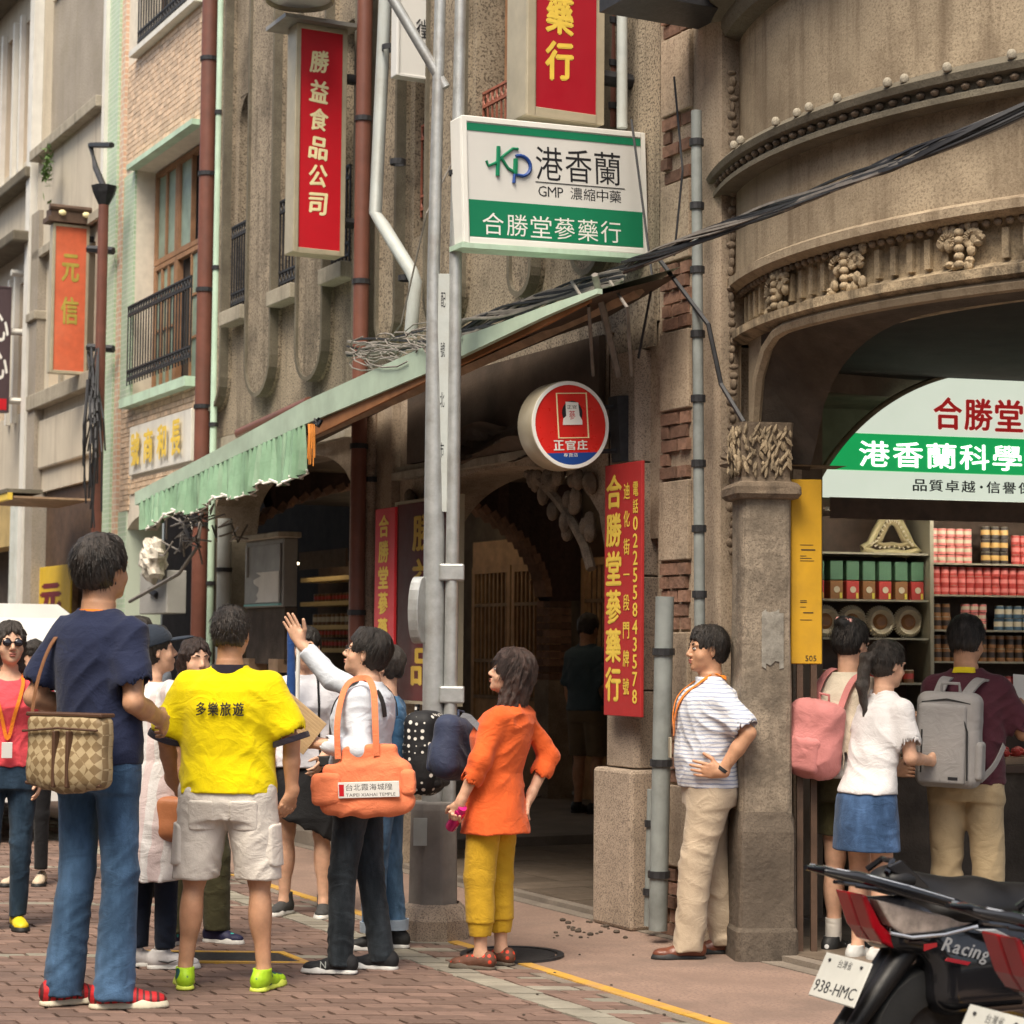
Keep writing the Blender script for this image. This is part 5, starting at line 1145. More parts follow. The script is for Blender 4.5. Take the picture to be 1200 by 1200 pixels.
# ================================================================ LEFT SHOP behind the guide: shelves in the arcade of the stone house
T_ = MF @ Matrix.Translation((-4.6, 3.2, 0))
box((fp(360,660,1.4).x, 1.3, fp(360,662,1.4).z), (fp(408,660,1.4).x, 1.34, fp(360,662,1.4).z+.02), 'tube_lamp', mat('warm_tube', (1,.8,.5), .4, .02, 3, bump=0, emis=5), None, MF, label='warm tube lamp above the jar shelves in the dim left arcade', cat='lamp')
box((fp(355,660,1.3).x, 1.26, fp(360,664,1.3).z-.03), (fp(410,660,1.3).x, 1.28, fp(360,655,1.3).z+.06), 'lamp_pelmet', K['wood_dark'], HA, None)
ls = thing('shop_shelf', 'wooden shelves of jars glimpsed in the dark arcade behind the guide', 'shelf', T_)
uL_, uR_ = fp(352,700,1.4).x + 4.6, fp(412,700,1.4).x + 4.6
box((uL_-.3, -1.5, 0), (uR_+.3, -1.45, 2.3), 'back_board', K['wood_dark'], ls)
zs = [fp(385, y, 1.4).z for y in (678, 707, 735, 762, 790)]
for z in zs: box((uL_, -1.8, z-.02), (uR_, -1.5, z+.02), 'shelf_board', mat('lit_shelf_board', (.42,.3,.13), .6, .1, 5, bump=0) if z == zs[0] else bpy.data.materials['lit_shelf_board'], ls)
rowof('smalljar', uL_-4.6+.03, uR_-4.6-.03, zs[1]+.02, .09, .1, 1, 'amber jar on the upper dim left shelf', 'jar', 'jars in the dim left shop, upper shelf', v=1.55, base=MF)
rowof('herbjar', uL_-4.6+.03, uR_-4.6-.03, zs[2]+.02, .115, .1, 1, 'dark jar on the middle dim left shelf', 'jar', 'jars in the dim left shop, middle shelf', v=1.55, base=MF)
rowof('smalljar', uL_-4.6+.03, uR_-4.6-.03, zs[3]+.02, .09, .1, 2, 'small jar on the lower dim left shelf', 'jar', 'jars in the dim left shop, lower shelf', v=1.55, base=MF)
# ================================================================ WHITE VAN far left
vp = Vector((-4.55, 17.4, 0)); VN = thing('parked_van', 'white van parked at the far left behind the woman in sunglasses', 'van', Matrix.Translation(vp) @ Matrix.Rotation(R(27), 4, 'Z') @ Matrix.Diagonal((1,1,1.05,1)))
side = [(-.85,.3),(-.85,.95),(-.78,1.1),(-.62,1.66),(-.5,1.74),(.5,1.74),(.62,1.66),(.78,1.1),(.85,.95),(.85,.3)]
vb = MB(); lay = [(-2.1,.72,.62),(-1.9,.95,.78),(-1.35,1.0,.92),(-.8,1.0,1.0),(1.8,1.0,1.0),(2.0,.97,.97)]
rings = [[Vector((x*w_, y, .3 + (z-.3)*h_)) for x, z in side] for y, w_, h_ in lay]
for i in range(len(rings)-1):
    for k in range(len(side)-1): vb.add([rings[i][k], rings[i+1][k], rings[i+1][k+1], rings[i][k+1]], [(0,1,2,3)])
vb.add(rings[0], [tuple(range(10))]); vb.add(rings[-1], [tuple(range(10))[::-1]])
carw = mat('white_car_paint', (.74,.74,.72), .2, .02, 3, bump=0, coat=.6); vb.build('body', carw, VN, smooth=True)
m_ = MB().add([(-.62,-1.42,1.05),(.62,-1.42,1.05),(.54,-.93,1.6),(-.54,-.93,1.6)], [(0,1,2,3)]); m_.build('windscreen', K['glass_dark'], VN)
for s in (-1, 1):
    m_ = MB()
    for (y0, y1) in ((-.75,.1),(.2,1.0),(1.1,1.8)): m_.add([(s*.785,y0,1.1),(s*.785,y1,1.1),(s*.655,y1,1.58),(s*.655,y0+.12,1.58)], [(0,1,2,3)])
    m_.build('side_window', K['glass_dark'], VN)
for (x, y) in ((-.8,-1.3),(.8,-1.3),(-.8,1.3),(.8,1.3)):
    MB().lathe([(0,-.1),(.2,-.1),(.31,-.08),(.31,.08),(.2,.1),(0,.1)], 20, M=Matrix.Translation((x,y,.31)) @ Matrix.Rotation(R(90),4,'Y')).build('wheel', K['black'], VN, smooth=True)
for s in (-.5,.5): MB().ball((s,-2.02,.78), (.16,.06,.1), 10, 6).build('headlight', K['sign_white'], VN, smooth=True)
# ================================================================ IMPLICIT-SURFACE MODELLER for bodies, clothes and bags
V = lambda *a: np.array(a, dtype=np.float64)
def _hash(ix, iy, iz, s):
    n = (ix * 374761393 + iy * 668265263 + iz * 2147483647 + s * 1274126177) & 0x7fffffff
    n = ((n ^ (n >> 13)) * 1274126177) & 0x7fffffff
    return ((n ^ (n >> 16)) & 0xffff) / 65535.0
def vnoise(p, seed=0):
    i = np.floor(p).astype(np.int64); f = p - i; f = f*f*(3-2*f); r = 0
    for dx in (0, 1):
        wx = f[:,0] if dx else 1-f[:,0]
        for dy in (0, 1):
            wy = f[:,1] if dy else 1-f[:,1]
            for dz in (0, 1):
                wz = f[:,2] if dz else 1-f[:,2]
                r = r + wx*wy*wz*_hash(i[:,0]+dx, i[:,1]+dy, i[:,2]+dz, seed)
    return r*2-1
def rc(a, b, ra, rb, k=.02, op='add'): return ('rc', V(*a), V(*b), ra, rb, k, op)
def ell(c, r, rot=None, k=.02, op='add'): return ('ell', V(*c), V(*r), rot, k, op)
def bxp(c, hs, r, rot=None, k=.02, op='add'): return ('box', V(*c), V(*hs), r, rot, k, op)
def stk(rows, k=.03, op='add', p=2.0, tilt=None): return ('stk', np.array(rows, dtype=float), p, k, op)
def cut(n, o): return ('cut', V(*n), o, 'cut')
def _smin(a, b, k):
    if k <= 0: return np.minimum(a, b)
    h = np.clip(.5 + .5*(b-a)/k, 0, 1); return b*(1-h) + a*h - k*h*(1-h)
def evalf(prims, P, disp=None):
    d = np.full(len(P), .09)
    for q in prims:
        t = q[0]
        if t == 'cut': d = np.maximum(d, P @ q[1] - q[2]); continue
        if t == 'rc':
            _, a, b, ra, rb, k, op = q; m = max(ra, rb) + .07; lo = np.minimum(a, b) - m; hi = np.maximum(a, b) + m
        elif t == 'ell': _, c, r, rot, k, op = q; m = r.max() + .07; lo, hi = c - m, c + m
        elif t == 'box': _, c, hs, rr, rot, k, op = q; m = np.linalg.norm(hs) + .07; lo, hi = c - m, c + m
        else: _, rows, pw, k, op = q; m = rows[:,1:3].max() + .07; lo = V(rows[:,3].min()-m, rows[:,4].min()-m, rows[:,0].min()-.07); hi = V(rows[:,3].max()+m, rows[:,4].max()+m, rows[:,0].max()+.07)
        ix = np.where(((P >= lo) & (P <= hi)).all(1))[0]
        if not len(ix): continue
        X = P[ix]
        if t == 'rc':
            ab = b - a; tt = np.clip(((X - a) @ ab) / max(ab @ ab, 1e-9), 0, 1); di = np.linalg.norm(X - a - tt[:,None]*ab, axis=1) - (ra + tt*(rb-ra))
        elif t == 'ell':
            Y = X - c; Y = Y @ rot if rot is not None else Y; k0 = np.linalg.norm(Y/r, axis=1); k1 = np.linalg.norm(Y/(r*r), axis=1); di = k0*(k0-1)/np.maximum(k1, 1e-6)
        elif t == 'box':
            Y = X - c; Y = Y @ rot if rot is not None else Y; Q = np.abs(Y) - hs + rr; di = np.linalg.norm(np.maximum(Q, 0), axis=1) + np.minimum(Q.max(1), 0) - rr
        else:
            z = X[:,2]; a_ = np.interp(z, rows[:,0], rows[:,1]); b_ = np.interp(z, rows[:,0], rows[:,2]); cx = np.interp(z, rows[:,0], rows[:,3]); cy = np.interp(z, rows[:,0], rows[:,4])
            u = np.abs((X[:,0]-cx)/a_); v = np.abs((X[:,1]-cy)/b_); rr_ = (u**pw + v**pw)**(1/pw); di = (rr_ - 1)*np.minimum(a_, b_)*(.5+.5*np.clip(rr_,0,1))
            di = np.maximum(di, np.maximum(z - rows[-1,0], rows[0,0] - z))
        if op == 'add': d[ix] = _smin(d[ix], di, k)
        elif op == 'sub': d[ix] = -_smin(-d[ix], di, k)
        elif op == 'int': e = np.full(len(P), .09); e[ix] = di; d = np.maximum(d, e)
    if disp is not None: d = d + disp(P)
    return d
def snets(F, lo, h):
    S = F < 0; nx, ny, nz = F.shape; c = [S[i:nx-1+i, j:ny-1+j, k:nz-1+k] for i in (0,1) for j in (0,1) for k in (0,1)]
    a = c[0].copy(); o = c[0].copy()
    for q in c[1:]: a &= q; o |= q
    I, J, K_ = np.where(o & ~a); n = len(I)
    if n == 0: return np.zeros((0,3)), np.zeros((0,4), int)
    ids = -np.ones((nx-1, ny-1, nz-1), np.int64); ids[I, J, K_] = np.arange(n)
    cor = [(i,j,k) for i in (0,1) for j in (0,1) for k in (0,1)]; val = {q: F[I+q[0], J+q[1], K_+q[2]] for q in cor}
    acc = np.zeros((n,3)); cnt = np.zeros(n)
    for p in cor:
        for ax in range(3):
            if p[ax]: continue
            q = list(p); q[ax] = 1; q = tuple(q); f0, f1 = val[p], val[q]; m = (f0 < 0) != (f1 < 0)
            t = f0[m]/(f0[m]-f1[m]); e = np.tile(np.array(p, float), (m.sum(), 1)); e[:,ax] += t; acc[m] += e; cnt[m] += 1
    vs = lo + (np.stack([I,J,K_],1) + acc/cnt[:,None])*h
    fs = []
    for ax in range(3):
        sl0 = [slice(1, -1)]*3; sl1 = [slice(1, -1)]*3; sl0[ax] = slice(0, -1); sl1[ax] = slice(1, None)
        A, B = S[tuple(sl0)], S[tuple(sl1)]; m = A != B; idx = np.array(np.where(m)).T
        if not len(idx): continue
        off = np.ones(3, int); off[ax] = 0; idx = idx + off; inside = A[m]
        b, c_ = (ax+1) % 3, (ax+2) % 3
        def cell(db, dc): q = idx.copy(); q[:,b] -= db; q[:,c_] -= dc; return ids[q[:,0], q[:,1], q[:,2]]
        qd = np.stack([cell(1,1), cell(0,1), cell(0,0), cell(1,0)], 1); qd[~inside] = qd[~inside][:, ::-1]; fs.append(qd)
    return vs, np.vstack(fs)
def grid(prims, lo, hi, h, disp=None):
    lo = np.array(lo, float); hi = np.array(hi, float); r = 4; H = h*r
    n = np.maximum(2, np.ceil((hi-lo)/H).astype(int) + 1)
    ax = [lo[i] + np.arange(n[i])*H + H*.375 for i in range(3)]
    G = np.stack(np.meshgrid(*ax, indexing='ij'), -1).reshape(-1, 3)
    D = evalf(prims, G, None).reshape(n)
    near = np.abs(D) < H*1.25 + .012
    F = np.repeat(np.repeat(np.repeat(D, r, 0), r, 1), r, 2); M_ = np.repeat(np.repeat(np.repeat(near, r, 0), r, 1), r, 2)
    I = np.array(np.where(M_)).T; F[M_] = evalf(prims, lo + I*h, disp)
    F[0]=F[-1]=.05; F[:,0]=F[:,-1]=.05; F[:,:,0]=F[:,:,-1]=.05
    return snets(F, lo, h)
def bounds(prims):
    lo = V(9,9,9); hi = -lo
    for q in prims:
        if q[-1] != 'add': continue
        if q[0] == 'rc': m = max(q[3], q[4]); l, h = np.minimum(q[1], q[2])-m, np.maximum(q[1], q[2])+m
        elif q[0] == 'ell': m = q[2].max(); l, h = q[1]-m, q[1]+m
        elif q[0] == 'box': m = np.linalg.norm(q[2]); l, h = q[1]-m, q[1]+m
        elif q[0] == 'stk': r = q[1]; m = r[:,1:3].max(); l = V(r[:,3].min()-m, r[:,4].min()-m, r[0,0]); h = V(r[:,3].max()+m, r[:,4].max()+m, r[-1,0])
        lo = np.minimum(lo, l); hi = np.maximum(hi, h)
    return lo - .03, hi + .03
def npmesh(name, vs, fs, mats, smooth=True):
    me = bpy.data.meshes.new(name); me.vertices.add(len(vs)); me.vertices.foreach_set('co', vs.astype(np.float32).ravel())
    me.loops.add(fs.size); me.loops.foreach_set('vertex_index', fs.astype(np.int32).ravel()); me.polygons.add(len(fs))
    me.polygons.foreach_set('loop_start', np.arange(0, fs.size, 4, dtype=np.int32)); me.polygons.foreach_set('use_smooth', np.ones(len(fs), bool))
    for m in (mats if isinstance(mats, (list, tuple)) else [mats]): me.materials.append(m)
    me.update(calc_edges=True); return me
def blob(name, prims, m, parent, h=.007, disp=None, M=None, fine=(), box_=None):
    lo, hi = box_ if box_ else bounds(prims); vs, fs = grid(prims, lo, hi, h, disp)
    for (c, r, hf) in fine:                              # finer tiles (head, hands) of the same surface
        c = np.array(c); r = np.array(r) if np.ndim(r) else V(r, r, r); l, u = c - r, c + r
        cen = vs[fs].mean(1); fs = fs[~((cen > l + hf) & (cen < u - hf)).all(1)]
        v2, f2 = grid(prims, l - hf*3, u + hf*3, hf, disp); cen = v2[f2].mean(1); f2 = f2[((cen > l) & (cen < u)).all(1)]
        fs = np.vstack([fs, f2 + len(vs)]); vs = np.vstack([vs, v2])
    used = np.unique(fs); mp = -np.ones(len(vs), int); mp[used] = np.arange(len(used)); vs, fs = vs[used], mp[fs]
    return link(name, npmesh(name, vs, fs, m), parent, M)
def folds(amp=.006, sx=9, sz=16, seed=0, warp=.5, z0=None, z1=None, amp2=0):
    def f(P):
        w_ = vnoise(P*5, seed+3)*warp; m_ = np.clip(vnoise(P*4.5, seed+8)*1.6 + .5, 0, 1); r = 0
        for j, (sh, wt) in enumerate(((.9, m_), (-1.1, 1-m_))):
            q = np.stack([P[:,0]*sx, P[:,1]*sx, (P[:,2] + sh*P[:,0]*.8 + .3*sh*P[:,1])*sz], 1) + w_[:,None]; n = vnoise(q, seed+j*5); r = r + (1 - 2.2*np.abs(n)**.8)*wt
        amp_ = amp*.85*(.25 + .9*np.clip(vnoise(P*5.5, seed+12)+.5, 0, 1)); r = r*amp_ + vnoise(P*26, seed+1)*amp*.07
        if z0 is not None: r = r * np.interp(P[:,2], [z0, z1], [1, .25])
        return -r
    return f
def rotm(yaw=0, pitch=0, roll=0):                       # columns = local axes; rows of P @ rot are local coordinates
    return np.array((Matrix.Rotation(R(yaw), 3, 'Z') @ Matrix.Rotation(R(pitch), 3, 'X') @ Matrix.Rotation(R(roll), 3, 'Y')))
def unit(v): v = np.array(v, float); return v/np.linalg.norm(v)
def surf(prims, p, off=.004):
    p = np.array(p, float)
    for _ in range(14):
        E = np.eye(3)*.002; D = evalf(prims, np.vstack([p[None], p+E, p-E])); g = (D[1:4]-D[4:7])/.004; n = g/max(np.linalg.norm(g), 1e-6); p = p - n*(D[0]-off)*.8
    return p, n
def ribbon(name, pts, wid, m, parent, prims=None, th=.004, off=.005, sub=6, nrm=None, M=None):
    P = [np.array(p, float) for p in pts]; Q = []
    for i in range(len(P)-1):
        p = [P[max(i-1,0)], P[i], P[i+1], P[min(i+2, len(P)-1)]]
        for s in range(sub): u = s/sub; Q.append(.5*((2*p[1]) + (-p[0]+p[2])*u + (2*p[0]-5*p[1]+4*p[2]-p[3])*u**2 + (-p[0]+3*p[1]-3*p[2]+p[3])*u**3))
    Q.append(P[-1]); mb = MB(); rings = []; ns = []
    for q in Q:
        if prims is not None:
            d0 = evalf(prims, q[None])[0]
            if d0 < .085: q2, n = surf(prims, q, off)
            else: q2, n = q, (ns[-1] if ns else V(0,-1,0))
        else: q2, n = q, np.array(nrm if nrm is not None else (0,-1,0), float)
        rings.append(q2); ns.append(n)
    R_ = np.array(rings); 
    for _ in range(2): R_[1:-1] = (R_[:-2] + R_[1:-1]*2 + R_[2:])/4
    N_ = len(R_)
    for i in range(N_):
        t = unit(R_[min(i+1,N_-1)] - R_[max(i-1,0)]); s = unit(np.cross(t, ns[i])); n = unit(np.cross(s, t)); c = R_[i]
        for a, b in ((-1,0),(1,0),(1,1),(-1,1)): mb.v.append(tuple(c + s*a*wid/2 + n*b*th))
    for i in range(N_-1):
        for k in range(4): mb.f.append((i*4+k, i*4+(k+1)%4, (i+1)*4+(k+1)%4, (i+1)*4+k)); mb.m.append(0)
    mb.f += [(0,1,2,3), tuple((N_-1)*4+k for k in range(4))]; mb.m += [0, 0]
    return mb.build(name, m, parent, M, smooth=True)
# ================================================================ PEOPLE
def fabric(name, col, rough=.85, var=.12, hook=None, bump=.25, bs=140, wr=.28, **kw):
    m = mat(name, col, rough, var, 5, bump=bump, bs=bs, sheen=.1, spec=.2, hook=hook, **kw); nt = m.node_tree; b = nt.nodes['Principled BSDF']; bn0 = b.inputs['Normal'].links[0].from_node
    tc = nt.nodes.new('ShaderNodeTexCoord'); nz = nt.nodes.new('ShaderNodeTexNoise'); nz.inputs['Scale'].default_value = 1.0; nz.inputs['Detail'].default_value = 2; nz.inputs['Distortion'].default_value = 1.4
    nt.links.new(mapped(nt, tc.outputs['Object'], (8, 8, 11)), nz.inputs[0]); s_ = nt.nodes.new('ShaderNodeMath'); s_.operation = 'SUBTRACT'; s_.inputs[1].default_value = .5; nt.links.new(nz.outputs[0], s_.inputs[0])
    a_ = nt.nodes.new('ShaderNodeMath'); a_.operation = 'ABSOLUTE'; nt.links.new(s_.outputs[0], a_.inputs[0]); bn = nt.nodes.new('ShaderNodeBump'); bn.invert = True; bn.inputs['Strength'].default_value = wr; bn.inputs['Distance'].default_value = .03
    nt.links.new(a_.outputs[0], bn.inputs['Height']); nt.links.new(bn.outputs[0], bn0.inputs['Normal']); return m
def skin(name, c): 
    m = mat(name, c, .5, .13, 22, bump=.14, bs=160, spec=.35, dirt=.25, dirt_col=tuple(x*y for x, y in zip(c, (.8,.6,.55))), dirt_scale=9); b = m.node_tree.nodes['Principled BSDF']; b.inputs['Subsurface Weight'].default_value = .08; b.inputs['Subsurface Radius'].default_value = (.02,.008,.004); return m
SK1, SK2, SK3 = skin('tan_skin', (.50,.27,.16)), skin('light_skin', (.62,.37,.25)), skin('brown_skin', (.42,.215,.12))
def hairmat(name, c):
    m = mat(name, c, .42, .5, 40, bump=0, spec=.45, isl=.85); nt = m.node_tree; tc = nt.nodes.new('ShaderNodeTexCoord'); bn = nt.nodes.new('ShaderNodeBump'); bn.inputs['Strength'].default_value = 1; bn.inputs['Distance'].default_value = .006
    nt.links.new(noise(nt, mapped(nt, tc.outputs['Object'], (1, 1, .22)), 230, 3, .7), bn.inputs['Height']); nt.links.new(bn.outputs[0], nt.nodes['Principled BSDF'].inputs['Normal']); return m
HAIR = hairmat('black_hair', (.022,.017,.014)); HAIRB = hairmat('dark_brown_hair', (.030,.016,.012))
LIP = mat('lips', (.38,.13,.10), .5, .05, 5, bump=0); EYEW = mat('eye_white', (.6,.58,.55), .3, .02, 5, bump=0); EYEB = mat('eye_dark', (.02,.012,.01), .2, .02, 5, bump=0)
def arm(side, up, fo, hd, pn, curl=.5, spread=.0, thumb=1.0, ulen=.285, flen=.25, sh=None, w=1.0):
    S = V(*(sh or (side*.175*w, -.012, 1.41))); E = S + unit(up)*ulen; W = E + unit(fo)*flen
    return dict(side=side, S=S, E=E, W=W, hd=unit(hd), pn=unit(pn), curl=curl, spread=spread, thumb=thumb)
def hand_prims(A, s=1.0):
    d, n = A['hd'], A['pn']; n = unit(n - d*(n@d)); t = np.cross(n, d)*A['side'] * -1; W = A['W']; P = []      # t: thumb side
    rot = np.stack([t, n, d], 1)
    P.append(rc(W - d*.02, W + d*.02, .026*s, .024*s, .02)); P.append(ell(W + d*.052, (.041*s, .016*s, .055), rot, .018)); P.append(ell(W + d*.035 + t*.02 + n*.006, (.022, .016, .032), rot, .012))
    c = A['curl']
    for i, (o, L, r) in enumerate(((.030,.070,.0088), (.0105,.079,.009), (-.0095,.074,.0086), (-.029,.060,.0078))):
        sp = A['spread']*(o*14); b = W + d*.09 + t*o*1.05 - d*abs(o-.01)*.25; d1 = unit(d*math.cos(c*.55) + n*math.sin(c*.55) + t*sp); d2 = unit(d*math.cos(c*1.35) + n*math.sin(c*1.35) + t*sp*.8); d3 = unit(d*math.cos(c*2.0) + n*math.sin(c*2.0) + t*sp*.6)
        p1 = b + d1*L*.46; p2 = p1 + d2*L*.32; p3 = p2 + d3*L*.24
        P += [rc(b - d1*.02, p1, r*1.08, r, .004), rc(p1, p2, r, r*.93, .002), rc(p2, p3, r*.93, r*.8, .002)]
    b = W + d*.028 + t*.026; th = A['thumb']; d1 = unit(d*.75 + t*.8*th + n*.35); d2 = unit(d*.95 + t*.35*th + n*(.25+c*.3)); p1 = b + d1*.045; p2 = p1 + d2*.03; p3 = p2 + unit(d2 + n*.2*c)*.022
    P += [rc(b, p1, .015, .0115, .012), rc(p1, p2, .0115, .0105, .003), rc(p2, p3, .0105, .009, .002)]
    return P
HC_ = V(0, .012, 1.627)
class Person:
    def __init__(s, label, x, y, yaw, h, sk=SK1, w=1.0, belly=0., lean=(0, 0), female=False, head=(0, 0, 0), arms=(), feet=None, group=None, knee=None, z=0):
        s.k = h/1.75; s.sk = sk; s.w = w; s.belly = belly; s.fem = female; s.arms = arms; s.lean = lean
        s.M = Matrix.Translation((x, y, z)) @ Matrix.Rotation(R(yaw), 4, 'Z') @ Matrix.Scale(s.k, 4)
        s.root = thing('person', label, 'person', s.M, group)
        s.feet = feet or ((-.10, 0, 12), (.10, 0, -12)); s.knee = knee or ((0,0),(0,0))
        L = s.lean; s.hy, s.hp, s.hr = head
        s.lz = lambda z: np.interp(z, [.95, 1.45, 1.8], [0, 1, 1.25])
        s.hips = [V(-.088*w, 0, .92), V(.088*w, 0, .92)]
        s.ank = [V(f[0], f[1], .085) for f in s.feet]; s.kn = []
        for i in range(2):
            H, A = s.hips[i], s.ank[i]; kk = s.knee[i]; fy = math.radians(s.feet[i][2]); s.kn.append(V(*(H*.47 + A*.53)) + V(-math.sin(fy)*.02 + kk[0], math.cos(fy)*.02 + kk[1], .0)); s.kn[i][2] = .50
        s.hc = HC_ + V(L[0]*1.1, L[1]*1.1, 0) + V(0, 0, -.01 if abs(s.hp) > 10 else 0); s.hrot = rotm(s.hy, s.hp, s.hr)
        s.hd = lambda p: s.hrot @ V(*p) + s.hc                    # head-frame point
        for a in s.arms: a['S'] = a['S'] + V(L[0]*.93, L[1]*.93, 0); a['E'] = a['E'] + V(L[0]*.93, L[1]*.93, 0); a['W'] = a['W'] + V(L[0]*.93, L[1]*.93, 0)
    def rows(s, ease=0, z0=.8, z1=1.52, flare=0):
        w, b = s.w, s.belly
        if s.fem: R0 = [(.76,.16,.11,0),(.86,.178,.125,-.012),(.95,.168,.115,-.005),(1.07,.132,.095,.002),(1.16,.138,.10,.0),(1.27,.158,.122,.018),(1.35,.155,.105,.005),(1.40,.135,.085,-.005),(1.44,.085,.065,-.01),(1.47,.052,.052,-.008),(1.52,.048,.05,-.0)]
        else: R0 = [(.76,.16,.11,0),(.86,.172,.12,-.012),(.95,.168,.115,-.005),(1.07,.158,.108,0),(1.18,.168,.115,0),(1.29,.183,.128,.005),(1.37,.182,.115,0),(1.415,.155,.092,-.006),(1.45,.098,.07,-.012),(1.475,.062,.06,-.01),(1.52,.056,.058,-.0)]
        out = []
        for (z, a, d, cy) in R0:
            bb = b*math.exp(-((z-1.06)/.13)**2); e = ease*(1 if z < 1.42 else .5) + (flare*(1.2-z)/.4 if z < 1.2 else 0)
            lz = float(s.lz(z)); out.append((z, a*(w if z < 1.44 else 1)+e+bb*.25, d*(1+(w-1)*.9 if z < 1.44 else 1)+e+bb*.5, s.lean[0]*lz, cy + s.lean[1]*lz + bb*.55))
        zz = sorted({z0, z1, *[r[0] for r in out if z0 < r[0] < z1]}); o = np.array(out)
        return [tuple([z] + [float(np.interp(z, o[:,0], o[:,c])) for c in (1,2,3,4)]) for z in zz]
    def head_prims(s):
        h, rt = s.hd, s.hrot; f = .95 if s.fem else 1.0; q = [ell(h((0,-.014,.036)), (.077*f,.096,.086), rt, .02), ell(h((0,.022,-.018)), (.067*f,.068,.088), rt, .03), ell(h((0,.034,-.072)), (.050*f,.046,.040), rt, .03), ell(h((0,.070,-.098)), (.018,.014,.014), rt, .025)]
        q += [rc(h((0,.086,.012)), h((0,.106,-.028)), .008, .0125, .014), ell(h((.012,.095,-.034)), (.009,.011,.008), rt, .008), ell(h((-.012,.095,-.034)), (.009,.011,.008), rt, .008)]
        for sx in (-1, 1):
            q += [ell(h((sx*.03,.077,.024)), (.026,.011,.008), rt, .012), ell(h((sx*.030,.096,.004)), (.016,.010,.008), rt, .008, 'sub'), ell(h((sx*.042,.054,-.034)), (.024,.022,.024), rt, .02),
                  ell(h((sx*.077*f,-.006,-.006)), (.008,.017,.030), rt @ rotm(sx*-22,0,0), .006), ell(h((sx*.086*f,.0,-.002)), (.004,.008,.016), rt @ rotm(sx*-22,0,0), .003, 'sub')]
        q += [ell(h((0,.090,-.058)), (.021,.009,.0055), rt, .005), ell(h((0,.088,-.069)), (.018,.009,.0065), rt, .005)]
        nb = V(s.lean[0], s.lean[1]-.008, 1.43); q += [rc(nb, h((0,-.028,-.05)), .060 if not s.fem else .050, .056 if not s.fem else .047, .025)]
        return q
    def body(s, legs=None, h=.0065, hands=True, fine=True, name='body'):
        P = [stk(s.rows(-.004, .95, 1.50), .03)] + s.head_prims(); tiles = [(tuple(s.hc + V(0,0,-.005)), (.115,.14,.15), .0048)] if fine else []
        for a in s.arms:
            P += [rc(a['S'] + V(-a['side']*.018,0,-.02), a['E'], .044*s.w**.5, .038, .03), rc(a['E'], a['E']*.6+a['W']*.4, .040, .041 if not s.fem else .036, .012), rc(a['E']*.6+a['W']*.4, a['W'], .040 if not s.fem else .035, .026, .01)]
            P += hand_prims(a, .9 if s.fem else 1.0)
            if fine and not a.get('hide'): tiles.append((tuple(a['W'] + a['hd']*.085), .125, .0036))
        if legs: P += s.leg_prims(legs)
        s.bp = P; return blob(name, P, s.sk, s.root, h, None, fine=tiles)
    def leg_prims(s, top=.9, r=1.0):
        P = []
        for i in range(2):
            H, K_, A = s.hips[i], s.kn[i], s.ank[i]; fy = math.radians(s.feet[i][2]); bk = V(math.sin(fy), -math.cos(fy), 0); c = (K_*.62 + A*.38) + bk*.014
            P += [rc(H + V(0,0,-.02), K_, .082*r, .054*r, .03), rc(K_, A, .050*r, .034, .02), ell(c, (.050*r, .052*r, .115), rotm(s.feet[i][2]), .03), ell(A + V(0,0,-.02), (.032,.045,.05), rotm(s.feet[i][2]), .02)]
        return P
    def shoes(s, up, so, h=.005, style='sneaker', z=.0, only=None):
        for i in range(2):
            if only is not None and i != only: continue
            x, y, yw = s.feet[i]; M_ = Matrix.Translation((x, y, z)) @ Matrix.Rotation(R(yw), 4, 'Z')
            f = .92 if s.fem else 1.0
            base = [rc((0,-.045*f,.04),(0,.06*f,.035),.036,.038,.02), ell((0,.125*f,.028),(.043,.07*f,.030),None,.03), ell((.0,-.05*f,.05),(.036,.045,.048),None,.02)]
            if style != 'flat': base += [rc((0,-.02,.06),(0,-.015,.10 if style != 'high' else .13),.042,.044,.02), rc((0,.0,.06),(0,.09*f,.035),.030,.025,.02), cut((0,0,1), .098 if style != 'high' else .13), rc((0,-.015,.09),(0,-.015,.2),.033,.033,.004,'sub')] if style != 'clog' else [rc((0,.0,.05),(0,.09*f,.04),.034,.03,.02)]
            base.append(cut((0,0,-1), 0))
            dsp = folds(.0015, 40, 60, i)
            o = blob('shoe', base, up, s.root, h, dsp, M_); sl = [rc((0,-.05*f,.0),(0,.03*f,.0),.043,.036,.02), rc((0,.03*f,0),(0,.10*f,0),.036,.045,.02), ell((.0,.13*f,.0),(.048,.075*f,.05),None,.03), cut((0,0,-1),0), cut((0,-.10,1), .022 if style != 'sneaker' else .027)]
            blob('sole', sl, so, o, h)
            if style == 'sneaker' or style == 'high':
                lc = MB(); [lc.tube([(-.018,.03+.02*q,.075-.0085*q),(.018,.035+.02*q,.075-.0085*q)], .0035, 5) for q in range(5)]; lc.build('laces', so, o)
            s.last_shoe = o
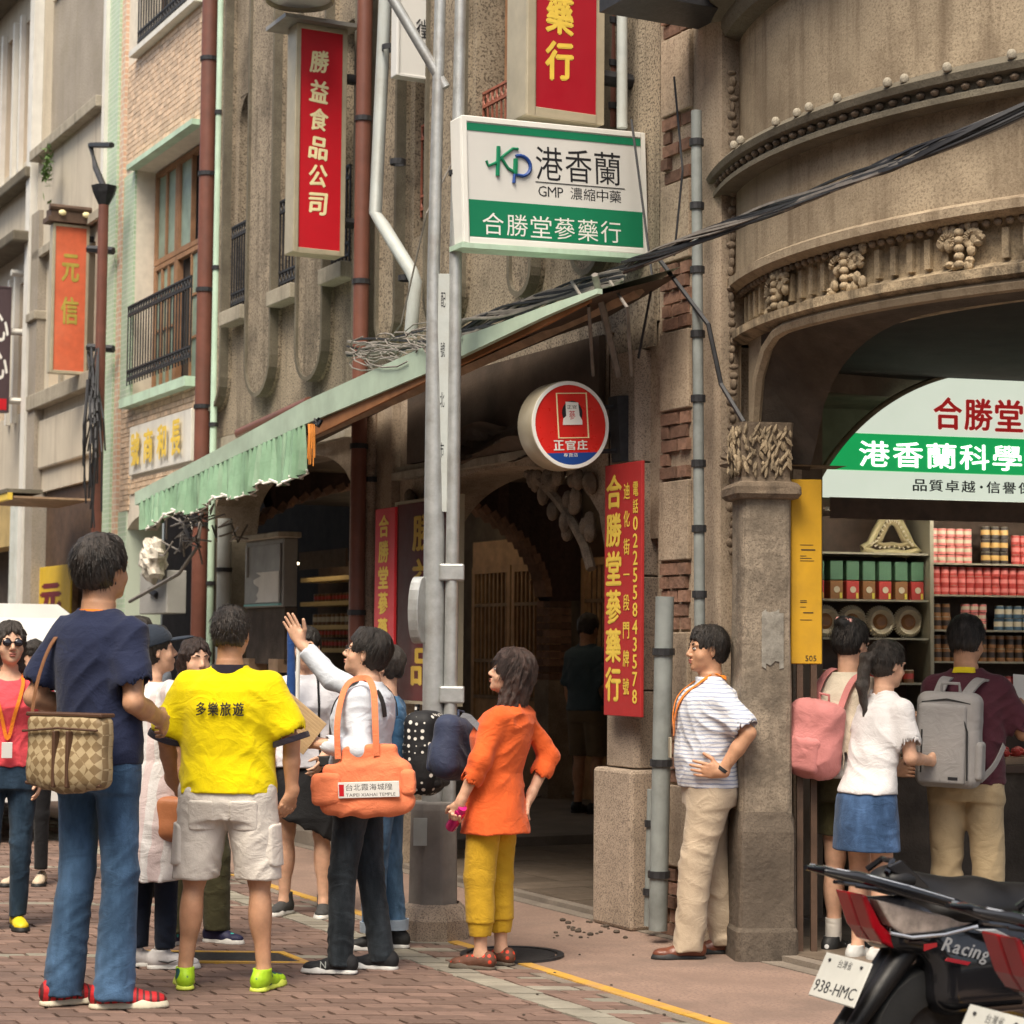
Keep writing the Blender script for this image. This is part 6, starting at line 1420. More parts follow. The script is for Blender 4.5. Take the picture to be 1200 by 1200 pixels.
    def shirt(s, m, hem=.88, sleeve=.62, ease=.020, h=.0068, disp=None, neck=.066, neckfwd=.0, name='shirt', sleeve_r=(.066,.072), flare=0, sides=(-1,1), full=False, loose=0, open_hem=True, extra=()):
        P = [stk(s.rows(ease, hem, 1.475, flare), .03)]; nb = V(s.lean[0], s.lean[1]-.008, 1.43)
        for a in s.arms:
            if a['side'] not in sides: continue
            S, E, W = a['S'], a['E'], a['W']; r0, r1 = sleeve_r; r0 *= s.w**.5
            if full: e2 = E + (W-E)*sleeve; P += [rc(S + V(-a['side']*.018, 0, -.022), E, r0*.84, r1, .04), rc(E, e2, r1, r1*.85, .02)]; endp, dr = e2, unit(W-E); pr_ = [rc(e2 - dr*.02, e2 + dr*.06, r1*.85-.008, r1*.85-.006, .002, 'sub')]
            else: e2 = S + (E-S)*sleeve; S2 = S + V(-a['side']*.018, 0, -.022); P += [rc(S2, e2, r0*.86, r1, .04)]; endp, dr = e2, unit(E-S); pr_ = [rc(e2 - dr*.02, e2 + dr*.08, r1-.008, r1-.003, .002, 'sub')]
            a['_end'] = (endp, dr, r1)
        for sx in (-1, 1): P.append(rc((nb[0]+sx*.05, nb[1], 1.432), (nb[0]+sx*.155*(s.w if s.w < 1.1 else 1.08), nb[1], 1.378), .038+ease*.4, .045+ease*.5, .05))
        P += list(extra)
        for a in s.arms:
            if a['side'] not in sides: continue
            endp, dr, r1 = a['_end']; r = r1*1.6; P += [rc(endp + dr*(r*.99), endp + dr*(r+.16), r, r, .0, 'sub')] if False else []
        # flat sleeve ends
        P += [rc(nb + V(0, .0+neckfwd, .045), nb + V(0, .035+neckfwd, .16), neck, neck*1.6, .012, 'sub')]
        for a in s.arms:
            if a['side'] in sides: endp, dr, r1 = a['_end']; rr = r1 if not full else r1*.85; P += [rc(endp + dr*.005, endp + dr*.12, rr*.86, rr*.9, .002, 'sub')]
        s.sp = P; return blob(name, P, m, s.root, h, disp or folds(.007, 8, 13, int(s.k*1000) % 17))
    def collar(s, m, r=.068, hgt=.05, z=1.445, th=.007, fwd=.012, name='collar'):
        c = V(s.lean[0], s.lean[1] - .008, z)
        P = [('stk', np.array([(z-.02, r+.022, r+.012, c[0], c[1]+.0), (z+hgt*.5, r+.006, r+.004, c[0], c[1]+.004), (z+hgt, r-.002, r, c[0], c[1]+.01)]), 2.0, .01, 'add'), rc((c[0], c[1], z-.1), (c[0], c[1]+fwd, z+.2), r-th-.002, r-th, .003, 'sub')]
        return blob(name, P, m, s.root, .0055, None)
    def patch(s, name, m, prims, c, hs, infl=.006, h=.0065, r=.012, parent=None): return blob(name, prims + [bxp(c, hs, r, op='int')], m, parent or s.root, h, lambda P: np.full(len(P), -infl), box_=(V(*c)-V(*hs)-.02, V(*c)+V(*hs)+.02))
    def trousers(s, m, top=1.0, hemz=(.06,.06), r=(.095,.075,.072), h=.0085, disp=None, name='trousers', ease=.012, crotch=.80):
        top = min(top, .945); P = [stk([q for q in s.rows(min(ease, .010), crotch, top)], .04)]
        for i in range(2):
            H, K_, A = s.hips[i], s.kn[i], s.ank[i]; hz = hemz[i] if isinstance(hemz, (tuple, list)) else hemz
            P.append(rc(H + V(0,0,-.03), K_, r[0]*s.w**.7, r[1], .03))
            if hz < .48: t_ = (K_[2]-hz)/(K_[2]-A[2]); B_ = K_ + (A-K_)*t_; P.append(rc(K_, B_, r[1], r[2], .02))
        hz = min(hemz) if isinstance(hemz, (tuple, list)) else hemz; P.append(cut((0,0,-1), -hz))
        s.tp = P; return blob(name, P, m, s.root, h, disp or folds(.008, 7, 15, 5, z0=.1, z1=1.0))
    def hair(s, m=HAIR, style='short', h=.0048, vol=.013, nape=-.062):
        s.hst = style; t, rt = s.hd, s.hrot; f = .95 if s.fem else 1; P = [ell(t((0,-.018,.040)), (.079*f+vol*.8,.097+vol,.088+vol), rt, .01), ell(t((0,-.035,-.01)), (.068*f+vol*.7,.075+vol*.7,.07), rt, .02)]
        if style in ('short', 'pony', 'bun', 'crop'): P += [ell(t((0,.045,.105)), (.045,.03,.022), rt, .02)]
        face = [ell(t((0,.10,-.025)), (.072 if style != 'crop' else .078,.075,.082), rt, .012, 'sub'), ell(t((0,.115,-.085)), (.10,.085,.09), rt, .01, 'sub')]
        if style in ('short', 'crop'):
            P += face + [ell(t((.087,.006,-.018)), (.03,.026,.04), rt, .008, 'sub'), ell(t((-.087,.006,-.018)), (.03,.026,.04), rt, .008, 'sub')]
            n = rt @ V(0,-.25,-1); n = unit(n); P.append(cut(tuple(n), float(n @ t((0,-.05,nape)))))
        if style in ('pony', 'bun'): P += face + [ell(t((.088,.0,-.012)), (.026,.02,.032), rt, .006, 'sub'), ell(t((-.088,.0,-.012)), (.026,.02,.032), rt, .006, 'sub')]
        if style == 'pony': P += [rc(t((0,-.10,.03)), t((0,-.145,.015)), .03, .036, .02), rc(t((0,-.145,.015)), t((0,-.155,-.14)), .036, .034, .02), rc(t((0,-.155,-.14)), t((.01,-.12,-.30)), .034, .012, .02)]
        if style == 'bun': P += [ell(t((0,-.10,.085)), (.045,.045,.04), rt, .012)]
        if style == 'long': P += [stk_head(t, [(-.28,.055,.035,0,-.065),(-.18,.088,.055,0,-.05),(-.05,.09,.07,0,-.035),(.03,.086,.09,0,-.02)])] + [ell(t((0,.095,-.02)), (.060,.075,.085), rt, .012, 'sub'), rc(t((0,.12,-.06)), t((0,.06,-.40)), .085, .10, .01, 'sub')]
        if style == 'wavy': 
            P += [ell(t((sx*.062, -.04, z_)), (.052,.06,.08), rt, .03) for sx in (-1, 1) for z_ in (-.05,-.14,-.22)] + [ell(t((0,-.08,z_)), (.085,.062,.09), rt, .03) for z_ in (-.0,-.1,-.2,-.26)] + face
        def disp(Q):
            L_ = (Q - s.hc) @ rt; a = np.arctan2(L_[:,0], -L_[:,1]+.02); n = vnoise(np.stack([a*9, L_[:,2]*18, L_[:,1]*10], 1), 3); n2 = vnoise(np.stack([a*26, L_[:,2]*22, L_[:,0]*20], 1), 9)
            k = 1.0 if style not in ('wavy', 'long') else 1.6
            n3 = vnoise(np.stack([a*5, L_[:,2]*30, L_[:,1]*26], 1), 5); return -(n*.0055 + n2*.004 + n3*.005)*k
        return blob('hair', P, m, s.root, h, disp)
    def face(s, brow=HAIR, lips=LIP, eyes=True):
        if eyes:
            for sx in (-1, 1):
                e = MB().ball((0,0,0), (.0135,.010,.0065), 12, 8).build('eye', EYEW, s.root, s.h4((sx*.030,.0835,.004)), smooth=True); MB().ball((0,.0072,.0), (.0058,.004,.0058), 10, 6).build('iris', EYEB, e, smooth=True)
                MB().tube([(-.014,.005,.004),(0,.0105,.0078),(.014,.004,.004)], .0022, 5).build('lashes', EYEB, e, smooth=True)
        for sx in (-1, 1): MB().tube([tuple(s.hd((sx*.014,.0915,.025))), tuple(s.hd((sx*.030,.0905,.031))), tuple(s.hd((sx*.046,.078,.026)))], [.003,.004,.002], 6).build('eyebrow', brow, s.root, smooth=True)
        MB().ball((0,0,0), (.0205,.0075,.0062), 12, 6).build('upper_lip', lips, s.root, s.h4((0,.0935,-.0585)), smooth=True); MB().ball((0,0,0), (.0165,.0075,.0068), 12, 6).build('lower_lip', lips, s.root, s.h4((0,.0915,-.0695)), smooth=True)
    def h4(s, p):
        m = Matrix([list(r) for r in s.hrot]).to_4x4(); return Matrix.Translation(tuple(s.hd(p))) @ m
    def fuzz(s, m=HAIR, n=500, nape=-.06, style='short'):      # loose hair ends that break the outline
        mb = MB(); t = s.hd; rr = np.random.RandomState(int(s.k*999)); n = int(n*2.5)
        for _ in range(0):
            a = rr.uniform(0, 6.283); z = rr.uniform(-.6, 1.0); r_ = math.sqrt(max(0, 1-z*z)); p = V(r_*math.sin(a)*.087, -.018 - r_*math.cos(a)*.106, .04 + z*.098)
            if p[1] > .02 and p[2] < .085: continue
            if p[2] < nape: continue
            if abs(p[0]) > .06 and p[1] > -.04 and p[2] < .03: continue
            nrm = unit(p - V(0,-.018,.03)); tg = unit(np.cross(nrm, rr.normal(size=3))); tg = unit(tg + V(0,-.2,-.8)); L_ = rr.uniform(.016,.034); s_ = unit(np.cross(nrm, tg))*.0016
            q0 = p; q1 = p + tg*L_ + nrm*rr.uniform(.002,.009)
            mb.add([tuple(t(q0-s_)), tuple(t(q0+s_)), tuple(t(q1))], [(0,1,2)])
        L_ = {'short': (-.074, .034), 'crop': (-.058, .018), 'pony': (-.05, .03), 'bun': (-.05, .03), 'long': (-.08, .05), 'wavy': (-.20, .07)}.get(s.hst, (-.07, .026)); lo_, ln = L_
        for _ in range(int(n*2.2)):
            a = rr.uniform(0, 6.283); z = rr.uniform(-.75, 1.0); r_ = math.sqrt(max(0, 1-z*z)); p = V(r_*math.sin(a)*.085, -.018 - r_*math.cos(a)*.105, .04 + z*.097)
            if p[1] > .035 and p[2] < .085: continue
            if p[2] < lo_ + .03 or (abs(p[0]) > .055 and p[1] > -.035 and p[2] < .03): continue
            nrm = unit(p - V(0,-.018,.03)); fl = p - V(.01,-.05,.14); tg = fl - nrm*(fl @ nrm); tg = unit(unit(tg) + rr.normal(size=3)*.22 + V(0,0,-.35)); L1 = ln*rr.uniform(.6,1.5); s_ = unit(np.cross(nrm, tg))*rr.uniform(.0010,.0022)
            b0 = p + nrm*rr.uniform(.004,.010); b1 = b0 + tg*L1*.5 + nrm*rr.uniform(.001,.006); b2 = b1 + tg*L1*.5 + V(0,0,-.25*L1) + nrm*rr.uniform(-.006,.004)
            mb.add([tuple(t(b0-s_)), tuple(t(b0+s_)), tuple(t(b1+s_*.8)), tuple(t(b1-s_*.8)), tuple(t(b2))], [(0,1,2,3),(3,2,4)])
        return mb.build('loose_hair', m, s.root, kind='stuff')
def stk_head(t, rows):                                   # long hair as a column hanging from the head
    c = t((0,0,0)); return ('stk', np.array([(c[2]+z, a, b, t((0,cy,0))[0]*1.0, t((0,cy,0))[1]) for z, a, b, cx, cy in rows]), 2.0, .03, 'add')
def stripes(col, n, width, axis=2, seed=0, wob=.004):
    def h(nt, co, out):
        s = nt.nodes.new('ShaderNodeSeparateXYZ'); nt.links.new(co, s.inputs[0]); mu = nt.nodes.new('ShaderNodeMath'); mu.operation = 'MULTIPLY'; mu.inputs[1].default_value = n
        ad = nt.nodes.new('ShaderNodeMath'); ad.operation = 'MULTIPLY_ADD'; ad.inputs[1].default_value = .03; nt.links.new(noise(nt, co, 6, 2), ad.inputs[0]); nt.links.new(s.outputs[axis], ad.inputs[2])
        nt.links.new(ad.outputs[0], mu.inputs[0]); fr = nt.nodes.new('ShaderNodeMath'); fr.operation = 'FRACT'; nt.links.new(mu.outputs[0], fr.inputs[0])
        lt = nt.nodes.new('ShaderNodeMath'); lt.operation = 'LESS_THAN'; lt.inputs[1].default_value = width; nt.links.new(fr.outputs[0], lt.inputs[0]); return mix(nt, lt.outputs[0], out, col)
    return h
def below(col, lim, axis=2, above=False):
    def h(nt, co, out):
        s = nt.nodes.new('ShaderNodeSeparateXYZ'); nt.links.new(co, s.inputs[0]); lt = nt.nodes.new('ShaderNodeMath'); lt.operation = 'GREATER_THAN' if above else 'LESS_THAN'; lt.inputs[1].default_value = lim
        nt.links.new(s.outputs[axis], lt.inputs[0]); return mix(nt, lt.outputs[0], out, col)
    return h
def checks(c2, sc=38, th=.5):
    def h(nt, co, out):
        vo = nt.nodes.new('ShaderNodeTexChecker'); vo.inputs['Scale'].default_value = sc; vo.inputs[1].default_value = (0,0,0,1); vo.inputs[2].default_value = (1,1,1,1)
        mp = nt.nodes.new('ShaderNodeMapping'); mp.inputs['Rotation'].default_value = (0, R(45), 0); nt.links.new(co, mp.inputs[0]); nt.links.new(mp.outputs[0], vo.inputs[0]); return mix(nt, vo.outputs[0], out, c2)
    return h
def dots(c2, sc=26, th=.28):
    def h(nt, co, out):
        v = nt.nodes.new('ShaderNodeTexVoronoi'); v.inputs['Scale'].default_value = sc; v.inputs['Randomness'].default_value = .35; nt.links.new(co, v.inputs[0]); return mix(nt, ramp(nt, v.outputs[0], th, th+.03, (1,1,1), (0,0,0)), out, c2)
    return h
def denim(name, c):
    def h(nt, co, out): return mix(nt, ramp(nt, noise(nt, mapped(nt, co, (5, 5, 2)), 2.0, 4), .42, .66), out, tuple(min(1, x*1.9+.01) for x in c))
    return fabric(name, c, .9, .12, hook=h, bump=.35, bs=220)
def gp(px, py): g = ground(px, py); return g.x, g.y
G_TOUR = None
# --- 1 man in navy T-shirt
x, y = gp(109, 1178)
A = [arm(-1, (-.30,-.22,-1), (.35,.9,-.25), (.6,.8,0), (.5,-.2,-.6), .5, w=1.0), arm(1, (.15,-.16,-1), (-.26,.95,-.28), (-.4,.85,-.35), (-.9,-.3,0), .7, w=1.03)]
p = Person('man in navy T-shirt and flared jeans with a patterned bag, back turned at the left', x, y, -30, 1.95, SK1, .97, .01, (0,-.01), head=(-8, 8, 3), arms=A, feet=((-.11,-.04,-28), (.10,.0,-50)))
p.body(h=.0095); p.shirt(fabric('navy_cotton', (.016,.022,.055)), .90, .70, .02, disp=folds(.009, 6, 11, 2)); p.hair(vol=.019, nape=-.07); p.fuzz(n=700)
p.trousers(denim('blue_jeans', (.035,.075,.14)), 1.0, .035, (.089,.066,.076), disp=folds(.009, 6, 20, 8, z0=.05, z1=1.1)); p.shoes(mat('red_mesh_shoe', (.45,.015,.02), .6, .1, 30, hook=stripes((.08,.02,.02), 40, .35, 1), bump=.4), mat('cream_rubber', (.6,.55,.42), .6, .1, 20, bump=.1))
lan = fabric('orange_lanyard', (.80,.22,.02), .6)
ribbon('lanyard', [(-.085,.02,1.45),(-.065,-.06,1.462),(0,-.085,1.465),(.065,-.06,1.462),(.085,.02,1.45)], .026, lan, p.root, nrm=(0,-1,.3))
bagM = p.M @ Matrix.Translation((.035,-.20,.955)) @ Matrix.Rotation(R(0), 4, 'Z')
bg_ = thing('messenger_bag', 'beige and brown checked messenger bag hanging at the back of the man in navy', 'bag', bagM)
bm_ = mat('checked_canvas', (.40,.31,.18), .6, .08, 8, hook=checks((.22,.15,.075), 34), bump=.2)
blob('bag_body', [bxp((0,0,0), (.185,.045,.135), .035), ell((0,-.02,-.06),(.16,.05,.09),None,.04)], bm_, bg_, .007, folds(.006, 9, 9, 4))
dk = mat('brown_leather', (.09,.045,.025), .5, .1, 10, bump=.1)
for x_ in (-.02, .045): box((x_,-.075,-.13), (x_+.014,-.045,.075), 'leather_band', dk, bg_, bevel=.003)
MB().tube([(-.18,-.055,.07),(0,-.062,.085),(.18,-.055,.08)], .005, 6).build('zip', dk, bg_, smooth=True); MB().box((-.183,-.04,.125),(.183,.04,.14)).build('top_edge', dk, bg_, bevel=.004); MB().tube([(-.18,-.03,-.12),(0,-.04,-.135),(.18,-.03,-.12)], .007, 6).build('piping', dk, bg_, smooth=True)
st = mat('tan_strap', (.26,.12,.055), .5, .1, 10, bump=.1)
ribbon('strap', [(-.185,-.0,.13),(-.19,.03,.25),(-.17,.07,.38),(-.125,.11,.455),(-.08,.19,.50),(.05,.33,.35)], .026, st, bg_, None, nrm=(-.5,-1,.1), th=.004)
# --- 2 man in yellow polo
x, y = gp(263, 1158)
A = [arm(-1, (-.35,.12,-1), (.0,.55,-.8), (.3,.6,-.7), (.9,.2,0), .6, w=1.17), arm(1, (.33,.02,-1), (.0,.12,-1), (-.45,.1,-.9), (-.6,.6,.2), .8, w=1.17)]
p = Person('stocky man in bright yellow polo with black collar and white cargo shorts, seen from behind', x, y, -3, 1.665, SK1, 1.17, .03, arms=A, head=(-4, 4, 0), feet=((-.185,-.0,14), (.185,-.02,-16)))
yel = fabric('yellow_pique', (.78,.62,.0), hook=None, bs=200); blk = fabric('black_rib', (.018,.014,.022))
p.body(legs=1, h=.009); sh = p.shirt(yel, .90, .76, .024, sleeve_r=(.078,.086), disp=folds(.008, 6, 12, 6)); p.collar(blk, .088, .062, 1.428, fwd=.02); p.hair(vol=.009, nape=-.05, style='crop'); p.fuzz(n=300)
for a in p.arms:
    e, d_, r_ = a['_end']; T_ = Matrix.Translation(tuple(e)) @ Vector(tuple(d_)).to_track_quat('Z', 'Y').to_matrix().to_4x4(); MB().lathe([(.072,-.004),(.088,-.004),(.090,.022),(.086,.024),(.072,.02)], 24, M=T_ @ Matrix.Translation((0,0,.052))).build('sleeve_band', blk, p.root, smooth=True)
lt = lettering('back_print', '多樂旅遊', -.125, 1.255, .105, 1.318, K['ink'], p.root, y=0, bold=.03)
for v in lt.data.vertices: q, n_ = surf(p.sp, (v.co.x, -.2, v.co.z), .012); v.co.y = q[1]
ws = fabric('white_cotton_twill', (.66,.61,.55)); p.trousers(ws, 1.0, .50, (.112,.105,.1), name='cargo_shorts', disp=folds(.010, 7, 13, 3), crotch=.78)
for sx in (-1, 1): p.patch('cargo_pocket', ws, p.tp, (sx*.22,-.0,.66), (.06,.07,.085), .012); p.patch('back_pocket', ws, p.tp, (sx*.098,-.15,.80), (.058,.08,.065), .005)
p.shoes(mat('neon_green_shoe', (.38,.62,.02), .5, .1, 20, hook=dots((.01,.09,.09), 16, .42), bump=.3), mat('neon_sole', (.62,.72,.1), .5, .1, 20, bump=.1))
# --- 3 woman in pink top with sunglasses
x, y = gp(4, 1088)
A = [arm(-1, (-.12,-.05,-1), (.1,.3,-1), (0,.2,-1), (1,0,0), .5), arm(1, (.2,-.05,-1), (-.1,.3,-1), (0,.2,-1), (-1,0,0), .5)]
p = Person('woman in coral pink top and sunglasses with an orange lanyard at the left edge', x, y, 192, 1.61, SK2, .98, .01, (0,0), True, (10, 3, 0), A, ((-.08,0,10),(.09,.03,-10)))
p.body(h=.0095); p.shirt(fabric('coral_pink', (.72,.08,.10)), .93, .28, .016, neck=.085, neckfwd=.02); p.trousers(denim('dark_jeans', (.012,.028,.05)), .98, .07, (.09,.062,.05)); p.hair(HAIR, 'long'); p.face(eyes=False)
p.shoes(mat('yellow_shoe', (.68,.52,.02), .5, .1, 10, bump=.1), K['black'], style='flat')
ribbon('lanyard', [(-.075,.0,1.45),(-.075,.10,1.38),(-.045,.16,1.25),(0,.16,1.08),(.045,.16,1.25),(.075,.10,1.38),(.075,.0,1.45)], .02, lan, p.root, p.sp, off=.01)
box((-.03,.165,.98), (.03,.172,1.07), 'badge', K['sign_white'], p.root, bevel=.002)
sg_ = thing('sunglasses', 'dark sunglasses on the woman in the coral pink top', 'sunglasses', p.M @ p.h4((0,0,0)))
for s_ in (-1, 1): MB().ball((s_*.032,.098,.004), (.027,.008,.022), 14, 8).build('lens', mat('sunglass_lens', (.012,.008,.012), .08, .1, 3, bump=0, spec=.8), sg_, smooth=True); MB().tube([(s_*.06,.09,.01),(s_*.085,.0,.006)], .003, 5).build('temple', EYEB, sg_)
MB().tube([(-.008,.104,.008),(.008,.104,.008)], .003, 5).build('bridge', EYEB, sg_)
# --- 4 woman with phone behind
x, y = gp(38, 1036)
A = [arm(-1, (-.1,.1,-1), (.1,.9,-.4), (.2,.8,-.4), (1,0,.3), .9), arm(1, (.2,.0,-1), (-.2,.55,-.85), (-.1,.5,-.8), (-.9,.2,.2), 1.0)]
p = Person('woman in grey shirt and black leggings holding a phone beside the coral pink top', x-.02, y, 165, 1.52, SK2, .95, 0, (0,0), True, (0,-18,0), A, ((-.09,0,20),(.06,.05,-10)))
p.body(h=.009, fine=False); p.shirt(fabric('pale_grey_cotton', (.40,.42,.46)), .93, .9, .022, h=.009); p.trousers(fabric('black_leggings', (.012,.012,.014)), .98, .11, (.085,.056,.045), h=.01, disp=folds(.003,9,20,1)); p.hair(HAIR, 'pony', h=.006); p.shoes(mat('cream_flat', (.55,.45,.33), .6, .1, 10, bump=.1), K['black'], style='flat')
w_ = p.arms[1]; q = w_['W'] + w_['hd']*.09
ph = thing('phone', 'white-framed smartphone held by the woman in grey', 'phone', p.M @ Matrix.Translation(tuple(q + V(0,.03,-.02))) @ Matrix.Rotation(R(8), 4, 'Y')); box((-.038,0,-.08),(.038,.009,.075),'case',K['sign_white'],ph,bevel=.004); box((-.032,.0092,-.065),(.032,.0105,.06),'screen',K['glass_dark'],ph)
# --- 5 woman in dark cap
x, y = gp(172, 1134)
A = [arm(-1, (-.1,.05,-1), (0,.2,-1), (0,.2,-1), (1,0,0), .5), arm(1, (.1,.05,-1), (0,.3,-1), (0,.2,-1), (-1,0,0), .5)]
p = Person('woman in dark blue cap and long pale tunic behind the man in navy', x, y, -42, 1.58, SK2, .93, 0, (0,0), True, (-25, 10, 0), A, ((-.08,.0,-35),(.08,.05,-40)))
p.body(h=.008, fine=False); p.hair(HAIR, 'pony', h=.006)
tun = fabric('pale_pink_stripe', (.66,.55,.55), hook=stripes((.72,.70,.70), 14, .5, 0)); P_ = [stk([(.46,.225,.16,0,-.02),(.62,.215,.16,0,-.02),(.80,.20,.155,0,-.01)] + p.rows(.028, .86, 1.47), .03)] + [rc(a['S'], a['S'] + (a['E']-a['S'])*.7, .066, .07, .03) for a in p.arms]
blob('tunic', P_, tun, p.root, .009, folds(.012, 11, 4, 3)); p.trousers(fabric('navy_leggings', (.012,.018,.035)), .9, .10, (.082,.062,.052), h=.01); p.shoes(mat('white_grey_shoe', (.62,.60,.60), .6, .1, 20, bump=.2), K['sign_white'])
sw = MB().tube([(.044,-.03,.045),(.047,.02,.035),(.046,.07,.05)], [.002,.006,.001], 6).build('side_mark', K['ink'], p.last_shoe)
cp = thing('baseball_cap', 'dark blue baseball cap on the woman in the pale tunic', 'cap', p.M @ p.h4((0,0,0)))
cm = fabric('cap_navy', (.022,.03,.045)); blob('crown', [ell((0,-.012,.05),(.094,.112,.095)), cut((0,.12,-1), -.035)], cm, cp, .005); blob('peak', [ell((0,.13,.045),(.075,.085,.012)), ell((0,.12,.02),(.07,.07,.02),None,.01,'sub')], cm, cp, .0045)
pu = thing('shoulder_bag', 'small tan leather bag hanging beside the woman in the cap', 'bag', p.M @ Matrix.Translation((.20,-.02,.80)) @ Matrix.Rotation(R(25),4,'Z'))
tl_ = mat('tan_leather', (.42,.16,.07), .45, .1, 10, bump=.2); blob('bag_body', [bxp((0,0,-.02),(.085,.05,.11),.04), ell((0,0,-.08),(.08,.055,.06),None,.03)], tl_, pu, .007, folds(.005,9,9,2)); ribbon('strap', [(-.05,0,.09),(-.06,.02,.28),(-.09,.0,.50),(-.14,.03,.60),(-.1,.1,.45),(.05,.02,.09)], .014, tl_, pu)
# --- 6 bystander far behind, 7 man in olive trousers
x, y = gp(157, 1050)
p = Person('dark-haired person mostly hidden behind the navy T-shirt and the cap', x, y, -20, 1.66, SK1, 1, 0, arms=[arm(-1,(-.1,0,-1),(0,.2,-1),(0,0,-1),(1,0,0)), arm(1,(.1,0,-1),(0,.2,-1),(0,0,-1),(-1,0,0))])
p.body(h=.010, fine=False); p.shirt(fabric('grey_blue_shirt', (.15,.17,.2)), h=.011); p.trousers(fabric('dark_grey_trousers', (.05,.045,.04)), h=.011); p.hair(h=.006); p.shoes(K['black'], K['black'], h=.007)
x, y = gp(236, 1106)
p = Person('person in olive trousers and navy trainers standing hidden behind the yellow polo', x-.06, y, 205, 1.53, SK2, 1.02, 0, female=True, head=(8,0,0), arms=[arm(-1,(-.1,0,-1),(0,.4,-1),(0,0,-1),(1,0,0)), arm(1,(.1,0,-1),(0,.4,-1),(0,0,-1),(-1,0,0))], feet=((-.16,0,40),(.10,0,-40)))
p.body(h=.010, fine=False); p.shirt(fabric('plain_white_shirt', (.6,.58,.56)), h=.011); p.trousers(fabric('olive_cotton', (.075,.07,.035)), .98, .07, (.10,.085,.078), h=.010); p.hair(HAIRB, 'long', h=.007); p.face(eyes=False); p.shoes(mat('navy_trainer', (.02,.02,.06), .6, .1, 10, hook=dots((.05,.4,.35), 20, .2), bump=.2), K['sign_white'])
# --- 9 woman in white T-shirt and black skirt
x, y = gp(362, 1072)
A = [arm(-1, (-.2,.05,-1), (.3,.6,-.6), (.2,.6,-.6), (1,0,0), .6), arm(1, (.25,.0,-1), (-.2,.5,-.7), (0,.5,-.7), (-1,0,0), .6)]
p = Person('woman in white T-shirt and asymmetric black skirt behind the guide', x-.03, y, 172, 1.60, SK2, 1.0, 0, (0,0), True, (5, 0, 0), A, ((-.13,.02,8),(.13,-.03,-14)))
p.body(legs=1, h=.009, fine=False); p.shirt(fabric('white_jersey', (.62,.62,.66)), .90, .85, .03, h=.009, flare=.02); p.collar(fabric('teal_rib', (.08,.42,.33)), .07, .02, 1.425, th=.006); p.hair(HAIR, 'short', h=.006); p.face()
bs = fabric('black_crepe', (.012,.012,.013)); rows_ = [(.36,.10,.10,-.12,.0),(.5,.23,.16,-.03,0),(.6,.25,.19,0,0),(.8,.225,.165,0,0),(.95,.17,.125,0,0),(1.0,.155,.115,0,0)]
blob('skirt', [stk(rows_, .03), cut(tuple(unit((.5,0,-1))), -.50)], bs, p.root, .010, folds(.016, 9, 3, 5)); p.shoes(mat('charcoal_canvas', (.05,.05,.05), .8, .1, 10, bump=.2), K['sign_white'], style='high')
ribbon('camera_strap', [(-.07,.02,1.45),(-.10,.12,1.35),(-.13,.17,1.15),(-.15,.19,.98)], .014, bs, p.root, p.sp, off=.008); box((-.2,.17,.92),(-.12,.24,.98),'camera',K['black'],p.root,bevel=.006)
fl_ = thing('folded_flag', 'blue folded flag on a white stick rising beside the raised hand', 'flag', Matrix.Translation((x-.09, y-.25, 0)))
MB().tube([(.03,0,1.02),(.035,0,1.62)], .012, 8).build('stick', K['white'], fl_, smooth=True); blob('cloth', [rc((0,0,1.08),(-.01,0,1.58),.028,.018), cut((0,0,1),1.62)], fabric('flag_blue', (.02,.06,.20)), fl_, .007, folds(.012, 30, 5, 3))
# --- 10 person with polka-dot backpack behind the guide
x, y = gp(456, 1112)
A = [arm(-1, (-.1,.1,-1), (0,.5,-.8), (0,.5,-.8), (1,0,0), .6), arm(1, (.1,.1,-1), (0,.5,-.8), (0,.5,-.8), (-1,0,0), .6)]
p = Person('person in blue shirt and rolled jeans hidden behind the guide', x-.03, y, 78, 1.50, SK2, .95, 0, (0,0), True, (0,0,0), A, ((-.07,.04,0),(.08,-.05,0)))
p.body(h=.010, fine=False); p.shirt(fabric('mid_blue_cotton', (.06,.16,.30)), .9, .8, .022, h=.010); p.trousers(denim('faded_jeans', (.06,.12,.20)), .98, .11, (.095,.075,.068), h=.009); p.hair(HAIR, 'short', h=.006)
for i in range(2): MB().lathe([(.066,.105),(.078,.105),(.08,.165),(.068,.165)], 20, c=(p.ank[i][0],p.ank[i][1],0)).build('cuff', fabric('turned_cuff', (.35,.42,.5)), p.root, smooth=True)
p.shoes(K['black'], K['sign_white'])
def backpack(label, M_, m, hs=(.15,.09,.22), m2=None, name='backpack', h=.007, amp=.006):
    b = thing(name, label, 'backpack', M_); w_, d_, z_ = hs
    blob('main_bag', [bxp((0,0,0), hs, .075), ell((0,-.03,-z_*.35),(w_*1.0,d_*1.05,z_*.6),None,.05)], m, b, h, folds(amp, 7, 9, 5))
    blob('front_pocket', [bxp((0,-d_*.95,-z_*.38), (w_*.78,.035,z_*.46), .03)], m2 or m, b, h, folds(amp*.7, 9, 9, 7))
    MB().tube([(w_*.75*math.cos(a), -d_*.55, z_*.35 + z_*.48*math.sin(a)) for a in [math.pi*k/12 for k in range(13)]], .004, 5).build('zip', K['black'], b, smooth=True)
    MB().tube([(-.03,d_*.5,z_*.97),(-.03,d_*.45,z_*1.14),(.03,d_*.45,z_*1.14),(.03,d_*.5,z_*.97)], .007, 6).build('handle', m, b, smooth=True); return b
